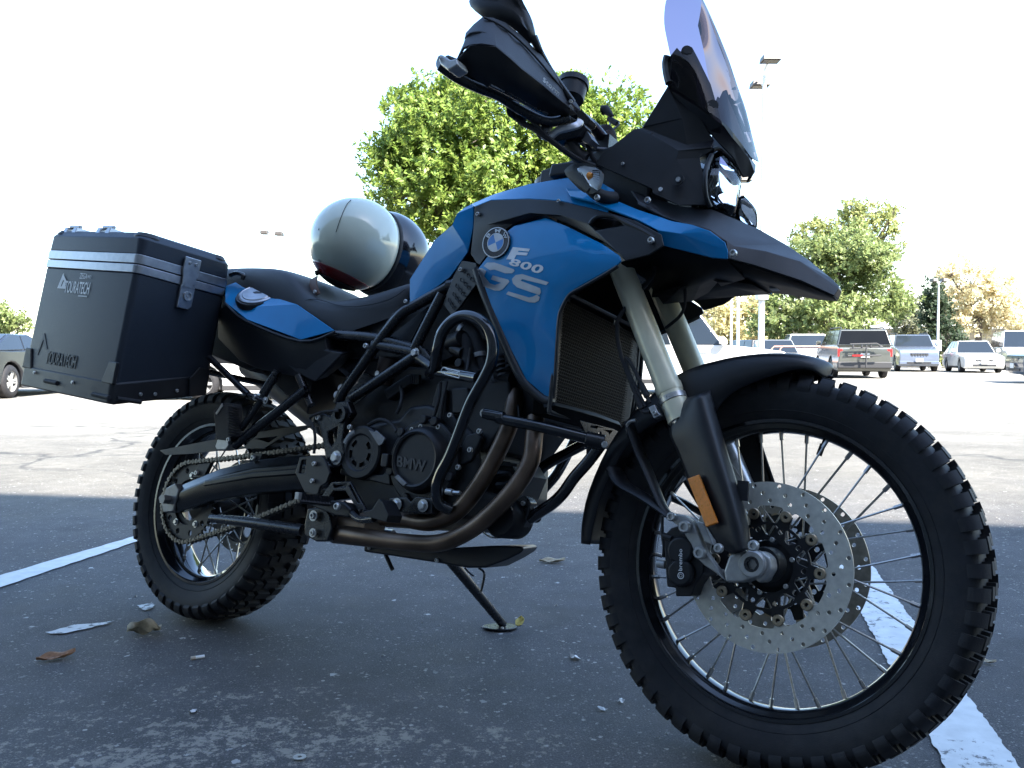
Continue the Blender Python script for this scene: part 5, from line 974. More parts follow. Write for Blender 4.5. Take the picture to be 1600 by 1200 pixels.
b=MB(); b.tube([(1.3162,-0.13,1.0279),(1.3132,-0.128,1.012),(1.3187,-0.13,0.9893),(1.326,-0.13,0.9675)],.008,8,4); pb('screen_edge_mount',b,M_plastic,wb); pb('screen_edge_mount',b.mirrored(),M_plastic,wb)
b=MB(); b.add([(1.40,-.02,.86),(1.44,-.02,.83),(1.44,.02,.83),(1.40,.02,.86),(1.33,-.10,.90),(1.33,.10,.90)],[(0,1,2,3),(4,0,3,5)]); pb('instrument_back',b,M_plastic,solid=.02)
# ---------------------------------------------------------------- fork, front mudguard, brake
def fork_side(s):
    S=lambda p:(p[0],p[1]*(-s),p[2]) if s>0 else p   # s=-1: right leg
    nm='fork_leg'
    top=Vector((1.150,-.1,.775)); sl=Vector((1.3853,-0.105,0.3348)); d=(sl-top).normalized(); bot=top+d*.80
    b=MB(); b.tube([top,top.lerp(sl,.5),sl],[.0262,.0250,.0246],24,4); b.lathe([(-.006,.0246),(-.006,.0265),(.004,.0265),(.010,.0255),(.010,.0246)],sl-d*.018,d,24)
    fl=(b if s<0 else b.mirrored()).build(nm,M_gold,bike)
    b=MB(); b.tube([sl+d*.002,sl+d*.010],[.0268,.0268],24,1); b.tube([sl-d*.0,sl+d*.003],[.0272,.0272],24,1); (b if s<0 else b.mirrored()).build('seal_ring',M_steel,fl)
    b=MB(); b.tube([sl+d*.011,sl+d*.05],[.0255,.0255],24,1); (b if s<0 else b.mirrored()).build('dust_seal',M_gold,fl)
    b=MB(); b.tube([sl+d*.05,sl+d*.24],.0215,20,1); (b if s<0 else b.mirrored()).build('slider_tube',M_steel,fl)
    # black stone guard wrapped round the slider
    Lf=[(1.4213,-0.118,0.3329),(1.3938,-0.122,0.2721),(1.4175,-0.124,0.2245),(1.4442,-0.126,0.1751),(1.48,-0.128,0.1091),(1.5072,-0.128,0.0744),(1.5355,-0.128,0.0564)]
    Cf=[(1.4369,-0.135,0.3322),(1.4396,-0.14,0.2832),(1.4669,-0.143,0.2258),(1.4924,-0.145,0.1777),(1.5168,-0.145,0.1272),(1.5316,-0.145,0.0917),(1.5495,-0.144,0.059)]
    Df=[(1.4543,-0.138,0.3375),(1.4761,-0.144,0.2844),(1.5005,-0.147,0.2276),(1.521,-0.148,0.1799),(1.541,-0.148,0.1296),(1.5533,-0.147,0.0941),(1.5627,-0.145,0.0643)]
    Rf=[(1.4637,-0.112,0.3489),(1.4809,-0.114,0.3046),(1.5028,-0.116,0.2506),(1.5287,-0.118,0.1906),(1.5487,-0.12,0.1394),(1.5609,-0.122,0.1033),(1.5664,-0.124,0.0689)]
    b=MB(); b.loft(igrid([Lf,Cf,Df,Rf],4,5),closed=False,cap=False)
    (b if s<0 else b.mirrored()).build('fork_guard',M_panel,fl,solid=.005,smooth=60)
    q=[Vector(p)+Vector((0,-.0075,0)) for p in [(1.4475,-0.137,0.1803),(1.4716,-0.144,0.1894),(1.5162,-0.147,0.1077),(1.4922,-0.14,0.0978)]]
    b=MB(); b.prism(q,(0,.007,0)); rfl=(b if s<0 else b.mirrored()).build('reflector_strip',M_orange,fl,bevel=.002,bseg=3)
    # axle clamp casting
    b=MB(); b.prism([(1.5279,-0.125,0.0066),(1.5224,-0.125,0.0243),(1.5296,-0.125,0.0531),(1.5462,-0.125,0.0626),(1.5688,-0.125,0.0673),(1.5894,-0.125,0.0681),(1.6031,-0.125,0.059),(1.6075,-0.125,0.0416),(1.5987,-0.125,0.0223),(1.5883,-0.125,0.0136),(1.5764,-0.125,0.0209),(1.5583,-0.125,0.011)],(0,.045,0))
    ac=(b if s<0 else b.mirrored()).build('axle_clamp',M_alu,fl,bevel=.005,bseg=3)
    b=MB(); b.lathe([(.03,.024),(-.004,.024),(-.007,.021),(-.007,.0135),(.02,.0135)],(1.5747,-0.128,0.0443),(0,1,0),32,closed=True); (b if s<0 else b.mirrored()).build('axle_boss',M_alu,fl,smooth=30)
    b=MB(); b.lathe([(-.006,.0145),(-.006,.0095),(.010,.0095),(.010,.0145)],(1.5747,-0.128,0.0443),(0,1,0),6,closed=True); b.lathe([(.008,.0),(.008,.013)],(1.5747,-0.128,0.0443),(0,1,0),12); (b if s<0 else b.mirrored()).build('axle_socket',M_tube,fl,smooth=10)
    b=MB(); b.lathe([(0,.0),(0,.029),(.01,.031),(.045,.031)],(1.5804,-0.092,0.0454),(0,1,0),32); (b if s<0 else b.mirrored()).build('axle_spacer',M_engine,fl)
    for q,r in(((1.5212,-0.15,0.0645),.0085),((1.5805,-0.145,0.0764),.0095)):
        q=Vector(q); q.y*= (1 if s<0 else -1); bolt(q,r,fl,ax=(0,s,0))
    b=MB(); b.box(Vector((1.5438,-0.12,0.169)),(.02,.006,.035)); (b if s<0 else b.mirrored()).build('guard_clip',M_plastic,fl)
    return fl
flr=fork_side(-1); fll=fork_side(1)
b=MB(); b.prism([(1.09,-.135,.655),(1.23,-.135,.64),(1.27,-.08,.66),(1.28,0,.67),(1.27,.08,.66),(1.23,.135,.64),(1.09,.135,.655),(1.07,0,.66)],(.008,0,.05)); b.prism([(1.06,-.13,.80),(1.17,-.13,.80),(1.20,0,.80),(1.17,.13,.80),(1.06,.13,.80)],(0.005,0,.03)); pb('triple_clamp',b,M_engine,bevel=.006)
# caliper bracket, calipers
def caliper(s):
    b=MB(); b.prism([(1.405,-0.118,0.1112),(1.4172,-0.118,0.1164),(1.4384,-0.118,0.1148),(1.4561,-0.118,0.1031),(1.4708,-0.118,0.0779),(1.483,-0.118,0.0566),(1.5075,-0.118,0.0297),(1.5273,-0.118,0.0064),(1.5085,-0.118,0.0186),(1.4834,-0.118,0.0301),(1.466,-0.118,0.043),(1.4561,-0.118,0.0608),(1.4346,-0.118,0.0891),(1.4146,-0.118,0.1005)],(0,.02,0))
    b.prism([(1.4764,-0.118,0.1053),(1.4932,-0.118,0.0768),(1.5001,-0.118,0.0663),(1.4796,-0.118,0.0713),(1.4578,-0.118,0.1072)],(0,.02,0))
    cbk=(b if s<0 else b.mirrored()).build('caliper_bracket',M_alu,bike,bevel=.004,bseg=3)
    b=MB(); b.prism([(1.3958,-0.108,0.0732),(1.4093,-0.108,0.0886),(1.4276,-0.108,0.0965),(1.4501,-0.108,0.0796),(1.469,-0.108,0.055),(1.4791,-0.108,0.0334),(1.4789,-0.108,0.0144),(1.4666,-0.108,-0.0063),(1.4605,-0.108,-0.0281),(1.4299,-0.108,-0.0328),(1.4284,-0.108,-0.0177),(1.4116,-0.108,-0.0183),(1.4071,-0.108,0.0043),(1.4019,-0.108,0.0347)],(0,.075,0))
    for p in [(1.4354,-0.106,0.0508),(1.4394,-0.106,0.0108)]: b.lathe([(.01,.026),(-.010,.026),(-.016,.022),(-.016,0)],p,(0,1,0),24)
    cl=(b if s<0 else b.mirrored()).build('brake_caliper',M_engine,bike,bevel=.003)
    for q,r,pa in(((1.4163,-0.124,0.1094),.0085,cbk),((1.445,-0.124,0.0939),.0115,cbk),((1.4778,-0.124,0.0513),.0115,cbk)):
        q=Vector(q); q.y*=-s; bolt(q,r,pa,ax=(0,s,0),hexh=False)
    if s<0:
        qm=quadmap((1.4455,-0.1235,0.0154),(1.4417,-0.1235,0.0539),(1.4343,-0.1235,0.053),(1.4381,-0.1235,0.0144)); t=MB(); t.text('brembo',lambda u,v,w:Vector(qm(u,v)),bold=.012)
        c0=Vector((1.4435,-0.1235,0.0064)); r0=.0062
        for rr in(1.0,.5): 
            n=24; v=[c0+Vector((r0*rr*math.cos(6.2832*k/n),0,r0*rr*math.sin(6.2832*k/n))) for k in range(n)]+[c0+Vector((r0*rr*.78*math.cos(6.2832*k/n),0,r0*rr*.78*math.sin(6.2832*k/n))) for k in range(n)]
            t.add(v,[(k,(k+1)%n,n+(k+1)%n,n+k) for k in range(n)])
        t.build('brand_lettering',M_white2,cl,recalc=False,smooth=0)
        b=MB(); b.lathe([(-.012,0),(-.012,.008),(.006,.0085),(.006,0)],(1.3923,-0.09,0.0199),(1,0,0),12); b.build('bleed_cap',M_alu,cl,bevel=.002)
        b=MB(); b.tube([(1.3865,-0.1,0.1082),(1.3923,-0.105,0.0729),(1.3973,-0.105,0.0538),(1.3962,-0.1,0.0341)],.0032,8,4); b.tube([(1.3945,-0.105,0.0732),(1.4133,-0.108,0.0694)],.006,8,1); b.build('brake_hose',M_grip,cl)
caliper(-1); caliper(1)
# front mudguard: arcs about the axle
def pol(r,a,y): return (FA.x+r*math.cos(R(a)),y,FA.z+r*math.sin(R(a)))
b=MB(); st=[(78.6,.376,.006,.366),(79.6,.384,.028,.356),(82,.388,.050,.362),(86,.391,.064,.358),(91,.392,.072,.346),(97,.393,.077,.334),(104,.395,.080,.322),(109,.396,.081,.308),(114,.398,.081,.290),(121,.400,.081,.285),(128,.400,.078,.325),(138,.399,.077,.345),(150,.397,.077,.350),(165,.394,.075,.350),(175,.392,.072,.352),(181,.390,.068,.356)]
rings=[]
for a,r,w,rs in st:
    rings.append([pol(rs,a,-w),pol(r-.016,a,-w*.97),pol(r-.003,a,-w*.72),pol(r+.002,a,-w*.35),pol(r+.0025,a,0),pol(r+.002,a,w*.35),pol(r-.003,a,w*.72),pol(r-.016,a,w*.97),pol(rs,a,w)])
b.loft(igrid(rings,2,3),closed=False); mg=pb('front_mudguard',b,M_panel,solid=.003,smooth=50)
b=MB()
b.tube([(1.2632,-0.075,0.1894),(1.2903,-0.085,0.1612),(1.3456,-0.1,0.1403),(1.382,-0.108,0.1233),(1.4104,-0.115,0.108)],[.022,.022,.018,.012],10,4,flat=.4)
b.tube([(1.2872,-0.078,0.2843),(1.3147,-0.085,0.2342),(1.3526,-0.095,0.178),(1.388,-0.108,0.1279),(1.4088,-0.112,0.11)],[.016,.016,.013,.010],10,4,flat=.5)
b.mirror(); ms=pb('mudguard_stay',b,M_panel,mg)
b=MB(); b.tube([(1.2932,-0.09,0.2618),(1.2903,-0.092,0.2762),(1.2979,-0.095,0.2846),(1.3111,-0.097,0.2871)],.0035,8,5); b.build('hose_clip',M_alu,mg)
# brake hoses and their bracket on the right leg
b=MB()
b.tube([(1.302,-0.07,0.6129),(1.3081,-0.085,0.5787),(1.2695,-0.125,0.4948),(1.2669,-0.13,0.4608),(1.2787,-0.13,0.4159),(1.3043,-0.13,0.364),(1.3259,-0.13,0.3249),(1.339,-0.13,0.3019),(1.354,-0.13,0.3005)],.0042,8,6)
b.tube([(1.292,-0.13,0.4039),(1.3055,-0.13,0.392),(1.3314,-0.13,0.3527),(1.3522,-0.13,0.318)],.0042,8,6); b.tube([(1.292,-0.13,0.4039),(1.3003,-0.13,0.3799),(1.319,-0.13,0.3484),(1.3446,-0.13,0.3099)],.0036,8,6)
b.tube([(1.3207,-0.13,0.3326),(1.3365,-0.13,0.3057)],.0062,10,1); b.tube([(1.3306,-0.13,0.3527),(1.3459,-0.13,0.3295)],.0062,10,1)
bh=pb('brake_hose',b,M_grip)
b=MB(); b.prism([(1.3516,-0.134,0.3088),(1.3636,-0.134,0.3147),(1.3726,-0.134,0.3007),(1.3794,-0.134,0.2952),(1.3656,-0.134,0.2877)],(0,.014,0)); hb=pb('hose_bracket',b,M_band,bevel=.0015); bolt((1.3675,-0.136,0.2983),.005,hb)
b=MB(); b.tube([(1.3491,-0.02,0.5907),(1.3559,-0.02,0.5437),(1.3387,0,0.5193),(1.2909,0.04,0.5033)],.0035,8,6); b.tube([(1.2975,-0.06,0.6117),(1.2916,-0.05,0.5806),(1.2843,-0.05,0.5638)],.004,8,5); pb('sensor_cable',b,M_grip)
# ---------------------------------------------------------------- handlebar and controls
b=MB(); HBp=[(1.0,-.455,.915),(1.045,-.33,.925),(1.09,-.22,.93),(1.135,-.12,.92),(1.15,-.05,.90),(1.15,.05,.90),(1.135,.12,.92),(1.09,.22,.93),(1.045,.33,.925),(1.0,.455,.915)]
b.tube(HBp,.0125,14,5); b.box((1.15,-.05,.87),(.04,.05,.07)); b.box((1.15,.05,.87),(.04,.05,.07)); hbar=pb('handlebar',b,M_tube)
for s in(-1,1):
    b=MB(); b.tube([(1.004,s*.44,.916),(1.045,s*.31,.925)],.0175,16,1); b.build('grip',M_grip,hbar)
# right hand guard
def handguard(s):
    b=MB()
    top=[(1.0378,-0.435,0.9575),(1.0345,-0.43,0.9795),(1.0431,-0.42,1.0011),(1.056,-0.412,1.0175),(1.0735,-0.402,1.018),(1.0929,-0.385,1.0124),(1.112,-0.36,0.9977),(1.1322,-0.305,0.9763),(1.1493,-0.265,0.9447),(1.1557,-0.228,0.9296),(1.1622,-0.188,0.9122)]
    brow=[(1.0495,-0.45,0.9442),(1.0539,-0.45,0.9553),(1.0677,-0.446,0.9642),(1.0832,-0.44,0.9689),(1.1003,-0.425,0.97),(1.1163,-0.398,0.9613),(1.1273,-0.368,0.9516),(1.1417,-0.312,0.9369),(1.1558,-0.27,0.9176),(1.1604,-0.232,0.9106),(1.1616,-0.19,0.9079)]
    low=[(1.0417,-0.455,0.911),(1.0589,-0.462,0.9272),(1.077,-0.462,0.9306),(1.0984,-0.456,0.9313),(1.1169,-0.436,0.9337),(1.1301,-0.405,0.9228),(1.1368,-0.375,0.9155),(1.1492,-0.318,0.9079),(1.1613,-0.275,0.8976),(1.1645,-0.236,0.8962),(1.1545,-0.194,0.9037)]
    n=len(top); b.add(top+brow+low,[(i,i+1,n+i+1,n+i) for i in range(n-1)]+[(n+i,n+i+1,2*n+i+1,2*n+i) for i in range(n-1)])
    o=(b if s<0 else b.mirrored()).build('handguard',M_cover,bike,solid=.005,bevel=.001,smooth=26)
    b2=MB(); und=[(1.0337,-0.44,0.9093),(1.0298,-0.42,0.9116),(1.0613,-0.38,0.8923),(1.0844,-0.345,0.8815),(1.0991,-0.31,0.8818),(1.1148,-0.275,0.8815),(1.134,-0.245,0.8834),(1.1457,-0.215,0.8896),(1.1472,-0.2,0.8988)]
    m=len(und); L_=[low[0],low[2],low[4],low[5],low[6],low[7],low[8],low[9],low[10]]
    b2.add(L_+und,[(i,i+1,m+i+1,m+i) for i in range(m-1)]); (b2 if s<0 else b2.mirrored()).build('guard_lower_shell',M_grip,o,solid=.004,smooth=30)
    b2=MB(); b2.tube([Vector(p)+Vector((.001,-.003,.001)) for p in [(1.065,-0.415,1.0096),(1.0901,-0.4,0.9984),(1.1123,-0.38,0.9829),(1.1295,-0.34,0.9653),(1.1463,-0.29,0.94),(1.1563,-0.24,0.9212)]],.0022,6,4); b2.tube([(1.0497,-0.448,0.9555),(1.0621,-0.448,0.9611),(1.0798,-0.442,0.9637),(1.0977,-0.428,0.9641)],[.001,.004,.004,.0008],6,4)
    (b2 if s<0 else b2.mirrored()).build('guard_groove',M_grip,o)
    b2=MB(); b2.prism([(1.012,-0.475,0.9132),(1.019,-0.475,0.9173),(1.0427,-0.475,0.9009),(1.0577,-0.475,0.9012),(1.0649,-0.475,0.8863),(1.0423,-0.475,0.8794),(1.0196,-0.475,0.897)],(0.0,.035,0)); be=(b2 if s<0 else b2.mirrored()).build('bar_end',M_alu,o,bevel=.005,bseg=3)
    b2=MB(); b2.lathe([(0,0),(0,.0035),(-.002,.0035)],(1.0188,-0.478,0.9071),(.6,1,0),8); (b2 if s<0 else b2.mirrored()).build('bar_end_bolt',M_tube,be)
    b2=MB(); b2.tube([(0.9982,-0.452,0.91),(1.0165,-0.42,0.8976),(1.0343,-0.375,0.8943),(1.0572,-0.33,0.8929),(1.0796,-0.28,0.8814),(1.1176,-0.24,0.8692),(1.151,-0.21,0.8841)],.011,10,5); b2.prism([(1.1566,-0.195,0.9071),(1.1679,-0.195,0.9071),(1.1789,-0.175,0.8952),(1.1746,-0.175,0.8837),(1.1683,-0.18,0.8808),(1.157,-0.2,0.8962)],(0,.03,0)); (b2 if s<0 else b2.mirrored()).build('guard_backbone',M_tube,o,bevel=.003)
    b2=MB(); b2.tube([(1.1051,-0.235,0.8475),(1.1192,-0.23,0.8397),(1.1371,-0.225,0.854),(1.1605,-0.215,0.8618),(1.1687,-0.205,0.87),(1.1702,-0.2,0.8805)],.0055,8,6,flat=1.6); (b2 if s<0 else b2.mirrored()).build('guard_clamp',M_band,o)
    b2=MB(); b2.prism([(1.1121,-0.225,0.8414),(1.1341,-0.22,0.8549),(1.1691,-0.205,0.8665),(1.1742,-0.2,0.8782),(1.1788,-0.19,0.8715),(1.1692,-0.195,0.8502),(1.1458,-0.205,0.8424),(1.122,-0.215,0.8363)],(0,.03,0)); (b2 if s<0 else b2.mirrored()).build('guard_clamp_body',M_tube,o,bevel=.003)
    if s<0:
        qm=quadmap((1.1452,-0.312,0.9157),(1.1591,-0.272,0.901),(1.1632,-0.272,0.9094),(1.1462,-0.312,0.9248)); t=MB(); t.text('Storm',lambda u,v,w:Vector(qm(u,v)),bold=.02,spacing=1.1)
        d_=Vector((.55,-.8,-.3)).normalized(); t.v=[tuple(Vector(p)+d_*.009) for p in t.v]; t.build('lettering',M_print,o,recalc=False,smooth=0); bolt((1.1677,-0.24,0.9041),.004,o,ax=(.6,-.7,-.2))
    return o
handguard(-1); handguard(1)
b=MB(); b.lathe([(-.03,.0),(-.03,.028),(.004,.031),(.004,.034),(.018,.034),(.020,.030),(.020,0)],(1.1047,-0.14,0.9885),(-.1,.25,1),24); rsv=pb('brake_fluid_reservoir',b,M_plastic); b=MB(); q=Vector((1.1047,-0.14,0.9885)); b.tube([q-Vector((-.003,.007,.028)),Vector((q.x+.005,-.16,.945)),(1.118,-.16,.926)],.007,8,3); b.build('reservoir_bracket',M_tube,rsv)
b=MB(); b.prism([(1.0411,-0.3,0.9024),(1.084,-0.3,0.8887),(1.0871,-0.28,0.8836),(1.0597,-0.28,0.8845),(1.0574,-0.28,0.8728),(1.0507,-0.29,0.8705),(1.0537,-0.3,0.8833)],(0,.05,0)); b.prism([(1.0458,-0.27,0.9084),(1.1144,-0.24,0.8937),(1.1501,-0.21,0.8912),(1.1373,-0.21,0.8724),(1.0838,-0.25,0.8802)],(0,.05,.005)); b.tube([(1.1061,-0.24,0.8401),(1.1118,-0.22,0.8787)],.012,8,1); pb('switch_cluster',b,M_plastic,hbar,bevel=.005)
b=MB(); b.tube([(1.085,-0.4,0.8788),(1.1111,-0.36,0.8703),(1.1317,-0.31,0.8633),(1.1428,-0.28,0.8632)],.0048,8,4,flat=.6); pb('brake_lever',b,M_tube,hbar)
b=MB(); b.tube([(1.0896,-0.402,0.8771),(1.1125,-0.362,0.8701),(1.1329,-0.312,0.8635)],.0012,6,4); b.build('lever_edge',M_band,hbar)
b=MB(); b.tube([(1.0528,-0.27,0.8865),(1.0645,-0.26,0.8684),(1.0911,-0.25,0.8551),(1.1188,-0.235,0.837),(1.1461,-0.2,0.8169),(1.1681,-0.17,0.8055),(1.1878,-0.15,0.8006)],.0062,8,5); b.tube([(1.083,-0.26,0.876),(1.1024,-0.25,0.8569),(1.1176,-0.24,0.8402)],.005,8,4); b.tube([(1.1688,-0.16,0.8475),(1.1776,-0.15,0.8226),(1.1829,-0.14,0.812)],.005,8,3); b.tube([(1.1379,-0.18,0.8503),(1.1506,-0.17,0.8249),(1.1692,-0.16,0.8128)],.016,10,4); pb('throttle_cable',b,M_grip)
b=MB(); b.tube([(1.1382,-0.16,0.8638),(1.1531,-0.14,0.8542),(1.1652,-0.12,0.8537),(1.1887,-0.1,0.8559)],.005,8,5); b.prism([(1.172,-0.19,0.8656),(1.1777,-0.18,0.8656),(1.1911,-0.18,0.8466),(1.1848,-0.18,0.8371),(1.1607,-0.18,0.8507)],(0,.03,0)); pb('clutch_hose',b,mat('grey_hose',(.09,.09,.1),.5))
b=MB(); b.prism([(1.1172,-0.05,0.8715),(1.1308,-0.05,0.8754),(1.1419,-0.05,0.8648),(1.129,-0.05,0.8565)],(0,.02,0)); pb('key_tag',b,M_alu)
# phone cradle on a ball mount behind the cowl
b=MB(); b.lathe([(-.014,.018),(-.010,.030),(.010,.030),(.014,.024),(.014,0)],(1.1134,0,0.9336),(.9,-.35,-.1),24); b.lathe([(0,0),(0,.016),(.03,.02),(.03,0)],(1.1294,0,0.9182),(.2,.2,-1),14); pm=pb('phone_mount',b,M_grip)
b=MB(); b.lathe([(.0145,0),(.0145,.015),(.013,.016)],(1.1162,0,0.9343),(.9,-.35,-.1),16); b.build('mount_face',M_brown,pm)
b=MB(); b.tube([(1.1238,0,0.9568),(1.128,0,0.9836)],.0022,8,1); b.tube([(1.1357,0,0.9513),(1.1485,0,0.9627),(1.1417,0,0.9694)],.0022,8,2); b.build('mount_arm',M_band,pm)
b=MB(); b.tube([(1.1013,0,1.0022),(1.1095,0,1.0029),(1.1292,0,0.9834)],[.012,.011,.004],10,1); b.tube([(1.1195,0,0.9795),(1.1443,0,0.9645)],[.006,.007],10,1); b.build('mount_clip',M_grip,pm)
# mirror on the right bar
b=MB(); rr=[]
mo=[(1.0118,-0.4,1.0727),(1.0173,-0.4,1.0619),(1.0311,-0.4,1.0486),(1.0513,-0.395,1.0321),(1.076,-0.385,1.0243),(1.1005,-0.375,1.0167),(1.1104,-0.36,1.0093),(1.119,-0.345,0.9981),(1.1227,-0.335,0.9925),(1.1268,-0.325,1.0035),(1.1244,-0.33,1.0198),(1.1197,-0.335,1.0367),(1.116,-0.345,1.0472),(1.1107,-0.355,1.0597),(1.1093,-0.365,1.0679),(1.0958,-0.38,1.1012),(1.0424,-0.4,1.1162),(1.0173,-0.405,1.0991)]
c_=sum((Vector(q) for q in mo),Vector())/len(mo); nrm=Vector((.55,-.35,.1))
rings=[[Vector(q)-nrm*.018 for q in mo],[c_+(Vector(q)-c_)*1.0 for q in mo],[c_+(Vector(q)-c_)*.8+nrm*.018 for q in mo],[c_+(Vector(q)-c_)*.4+nrm*.028 for q in mo]]
b.loft(rings); mir=pb('mirror',b,M_panel,smooth=60)
b=MB(); b.add([c_+(Vector(q)-c_)*.96-nrm*.0185 for q in mo],[tuple(range(len(mo)))]); b.build('mirror_glass',M_reflector,mir,smooth=0)
b=MB(); b.tube([(1.1225,-0.33,1.0035),(1.1286,-0.32,0.9889),(1.1287,-0.3,0.9788),(1.1403,-0.27,0.9507),(1.1672,-0.23,0.907)],[.010,.007,.0065,.007],10,4); b.build('mirror_stem',M_tube,mir)
mo2=[(q[0]-.0,-q[1],q[2]) for q in mo]; 
b=MB(); b.v=[(x,-y,z) for r in rings for x,y,z in r]; nmo=len(mo); b.f=[(i*nmo+j,i*nmo+(j+1)%nmo,(i+1)*nmo+(j+1)%nmo,(i+1)*nmo+j) for i in range(3) for j in range(nmo)]+[tuple(range(nmo)),tuple(3*nmo+j for j in range(nmo))]; pb('mirror',b,M_panel,smooth=60)
# indicators
def indicator(s):
    c=Vector((1.2106,-0.215,0.7507)); d=Vector((.90,-.42,-.10)).normalized()
    ou=[(1.1639,-0.2,0.7832),(1.1698,-0.2,0.7879),(1.1839,-0.203,0.7873),(1.2133,-0.21,0.778),(1.2354,-0.217,0.7648),(1.248,-0.22,0.7513),(1.25,-0.222,0.7351),(1.2459,-0.222,0.7182),(1.2357,-0.22,0.7156),(1.2172,-0.215,0.7281),(1.1893,-0.205,0.7524),(1.1692,-0.2,0.7722)]
    P=[Vector(q) for q in ou]; cc=sum(P,Vector())/len(P)
    b=MB(); b.loft([[cc+(p-cc)*k-d*o for p in P] for k,o in((1.02,-.002),(1.06,.012),(.9,.035),(.45,.050))]); o=(b if s<0 else b.mirrored()).build('indicator',M_dark,bike,smooth=60)
    c2=cc+(P[6]-cc)*.16; Q=[c2+(p-cc)*.86 for p in P]
    b=MB(); b.loft([[c2+(p-c2)*k+d*o for p in Q] for k,o in((1.0,.0025),(.85,.010),(.6,.015),(.3,.017),(.05,.0175))]); (b if s<0 else b.mirrored()).build('lens',M_lens,o,smooth=80)
    b=MB(); b.loft([[c2+(p-c2)*k-d*q for p in Q] for k,q in((.98,-.003),(.8,-.001),(.4,.0))],cap=True)
    (b if s<0 else b.mirrored()).build('reflector',M_reflector,o,smooth=30)
    b=MB()
    for k in range(9):
        t=k/8; a_=c2+(Q[4]-c2)*.9+(Q[8]-Q[4])*t*.95; e=c2+(Q[1]-c2)*.5+(Q[10]-Q[1])*t*.9; e=a_.lerp(e,.6); b.tube([a_+d*.006,e+d*.009],.0012,5,1)
    (b if s<0 else b.mirrored()).build('lens_rib',M_lens,o)
    b=MB(); b.tube([c2-d*.001,c2+d*.008],[.009,.005],12,1); (b if s<0 else b.mirrored()).build('bulb',M_orange2,o)
    b=MB(); b.tube([(1.2161,-0.205,0.7318),(1.2263,-0.195,0.7212),(1.2399,-0.175,0.7191),(1.2461,-0.16,0.7229)],[.014,.013,.014],10,4); (b if s<0 else b.mirrored()).build('indicator_stalk',M_grip,o)
    if s<0: bolt((1.2341,-0.205,0.709),.006,o)
indicator(-1); indicator(1)
# ================================================================ PANNIER
def bikething(name,orgl,label,cat):
    o=empty(name,BM@Vector(orgl)+BT,BM,label,cat); ORG[o.name]=Vector(orgl); return o
PX,PB,YO,YI=.125,-.305,-.455,-.188
pn=bikething('pannier',(-.09,-.32,.24),'black aluminium side case hanging on the luggage rack beside the rear wheel','pannier')
def rrect(z,x0,x1,y0,y1,r=.03,n=5,k=0):
    out=[]
    for cx,cy,a0 in((x1-r,y1-r,0),(x0+r,y1-r,90),(x0+r,y0+r,180),(x1-r,y0+r,270)):
        for i in range(n+1): a=R(a0+90*i/n); out.append((cx+r*math.cos(a),cy+r*math.sin(a),z(cx,cy) if callable(z) else z))
    return out
pr_=Matrix.Rotation(.08393,3,'Y')@Matrix.Rotation(.02961,3,'X'); pv=Vector((PX,YO,.41)); po=pr_@(Vector((-.09,-.32,.24))-pv)+pv+Vector((-.0409,.0242,-.0062))
pn.location=BM@po+BT; pn.rotation_euler=(BM@pr_).to_euler()      # hangs a little tail-up
zb=lambda x,y:.232+max(0,(y+.30))*.62
b=MB(); b.loft([rrect(zb,PB,PX,YO,YI,.016),rrect(lambda x,y:zb(x,y)+.03,PB-.002,PX+.002,YO-.002,YI,.016),rrect(.553,PB,PX,YO,YI,.016)]); bdy=b.build('case_body',M_pannier,pn,bevel=.004,smooth=40)
b=MB()
b.loft([rrect(.553,PB-.003,PX+.003,YO-.003,YI+.003,.018),rrect(.574,PB-.003,PX+.003,YO-.003,YI+.003,.018)],cap=True); b1=b.build('rim_band',M_band,pn,bevel=.0015)
b=MB(); b.loft([rrect(.5765,PB-.003,PX+.003,YO-.003,YI+.003,.018),rrect(.600,PB-.003,PX+.003,YO-.003,YI+.003,.018)],cap=True); b1=b.build('rim_band',M_band,pn,bevel=.0015)
b=MB(); b.loft([rrect(.600,PB-.001,PX+.001,YO-.001,YI+.001,.018),rrect(.640,PB-.001,PX+.001,YO-.001,YI+.001,.022),rrect(.656,PB+.010,PX-.010,YO+.010,YI-.010,.032),rrect(.660,PB+.022,PX-.022,YO+.022,YI-.022,.03)]); lid=b.build('case_lid',M_pannier,pn,bevel=.003,smooth=50)
for sx in (PX-.035,PB+.035):
    for sy in (YO+.035,YI-.035):
        b=MB(); b.lathe([(-.055,.034),(-.012,.034),(-.002,.026),(.0015,.0)],(sx,sy,.660),(0,0,1),20); b.build('lid_corner',M_plastic,lid)
# carrying lugs on the lid
for x in (-.235,-.075):
    b=MB()
    for dx in(-.022,.022): b.prism([(x+dx-.012,YO+.004,.638),(x+dx+.012,YO+.004,.638),(x+dx+.008,YO+.012,.668),(x+dx-.008,YO+.012,.668)],(0,.04,.0))
    b.tube([(x-.025,YO+.025,.672),(x+.025,YO+.025,.672)],.0055,8,1); b.build('tie_down_eye',M_band,lid,bevel=.0015)
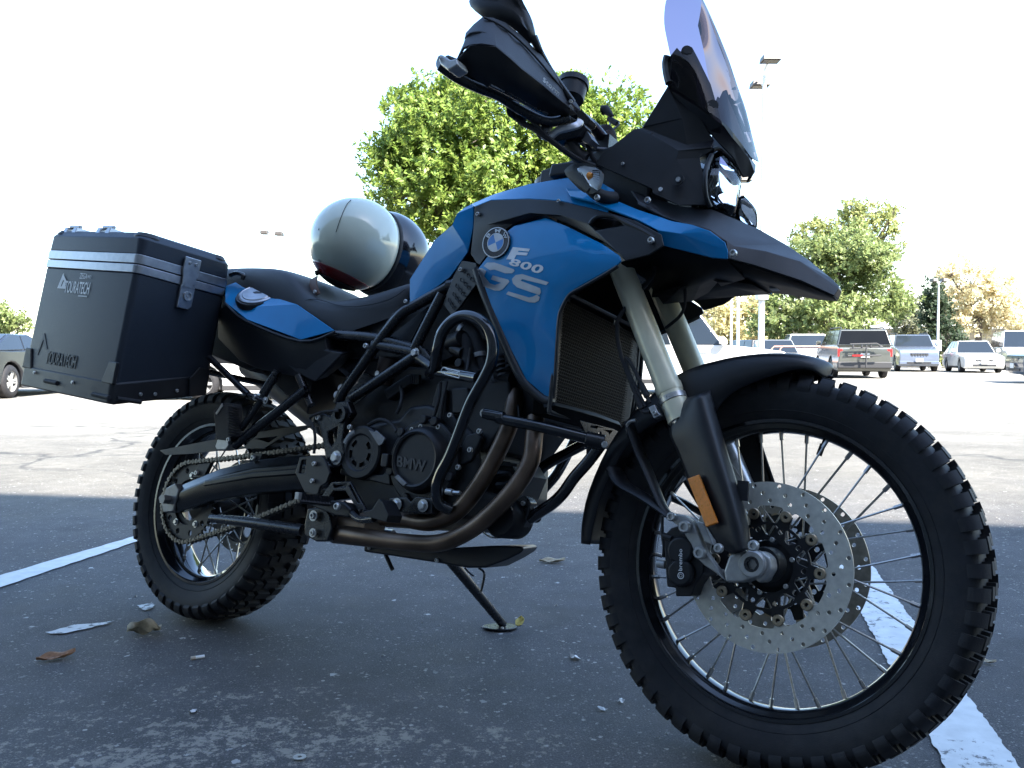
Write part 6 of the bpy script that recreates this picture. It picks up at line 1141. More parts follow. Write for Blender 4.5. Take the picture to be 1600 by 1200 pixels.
# latch on the front face
zq=lambda z:z
b=MB(); yl=-.312
b.prism([(PX+.005,yl-.024,.627),(PX+.005,yl+.024,.627),(PX+.005,yl+.024,.590),(PX+.005,yl+.020,.575),(PX+.005,yl+.019,.545),(PX+.005,yl-.019,.545),(PX+.005,yl-.020,.575),(PX+.005,yl-.024,.590)],(.006,0,0)); lt=b.build('latch',M_band,pn,bevel=.002)
b=MB(); b.prism([(PX+.003,yl-.021,.553),(PX+.003,yl+.021,.553),(PX+.003,yl+.021,.505),(PX+.003,yl+.013,.494),(PX+.003,yl-.021,.494)],(.008,0,0)); b.build('latch_hasp',M_band,lt,bevel=.002)
b=MB(); b.lathe([(.0,0),(.0,.012),(.006,.012),(.006,.0085),(.003,.0085),(.003,.004),(.005,.0035),(.005,0)],(PX+.010,yl+.002,.528),(1,0,0),20); b.build('lock',M_steel,lt)
for dy in(-.009,.009): bolt((PX+.011,yl+dy,.612),.004,lt,ax=(1,0,0))
# lower protective shoe
b=MB(); b.loft([rrect(lambda x,y:zb(x,y)-.005,PB-.005,PX+.005,YO-.005,YI+.002,.018),rrect(lambda x,y:zb(x,y)+.048,PB-.005,PX+.005,YO-.005,YI+.002,.018)],cap=True); shoe=b.build('corner_shoe',M_plastic,pn,bevel=.004)
for x0,x1 in ((PX-.05,PX+.003),(PB-.003,PB+.045)):
    b=MB(); xs=[(x0,.27),(x0+.012 if x0>0 else x0,.345),(x1-.0 if x1<0 else x1,.345),(x1,.27)]
    b.prism([(x0,YO-.0062,.275),(x1 if x0<0 else x1,YO-.0062,.275),(x1-.02 if x0<0 else x1,YO-.0062,.33),(x0 if x0<0 else x0+.02,YO-.0062,.33)],(0,.01,0)); b.build('corner_rib',M_plastic,shoe,bevel=.003)
for x0,x1,z in ((-.175,-.115,.252),(.055,.128,.243)):
    b=MB(); b.tube([(x0,YO-.007,z),(x1,YO-.007,z)],.006,8,1); b.build('scuff_bar',M_grip,shoe,bevel=.001)
b=MB(); b.tube([(PX+.007,YO+.01,.243),(PX+.007,YO+.075,.243)],.006,8,1); b.build('scuff_bar',M_grip,shoe)
for q in ((-.235,YO-.006,.268),(-.045,YO-.006,.262)): bolt(q,.0042,shoe)
for y_,z_ in ((-.385,.262),(-.345,.268),(-.285,.285),(-.235,.30)): bolt((PX+.006,y_,z_),.0045,shoe,ax=(1,0,0))
b=MB(); b.prism([(PX+.006,YI-.01,.285),(PX+.006,YI-.06,.275),(PX+.006,YI-.07,.32),(PX+.006,YI-.045,.355),(PX+.006,YI-.012,.355)],(.006,0,0)); b.build('corner_rib',M_plastic,shoe,bevel=.002)
b=MB(); b.box((-.09,YI+.004,.50),(.30,.010,.03)); b.box((-.09,YI+.004,.34),(.30,.010,.03)); b.build('mounting_rail',M_band,pn)
# printed and embossed maker's marks on the outer face
def side_text(txt,x0,x1,z0,z1,m,name,emb=0,lean=0,parent=bdy,bold=.0):
    t=MB(); t.text(txt,lambda u,v,w:Vector((x0+(x1-x0)*u+lean*v,YO-.0025-(.0 if not emb else emb*(.5+(w>0)*.5-(w<0)*.5)),z0+(z1-z0)*v)),bold=bold,ext=.1 if emb else 0)
    return t.build(name,m,parent,smooth=15,recalc=bool(emb))
side_text('TOURATECH',-.180,-.062,.488,.520,M_print,'lettering',bold=.012)
side_text('ZEGA',-.118,-.083,.528,.543,M_print,'lettering'); side_text('PRO',-.081,-.064,.530,.538,M_print,'lettering')
t=MB(); y_=YO-.0025
t.add([(-.208,y_,.498),(-.198,y_,.535),(-.176,y_,.518),(-.178,y_,.512),(-.195,y_,.522),(-.201,y_,.503),(-.176,y_,.505),(-.176,y_,.498)],[(0,1,4,5),(1,2,3,4),(0,5,6,7)]); t.add([(-.216,y_,.498),(-.201,y_,.538),(-.197,y_,.538),(-.209,y_,.498)],[(0,1,2,3)]); t.add([(-.196,y_,.503),(-.190,y_,.519),(-.178,y_,.511),(-.178,y_,.503)],[(0,1,2,3)]); t.build('peak_logo',M_print,bdy,smooth=0,recalc=False)
b=MB(); b.add([(-.108,y_,.481),(-.066,y_,.481),(-.066,y_,.485),(-.108,y_,.485)],[(0,1,2,3)]); b.build('small_print',M_printd,bdy,smooth=0,recalc=False)
side_text('TOURATECH',-.200,-.055,.296,.330,M_pannier,'embossing',emb=.0012,bold=.01)
t=MB(); t.prism([(-.255,YO+.001,.315),(-.235,YO+.001,.375),(-.205,YO+.001,.335),(-.214,YO+.001,.333),(-.233,YO+.001,.358),(-.246,YO+.001,.315)],(0,-.0038,0)); t.build('embossing',M_pannier,bdy,smooth=0)
# ================================================================ HELMET
hc=Vector((0.4011,-0.02,0.7283)); HR=.1215
hm=bikething('helmet',(hc.x,hc.y,hc.z-.13),'white full-face helmet with black front resting on the motorcycle seat','helmet')
Nw=Vector((.60,.70,-.20)).normalized(); N=(BM.inverted()@Nw).normalized(); a_,u_,w_=basis(N)
HPROF=[(-1.0,.02),(-.985,.17),(-.94,.34),(-.86,.51),(-.74,.67),(-.58,.81),(-.38,.92),(-.15,.985),(.1,1.0),(.3,.965),(.47,.90)]
def hpt(t,r,ph,k=1.0): return hc+N*(t*HR*k)+(u_*math.cos(ph)+w_*math.sin(ph))*(r*HR*k)
def rev(prof,k=1.0,p0=0,p1=2*math.pi,n=72):
    pr=catmull([(t,r,0) for t,r in prof],4); b=MB(); full=abs(p1-p0-2*math.pi)<1e-6; m=n if full else n+1
    v=[hpt(q.x,q.y,p0+(p1-p0)*j/n,k) for q in pr for j in range(m)]
    return b.add(v,[(i*m+j,i*m+(j+1)%m,(i+1)*m+(j+1)%m,(i+1)*m+j) for i in range(len(pr)-1) for j in range(n)])
rev(HPROF).build('shell',M_white,hm,smooth=80)
rev([(.47,.90),(.5,.93),(.56,.925),(.6,.90)],1.0).build('edge_trim',M_grip,hm,smooth=80)
rev([(.55,.92),(.75,.98),(1.0,.985),(1.28,.92),(1.52,.78),(1.57,.70),(1.52,.64),(1.3,.72),(.6,.8)],1.0).build('front_band',M_gloss,hm,smooth=60)
rev([(1.3,.6),(.8,.62),(.2,.5),(.0,.02)],1.0).build('lining',M_vinyl,hm,smooth=80)
PR=catmull([(t,r,0) for t,r in HPROF],8); pd=R(105)
Dd=(BM.inverted()@Vector((-.41,-.08,-.91))).normalized(); _,du,dw=basis(Dd)
def ncap(a0,a1,k,name,m):
    b=MB(); n,mm=14,56; v=[]; ok=[]
    for i in range(n+1):
        for j in range(mm):
            a=R(a0+(a1-a0)*i/n); p=2*math.pi*j/mm; q=Dd*math.cos(a)+(du*math.cos(p)+dw*math.sin(p))*math.sin(a); v.append(hc+q*HR*k); ok.append(q.dot(N)<.44)
    f=[(i*mm+j,i*mm+(j+1)%mm,(i+1)*mm+(j+1)%mm,(i+1)*mm+j) for i in range(n) for j in range(mm)]
    b.add(v,[g for g in f if all(ok[x] for x in g)]); b.build(name,m,hm,smooth=80,solid=.002)
ncap(22,43,1.012,'red_flash',M_red); ncap(3,25,1.02,'neck_trim',M_grip)
b=MB(); b.tube([hc+(Vector(q)-hc).normalized()*HR*1.012 for q in [(0.4291,-0.075,0.7966),(0.4312,-0.085,0.7758),(0.436,-0.1,0.7476),(0.4357,-0.11,0.7218)]],.0009,6,4); b.build('scratch_line',M_grip,hm)
b=MB(); q_=Vector((0.3816,-0.11,0.659)); dq=(q_-hc).normalized(); b.lathe([(0,.0),(0,.0045)],hc+dq*HR*1.012,dq,16); b.build('snap_button',M_printd,hm)
b=MB(); q=Vector((0.3432,-0.09,0.6307)); b.tube([q+Vector((.02,.03,.015)),q],.007,8,1); b.build('strap_tab',M_grip,hm)
b=MB(); st=[(0.3558,-0.105,0.6145),(0.371,-0.118,0.5877),(0.3956,-0.125,0.5598)]
wv=Vector((.017,-.004,.004)); b.add([Vector(p)-wv for p in st]+[Vector(p)+wv for p in st],[(0,1,4,3),(1,2,5,4)]); sp=b.build('chin_strap',M_leather,hm,solid=.003,bevel=.0008); bolt((0.395,-0.127,0.5687),.005,sp)
# ================================================================ BACKGROUND: parked cars
M_cglass=mat('car_glass',(.016,.022,.03),.05,0,.05,2,spec=.35); M_tint=mat('privacy_glass',(.005,.0055,.006),.1,0,.05,2,spec=.12)
M_chrome=mat('chrome_trim',(.6,.6,.6),.15,1,.05,20); M_tail=mat('tail_lamp_red',(.45,.02,.02),.25,0,.1,30,coat=.5); M_head=mat('headlamp_clear',(.7,.72,.74),.12,.3,.1,30,coat=.5)
M_amber=mat('amber_lamp',(.6,.2,.02),.3); M_lower=mat('car_lower_plastic',(.03,.03,.032),.6); M_bumper=mat('silver_bumper',(.4,.4,.4),.4,.3); M_plate=mat('number_plate',(.6,.6,.58),.4)
def paint(name,c,metal=.3): return mat(name,c,.3,metal,.04,5,coat=1.0,rvar=.04)
b=MB(); prof=[(-.5,.62),(-.5,.72),(-.42,.93),(-.3,.99),(0,1.0),(.3,.99),(.42,.93),(.5,.72),(.5,.62)]
WT=MB(); WT.lathe([(x*.24,r) for x,r in prof],(0,0,0),(0,1,0),36,closed=True)
wtyre_me=WT.mesh('wheel',M_rubber)
def rim_mesh(ns,w,double=False):
    b=MB(); b.lathe([(-.11,.60),(-.11,.66),(.11,.66),(.11,.60),(.0,.58)],(0,0,0),(0,1,0),36,closed=True); b.lathe([(-.095,.0),(-.095,.11),(-.05,.13),(-.05,0)],(0,0,0),(0,1,0),16)
    for k in range(ns):
        t=2*math.pi*k/ns; offs=(-w*.8,w*.8) if double else (0,)
        for o in offs:
            u=Vector((math.cos(t),0,math.sin(t))); n=Vector((-u.z,0,u.x)); h=w*(.42 if double else .6)
            b.loft([[u*r+n*(o*(.55+.6*r)-h*(1.2-.3*r))+Vector((0,y0,0)),u*r+n*(o*(.55+.6*r)+h*(1.2-.3*r))+Vector((0,y0,0)),u*r+n*(o*(.55+.6*r)+h)+Vector((0,y0+.04,0)),u*r+n*(o*(.55+.6*r)-h)+Vector((0,y0+.04,0))] for r,y0 in((.08,-.09),(.62,-.10))])
    return b.mesh('rim',M_alu,smooth=30)
rim5=rim_mesh(5,.12,True); rim6=rim_mesh(7,.14); 
b=MB(); b.lathe([(-.05,.0),(-.05,.6)],(0,0,0),(0,1,0),24); wd_me=b.mesh('brake_drum',M_lower)
def car(name,label,cat,loc,head,L,Wd,H,m,kind,group='cars parked across the lot',r=.34,wb=None,glass=None,rim=None,front_lamps=True,rails=False):
    """length along local +x (front), width along y"""
    root=empty(name,loc,(0,0,head),label,cat,group); g=glass or M_cglass; rim=rim or rim6
    wb=wb or L*.58; xf=wb*.5+L*.02; xr=-wb*.5+L*.02; cl=.19 if kind in('sedan','coupe') else .26
    belt={'sedan':.60,'coupe':.72,'suv':.60,'van':.56,'boxsuv':.66,'truck':.60}[kind]*H
    hood={'sedan':.52,'coupe':.62,'suv':.56,'van':.50,'boxsuv':.61,'truck':.58}[kind]*H
    tl={'sedan':.60,'coupe':.75,'suv':.60,'van':.56,'boxsuv':.66,'truck':.60}[kind]*H
    f=L/2; ra=r*1.16
    def arch(cx): return [(cx+ra*math.cos(R(a)),max(cl,r+ra*math.sin(R(a)))) for a in range(-10,191,20)]
    bot=[(-f*.97,cl+.12),(-f*.93,cl)]+[(x,z) for x,z in reversed(arch(xr))]+[(x,z) for x,z in reversed(arch(xf))]+[(f*.93,cl),(f*.975,cl+.12)]
    ws0={'sedan':.30,'coupe':.22,'suv':.42,'van':.62,'boxsuv':.42,'truck':.34}[kind]*f
    top=[(f,hood*.62),(f*.985,hood*.86),(f*.93,hood*.95),(f*.72,hood*1.02),(ws0,belt+.02),(-f*.55,belt+.015),(-f*.90,tl),(-f*.985,tl*.93),(-f,tl*.72)]
    side=bot+top
    b=MB(); n=len(side); v=[]
    def wy(z): return Wd/2*(1-.035*max(0,(z-H*.42)/(H*.25))-.03*max(0,(cl+.25-z)/.3))
    def nose(x): return 1-.10*max(0,(abs(x)/f-.80)/.2)**2
    rings=[[(x,s*wy(z)*nose(x)*k,z) for x,z in side] for s,k in((-1,1.0),(1,1.0))]
    b.loft(rings,closed=True,cap=True); body=b.build('body',m,root,bevel=.045,bseg=3,smooth=40)
    # wheel wells
    b=MB(); b.box((xf,0,r+.08),(ra*1.9,Wd*.86,r*1.2)); b.box((xr,0,r+.08),(ra*1.9,Wd*.86,r*1.2)); b.box((0,0,cl+.1),(L*.9,Wd*.8,.2)); b.build('underbody',M_lower,root,smooth=0)
    # cabin
    rt={'sedan':(.02,-.46),'coupe':(-.10,-.40),'suv':(.20,-.84),'van':(.30,-.90),'boxsuv':(.22,-.86),'truck':(.08,-.30)}[kind]
    bk={'sedan':-.80,'coupe':-.86,'suv':-.96,'van':-.97,'boxsuv':-.955,'truck':-.38}[kind]
    x0,x1,x2,x3=bk*f,ws0,rt[1]*f,rt[0]*f; wb_=Wd/2*.955; wr=Wd/2*(.74 if kind in('sedan','coupe') else .80)
    zb_=belt-.01; zr=H-.03
    def cab(x,y,z): return (x,y,z)
    A=[cab(x0,-wb_,zb_),cab(x1,-wb_,zb_),cab(x3,-wr,zr),cab(x2,-wr,zr)]; B_=[(x,-y,z) for x,y,z in A]
    b=MB(); b.loft([A,B_]); cabin=b.build('cabin',m,root,bevel=.05,bseg=3)
    def pane(p,inset,nm='window',lift=.012,mm=None,u=(0,1)):
        p=[Vector(q) for q in p]; 
        if u!=(0,1): p=[p[0].lerp(p[1],u[0]),p[0].lerp(p[1],u[1]),p[3].lerp(p[2],u[1]),p[3].lerp(p[2],u[0])]
        c=sum(p,Vector())/4; nn=(p[1]-p[0]).cross(p[3]-p[0]).normalized()
        if nn.dot(c-Vector(((x0+x1)/2,0,H*.6)))<0: nn=-nn
        q=[]
        for i in range(4):
            e1=(p[(i+1)%4]-p[i]).normalized(); e2=(p[i-1]-p[i]).normalized(); q.append(p[i]+(e1+e2)*inset)
        b=MB(); b.prism([a+nn*lift for a in q],nn*-.03); return b.build(nm,mm or g,root,bevel=.008)
    ns={'sedan':3,'coupe':2,'suv':3,'van':4,'boxsuv':3,'truck':2}[kind]
    for P4 in (A,B_):
        for k in range(ns): pane(P4,.035,u=(k/ns,(k+1)/ns),mm=M_tint if (glass and k<ns-1) else g)
    pane([A[1],B_[1],B_[2],A[2]],.045,'windscreen'); pane([A[0],B_[0],B_[3],A[3]],.05,'rear_window',mm=g)
    # ends
    zf=hood*.72; 
    b=MB(); b.box((f*.985,0,zf),(.05,Wd*.42,hood*.16)); gr=b.build('grille',M_lower,root,bevel=.01)
    for k in range(6): 
        bb=MB(); bb.box((f*.985+.03,(k-2.5)*Wd*.065,zf),(.012,Wd*.026,hood*.13)); bb.build('grille_bar',M_chrome,gr)
    for s in(-1,1):
        b=MB(); b.box((f*.955,s*Wd*.365,zf+.03),(.10,Wd*.17,hood*.14)); b.build('headlight',M_head,root,bevel=.03)
        b=MB(); b.box((-f*.972,s*Wd*.425,tl*.78),(.09,Wd*.09,tl*.24)); b.build('tail_light',M_tail,root,bevel=.02)
        b=MB(); b.prism([(ws0-.12,s*Wd*.49,belt+.03),(ws0+.05,s*Wd*.49,belt+.05),(ws0+.02,s*Wd*.49,belt+.18),(ws0-.12,s*Wd*.49,belt+.2)],(0,s*.16,0)); b.build('side_mirror',m if kind!='van' else M_lower,root,bevel=.03)
        for xx in ((-.05,.12) if kind!='coupe' else (0,)):
            b=MB(); b.box((xx*L,s*(wy(belt*.86)+.012),belt*.88),(.17,.03,.03)); b.build('door_handle',m,root,bevel=.008)
        b=MB(); b.box(((xf+xr)/2,s*Wd*.487,cl+.05),(wb-2*ra,.04,.10)); b.build('sill',M_lower,root,bevel=.01)
    b=MB(); b.box((f*.965,0,cl+.17),(.12,Wd*.9,.16)); b.build('front_bumper',M_lower if kind=='truck' else m,root,bevel=.03)
    b=MB(); b.box((f*.975+.045,0,cl+.16),(.03,Wd*.55,.09)); b.build('air_intake',M_lower,root,bevel=.01)
    b=MB(); b.box((-f*.965,0,cl+.22),(.16,Wd*.94,.24)); b.build('rear_bumper',M_lower if kind in('suv','boxsuv') else m,root,bevel=.04)
    b=MB(); b.box((-f*1.0,0,tl*.70),(.03,.31,.15)); b.build('number_plate',M_plate,root)
    b=MB(); b.box((f*1.02,0,cl+.28),(.02,.31,.15)); b.build('number_plate',M_plate,root)
    if rails:
        for s in(-1,1): 
            b=MB(); b.tube([(x3-.1,s*wr*.92,H-.03),(x3-.25,s*wr*.92,H+.05),(x2+.25,s*wr*.92,H+.05),(x2+.1,s*wr*.92,H-.03)],.022,8,1); b.build('roof_rail',M_lower,root)
    for x in(xf,xr):
        for s in(-1,1):
            w=link('wheel',wtyre_me,root,(x,s*(Wd/2-.13),r)); w.scale=(r,1,r) ; w.rotation_euler=(0,0,0 if s<0 else math.pi)
            q=link('rim',rim,w,(x,s*(Wd/2-.13),r)); q.location=(0,0,0); q.scale=(1,1.0,1); q2=link('brake_drum',wd_me,w,(0,0,0)); q2.location=(0,0,0)
    return root
GZ=-.28
def gl(px,Y,z=GZ): return None
def BG(p): v=Vector(p); return Vector((v.x,v.y,GZ))
P_grey=mat('charcoal_car_paint',(.010,.011,.015),.3,.2,.04,5,coat=.35); P_sage=paint('grey_green_car_paint',(.085,.09,.08)); P_silver=paint('silver_car_paint',(.32,.33,.34)); P_white=paint('white_car_paint',(.66,.66,.64),0)
P_blueg=paint('blue_grey_car_paint',(.045,.06,.095)); P_dark=mat('dark_blue_car_paint',(.014,.017,.024),.3,.2,.04,5,coat=.35)
car('parked_car','charcoal coupe at the left edge with bright alloy wheels','car',BG((-10.2808,19.8,-0.0363))+Vector((-.95,0,0)),R(91),4.75,1.88,1.36,P_grey,'coupe',r=.345,rim=rim5,wb=2.8)
car('parked_car','dark car mostly hidden behind the pannier at left','car',BG((-11.2325,23.5,-0.1819))+Vector((.6,2.2,0)),R(60),4.5,1.8,1.42,P_dark,'sedan',r=.33)
sv=car('parked_car','grey-green sport utility vehicle seen from behind with a bike rack on its tail','car',BG((12.876,34.2,0.4151)),R(81),4.55,1.97,1.78,P_sage,'boxsuv',r=.37,glass=M_tint,rails=True)
bk_=empty('bike_rack',sv.matrix_basis@Vector((-2.45,0,.95)),(0,0,R(81)),'black folding bicycle rack on the tail of the grey-green vehicle','bike rack')
b=MB(); b.tube([(0,0,-.55),(0,0,.25)],.03,8,1); b.tube([(0,-.55,.18),(0,.55,.12)],.025,8,1); b.tube([(0,-.5,-.12),(0,.62,-.15)],.03,8,1); b.tube([(0,-.55,.18),(0,-.35,.30),(0,.55,.28)],.018,8,1); b.build('rack_arm',M_lower,bk_)
for k in range(4):
    b=MB(); b.box((0,-.45+.3*k,.20),(.08,.05,.10)); b.build('frame_cradle',M_lower,bk_,bevel=.01)
b=MB(); b.box((-.03,.30,-.13),(.05,.35,.05)); b.build('reflector_strip',M_tail,bk_)
car('parked_car','silver-blue sport utility vehicle facing forward with a slotted grille','car',BG((19.4414,44,0.3236)),R(-104),4.6,1.88,1.78,paint('pale_blue_car_paint',(.15,.18,.24)),'boxsuv',r=.37,rails=True)
car('parked_car','white compact sedan facing forward beside the light pole','car',BG((21.452,42,0.3479)),R(-104),4.45,1.76,1.47,P_white,'sedan',r=.32)
car('parked_van','white van with a roof rack behind the white sedan','van',BG((26.6571,47.5,0.2992)),R(-110),5.4,2.0,2.05,paint('white_van_paint',(.6,.62,.64),0),'van',r=.37,rails=True)
car('parked_car','blue-grey sport utility vehicle cut off by the right edge','car',BG((17.9401,27.6,0.4927)),R(168),4.7,1.88,1.75,P_blueg,'suv',r=.37)
car('parked_car','large white sport utility vehicle partly hidden behind the fork','car',BG((3.9079,21,0.5381)),R(-14),4.9,1.95,1.85,P_white,'suv',r=.37)
car('parked_car','dark grey hatchback behind the slim white poles','car',BG((11.3624,43,0.3205)),R(100),4.1,1.75,1.5,P_grey,'suv',r=.32)
car('parked_car','silver sedan with blue reflections right of the thick pole','car',BG((11.4137,39,0.3624)),R(-97),4.5,1.78,1.48,P_silver,'sedan',r=.32)
car('parked_pickup','white pickup beside the grey-green vehicle','pickup',BG((13.2807,41,0.3447)),R(84),5.2,1.9,1.75,P_white,'truck',r=.37)
car('parked_car','white sedan seen through the gap under the tail of the motorcycle','car',BG((-5.1306,19,0.5438)),R(12),4.6,1.8,1.44,P_white,'sedan',r=.33)
# cart corral in front of the white pickup
cc_=empty('cart_corral',BG((11.7122,36,0.3943)),(0,0,0),'orange-painted cart return rails in front of the white pickup','cart corral')
M_or=mat('faded_orange_paint',(.5,.26,.18),.5)
for y in(0,1.2):
    b=MB(); b.tube([(-1.0,y,0),(-1.0,y,1.05),(-.9,y,1.15),(.9,y,1.15),(1.0,y,1.05),(1.0,y,0)],.03,8,1); b.tube([(-1,y,.6),(1,y,.6)],.025,8,1); b.build('rail',M_or,cc_)
# ================================================================ light poles
M_diff=mat('lamp_diffuser',(.07,.06,.05),.3); M_pole=mat('pale_pole_paint',(.55,.55,.54),.5,0,.08,3); M_lamp=mat('bronze_lamp_housing',(.05,.042,.035),.5,.3,.1,10)
def pole(base,h,r,label,heads=(),collar=None,name='light_pole',group='light poles in the lot',arm=.5,hw=.55):
    o=empty(name,base,None,label,'light pole',group)
    b=MB(); b.tube([(0,0,0),(0,0,h)],[r,r*.55],14,1); b.build('shaft',M_pole,o)
    b=MB(); b.lathe([(0,0),(0,r*2.1),(.35,r*2.1),(.4,r*1.6),(.4,0)],(0,0,0),(0,0,1),16); b.build('base',mat_conc,o,bevel=.02)
    if collar: b=MB(); b.lathe([(-.12,r*.8),(-.12,r*1.9),(.1,r*1.9),(.18,r)],(0,0,collar),(0,0,1),10); b.build('collar',M_pole,o)
    for (dx,dy,dz) in heads:
        b=MB(); b.tube([(0,0,h+dz-.12),(dx*.5,dy*.5,h+dz+.02),(dx,dy,h+dz+.05)],.035,8,2); a=b.build('arm',M_pole,o)
        b=MB(); b.loft([[(dx-hw*.5,dy-.25,h+dz),(dx+hw*.5,dy-.25,h+dz),(dx+hw*.5,dy+.25,h+dz),(dx-hw*.5,dy+.25,h+dz)],[(dx-hw*.46,dy-.2,h+dz+.16),(dx+hw*.46,dy-.2,h+dz+.16),(dx+hw*.46,dy+.2,h+dz+.16),(dx-hw*.46,dy+.2,h+dz+.16)]]); lh=b.build('lamp_head',M_lamp,o,bevel=.015)
        b=MB(); b.box((dx,dy,h+dz-.005),(hw*.82,.38,.02)); b.build('diffuser',M_diff,lh)
    return o
mat_conc=mat('concrete',(.35,.34,.32),.85,0,.15,8)
p=BG((7.7369,28,0.4713)); hh=Vector((7.7076,28,9.1548)).z-GZ
pole(p,hh,.105,'thick pale light pole topped by two stacked lamp heads',((.05,-.45,.28),(-.02,.45,-.22)),collar=Vector((7.7128,28,2.4148)).z-GZ)
pole(BG((8.0166,33,0.4195)),6.5,.05,'left one of the two slim white poles near the fork',((0,-.4,0),))
pole(BG((7.5116,30,0.45)),6.5,.06,'right one of the two slim white poles near the fork',((0,-.4,0),))
p=BG((21.242,45,0.3162)); h_=Vector((21.1494,45,4.1385)).z-GZ; pole(p,h_,.075,'slim pale pole with a small crossarm beside the dark tree',((.25,0,0),(-.25,0,0)),hw=.25)
p=BG((-11.1622,42,0.2931)); h_=Vector((-11.113,42,5.9903)).z-GZ; pole(p,h_,.07,'distant double-armed lamp post left of the helmet',((.36,0,0),(-.32,0,.06)),hw=.34)
# ================================================================ trees
def leafmat(name,c,var=.35,trans=.45):
    m=bpy.data.materials.new(name); m.use_nodes=True; t=m.node_tree; L=t.links.new; b=t.nodes['Principled BSDF']; o=t.nodes['Material Output']
    gi=nd(t,'ShaderNodeNewGeometry'); tc=nd(t,'ShaderNodeTexCoord')
    hs=nd(t,'ShaderNodeHueSaturation'); hs.inputs['Color'].default_value=(*c,1)
    r1=nd(t,'ShaderNodeMapRange'); L(gi.outputs['Random Per Island'],r1.inputs[0]); r1.inputs[3].default_value=1-var; r1.inputs[4].default_value=1+var; L(r1.outputs[0],hs.inputs['Value'])
    wn_=nd(t,'ShaderNodeTexWhiteNoise',noise_dimensions='1D'); L(gi.outputs['Random Per Island'],wn_.inputs['W']); r2=nd(t,'ShaderNodeMapRange'); L(wn_.outputs[0],r2.inputs[0]); r2.inputs[3].default_value=.478; r2.inputs[4].default_value=.515; L(r2.outputs[0],hs.inputs['Hue'])
    L(hs.outputs[0],b.inputs['Base Color']); b.inputs['Roughness'].default_value=.45; b.inputs['Specular IOR Level'].default_value=.35
    tr=nd(t,'ShaderNodeBsdfTranslucent'); L(hs.outputs[0],tr.inputs[0]); mx=nd(t,'ShaderNodeMixShader'); mx.inputs[0].default_value=trans; L(b.outputs[0],mx.inputs[1]); L(tr.outputs[0],mx.inputs[2]); L(mx.outputs[0],o.inputs[0]); return m
M_bark=mat('bark',(.10,.08,.065),.9,0,.3,20,.6,40)
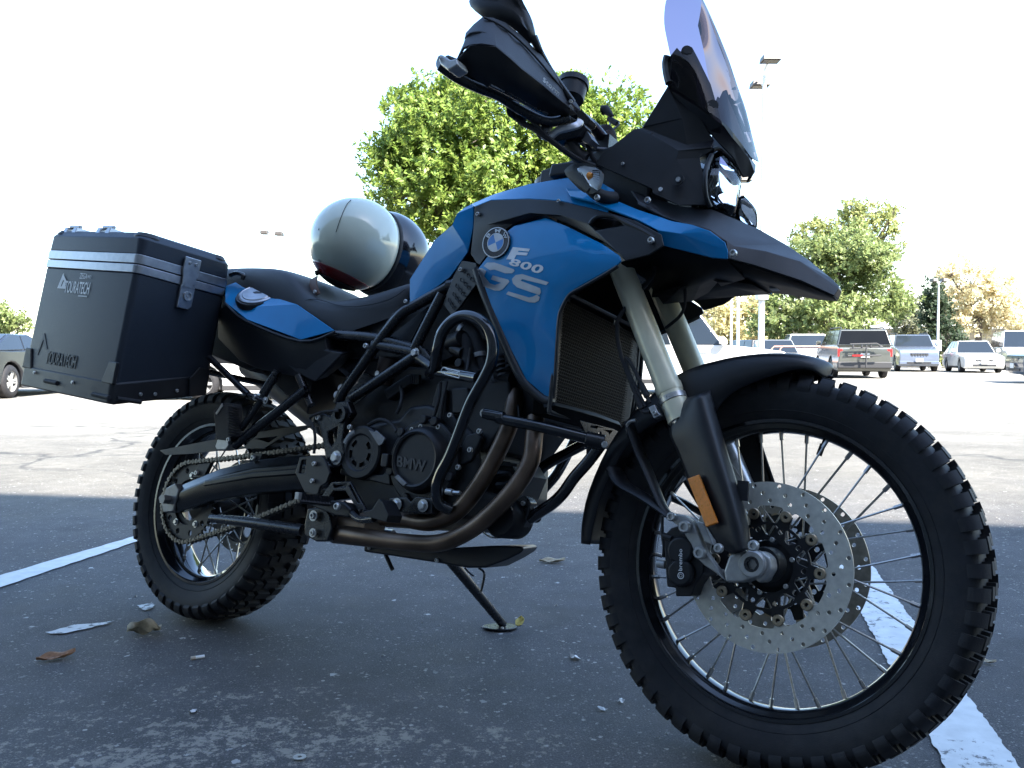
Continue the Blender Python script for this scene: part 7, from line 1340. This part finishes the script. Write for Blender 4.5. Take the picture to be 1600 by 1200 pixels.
def tree(name,label,base,trunk_h,lobes,nsprig,leaves,ls,m,seed,tr=.14,fill=.35,cat='tree',group=None,asp=.45):
    """lobes: (centre xyz relative to base, radii xyz). crown built of twig sprigs carrying separate leaves"""
    rg=np.random.default_rng(seed); rd=random.Random(seed); o=empty(name,base,None,label,cat,group)
    b=MB(); top=Vector((0,0,trunk_h)); b.tube([(0,0,-.1),(rd.uniform(-.1,.1)*trunk_h*.3,0,trunk_h*.5),top],[tr*1.25,tr,tr*.8],10,4)
    for c,rad in lobes:
        c=Vector(c); mid=top.lerp(c,.5)+Vector((rd.uniform(-.1,.1),rd.uniform(-.1,.1),-.12*rad[2])); b.tube([top-Vector((0,0,.15)),mid,c,c+Vector((rd.uniform(-.4,.4)*rad[0],rd.uniform(-.4,.4)*rad[1],.6*rad[2]))],[tr*.55,tr*.38,tr*.22,tr*.06],7,3)
        for k in range(5):
            d=Vector((rd.gauss(0,1),rd.gauss(0,1),rd.gauss(.2,.8))).normalized(); e=c+Vector((d.x*rad[0],d.y*rad[1],d.z*rad[2]))*.85; b.tube([mid.lerp(c,.6),c.lerp(e,.5)+Vector((0,0,.05*rad[2])),e],[tr*.2,tr*.12,tr*.04],5,2)
    b.build('trunk',M_bark,o,smooth=60)
    vols=np.array([r[0]*r[1]*r[2] for _,r in lobes])**.67; pr=vols/vols.sum()
    idx=rg.choice(len(lobes),nsprig,p=pr); C=np.array([c for c,_ in lobes])[idx]; Rr=np.array([r for _,r in lobes])[idx]
    K=22; cd_=rg.normal(size=(len(lobes),K,3)); cd_/=np.linalg.norm(cd_,axis=2)[:,:,None]; cr_=.62+.42*rg.random((len(lobes),K)); cs_=.24+.18*rg.random((len(lobes),K))
    d=rg.normal(size=(nsprig,3)); d/=np.linalg.norm(d,axis=1)[:,None]
    kk=rg.integers(0,K,nsprig); ins=rg.random(nsprig)<fill*.55
    pc=cd_[idx,kk]*cr_[idx,kk][:,None]+d*(cs_[idx,kk]*rg.random(nsprig)**.33)[:,None]
    pi=d*(rg.random(nsprig)**.4*.85)[:,None]
    p=C+Rr*np.where(ins[:,None],pi,pc); d=np.where(ins[:,None],d,.5*d+cd_[idx,kk]*.6)
    # twig axis: outward and up
    ax=d*.8+np.array([0,0,.55])+.35*rg.normal(size=(nsprig,3)); ax/=np.linalg.norm(ax,axis=1)[:,None]
    n=nsprig*leaves; P=np.repeat(p,leaves,0); A=np.repeat(ax,leaves,0)
    q=rg.normal(size=(n,3)); u=q-A*(q*A).sum(1)[:,None]; u/=np.linalg.norm(u,axis=1)[:,None]
    ld=u*.8+A*(.25+.6*rg.random((n,1))); ld/=np.linalg.norm(ld,axis=1)[:,None]
    sd=np.cross(ld,A); sd/=np.linalg.norm(sd,axis=1)[:,None]; sz=ls*(.7+.6*rg.random((n,1)))
    b0=P+A*(rg.random((n,1))-.5)*ls*1.6; nrm=np.cross(sd,ld)
    v=np.stack([b0,b0+ld*sz*.5+sd*sz*asp*.5+nrm*sz*.06,b0+ld*sz-nrm*sz*.05,b0+ld*sz*.5-sd*sz*asp*.5+nrm*sz*.06],1).reshape(-1,3)
    me=bpy.data.meshes.new('crown'); me.vertices.add(len(v)); me.vertices.foreach_set('co',v.ravel().astype(np.float32))
    me.loops.add(4*n); me.loops.foreach_set('vertex_index',np.arange(4*n,dtype=np.int32)); me.polygons.add(n); me.polygons.foreach_set('loop_start',np.arange(0,4*n,4,dtype=np.int32)); me.polygons.foreach_set('loop_total',np.full(n,4,dtype=np.int32))
    me.update(); me.validate(); me.materials.append(m); link('crown',me,o); return o
ML1=leafmat('glossy_green_leaf',(.20,.285,.06)); ML2=leafmat('green_leaf',(.20,.25,.09)); ML3=leafmat('golden_leaf',(.66,.59,.37),.2,.4); ML4=leafmat('dark_green_leaf',(.05,.075,.04)); ML5=leafmat('grey_green_leaf',(.2,.21,.13)); ML6=leafmat('yellow_green_leaf',(.28,.31,.11))
def W3(p,b): return tuple(Vector(p)-Vector(b))
Yt=15.0; tb=Vector((-0.1075,15,0.7539)); tb.z=GZ
def lob(lst,b):
    return [(W3(c,b),r) for c,r in lst]
def rp(px,Y): return px/1407*Y
tree('shade_tree','bright green round-headed tree behind the tank and handlebar',tb,2.0,lob([((-1.1683,15,4.0239),(1.15,1.2,1.2)),((-0.1108,14.8,4.1368),(1.2,1.3,1.15)),((1.103,15,3.923),(1.15,1.2,1.1)),((-1.2497,14.7,3.1875),(1.05,1.2,.75)),((-0.1092,14.8,2.9986),(1.3,1.4,1.0)),((1.0542,15,3.0309),(1.2,1.2,.9)),((-1.5569,15.2,4.755),(.55,.6,.5)),((-0.8623,15.2,4.9673),(.6,.6,.45)),((1.5856,15.1,4.5238),(.6,.6,.55)),((1.8034,15.1,3.6816),(.5,.5,.6)),((0.9534,15.2,4.8648),(.5,.5,.4)),((-1.8554,15,3.8657),(.5,.6,.55))],tb),11000,11,.086,ML1,11,tr=.13,fill=.85)
b_=BG((15.7841,44,0.3175)); tree('shade_tree','broad dense green tree above the grey-green vehicle',b_,2.6,lob([((14.0253,44,3.12),(1.9,1.9,1.7)),((15.8741,44,4.5206),(2.2,2.2,2.0)),((17.6031,44,3.5922),(1.6,1.8,1.6)),((14.3103,44,4.983),(1.5,1.6,1.1)),((17.3012,44.5,5.3492),(1.5,1.5,1.0)),((15.5445,43,2.4611),(2.4,2.0,1.0)),((12.9462,44,2.1845),(1.3,1.3,1.0)),((18.5551,44,2.661),(.8,.9,.9))],b_),3600,8,.22,ML2,12,tr=.25)
b_=BG((23.3424,62,0.1419)); tree('tall_tree','tall loose pale-green tree rising behind the broad dense tree',b_,6,lob([((22.7684,62,8.4634),(1.9,1.6,1.6)),((24.0609,62,9.7718),(1.5,1.4,1.2)),((25.6126,62,8.686),(1.0,1.0,2.0)),((21.444,62,9.1146),(1.1,1.0,.8)),((19.9203,62,8.4587),(.9,.9,.9)),((26.0271,62,9.9925),(.7,.7,.6)),((23.1746,62,10.4225),(.9,.9,.5))],b_),900,8,.27,ML6,13,tr=.3,fill=.2)
b_=BG((30.0774,58,0.1951)); tree('golden_tree','golden-leaved autumn tree behind the white sedan',b_,3.2,lob([((29.1484,58,5.1201),(1.9,1.8,1.5)),((30.6132,58,3.894),(1.8,1.8,1.5)),((28.361,58,3.4802),(1.3,1.3,1.2)),((31.6266,58,4.5102),(1.0,1.0,1.2)),((29.6166,58,2.4564),(1.8,1.4,.8)),((27.9859,58,5.7317),(.7,.7,.5)),((31.4633,58,2.6648),(1.1,1.0,.8))],b_),1500,7,.26,ML3,14,tr=.2,fill=.25)
b_=BG((14.4904,60,0.1479)); tree('golden_tree','golden-green tree glimpsed under the beak of the motorcycle',b_,2.6,lob([((13.6088,60,2.9113),(1.5,1.5,1.2)),((15.3133,60,2.7018),(1.5,1.5,1.4)),((16.3667,60,3.5525),(1.1,1.1,1.3)),((14.4739,60,1.6379),(2.0,1.4,.8)),((16.6032,60,1.6415),(1.5,1.2,.7))],b_),1100,7,.27,leafmat('olive_gold_leaf',(.52,.47,.24),.35,.4),15,tr=.2,fill=.3)
b_=BG((23.5134,50,0.2677)); tree('dark_tree','narrow dark green tree behind the slim pale pole',b_,1.5,lob([((23.4462,50,3.6322),(.8,.8,1.0)),((23.2157,50,2.7481),(.9,.9,1.0)),((23.9283,50,2.5724),(.8,.8,.9)),((23.7761,50,1.3326),(1.2,1.0,.7))],b_),900,7,.2,ML4,16,tr=.12)
b_=BG((23.9367,54,0.2266)); tree('small_tree','small grey-green tree between the dense tree and the dark tree',b_,1.6,lob([((23.8787,54,3.2878),(.8,.8,.9)),((23.4371,54,2.3318),(1.0,1.0,.9)),((24.2069,54,2.1419),(.9,.9,.9))],b_),600,7,.2,ML5,17,tr=.12)
b_=BG((-24.5426,44,0.2496)); tree('small_tree','small rounded green tree at the left edge behind the coupe',b_,1.2,lob([((-24.502,44,2.2774),(.8,.9,.7)),((-24.0418,44,1.8732),(.5,.6,.5)),((-24.9765,44,1.9651),(.7,.7,.7)),((-25.7503,44,2.2753),(.7,.7,.7))],b_),700,7,.17,ML2,18,tr=.1)
b_=BG((31.8251,56,0.2189)); tree('golden_tree','golden tree cut off by the right edge',b_,2.2,lob([((32.0068,56,2.6015),(.9,.9,1.0)),((32.5821,56,1.8093),(1.2,1.0,.9))],b_),350,7,.25,ML3,19,tr=.15)
# low shrubs along the far edge and a pale building behind the cars
for i,(x,Y,w,h,l) in enumerate(((1250,50,2.4,.7,'low yellow-green shrub below the dense tree'),(1200,51,1.6,.6,'low shrub left of the dense tree trunk'),(1480,52,1.4,.6,'low shrub right of the dark tree'))):
    b_=BG((0,0,0)); b_=Vector(((x-800)/1407*Y,Y,GZ)); tree('shrub',l,b_,.3,[((0,0,h*.8),(w,.8,h)),((w*.6,0,h*.6),(w*.6,.7,h*.8)),((-w*.6,0,h*.6),(w*.6,.7,h*.7))],380,7,.16,ML6,30+i,tr=.05,cat='shrub',group='shrubs along the far edge of the lot')
st=empty('store_building',(19.0*1.55,72,GZ),(0,0,R(4)),'low pale building with a flat canopy behind the parked cars at right','building')
b=MB(); b.box((4,4,1.35),(26,8,2.7)); b.build('wall',mat('pale_stucco',(.55,.52,.47),.85,0,.06,2),st,bevel=.02)
b=MB(); b.box((4,-.4,2.75),(27,9.2,.3)); b.build('roof',M_white2,st,bevel=.02)
for k in range(8):
    b=MB(); b.box((-7+3*k,-.02,1.2),(1.6,.12,1.3)); w=b.build('window',M_white2,st); b=MB(); b.box((-7+3*k,-.06,1.2),(1.4,.10,1.1)); b.build('pane',M_cglass,w)
sg=empty('sign',BG((21.6351,47,0.2959)),None,'white blank sign board on a post beside the slim pale pole','sign')
b=MB(); b.tube([(0,0,0),(0,0,1.5)],.04,8,1); b.build('post',M_pole,sg); b=MB(); b.box((.15,0,1.25),(1.2,.06,.55)); b.build('board',M_white2,sg,bevel=.01)
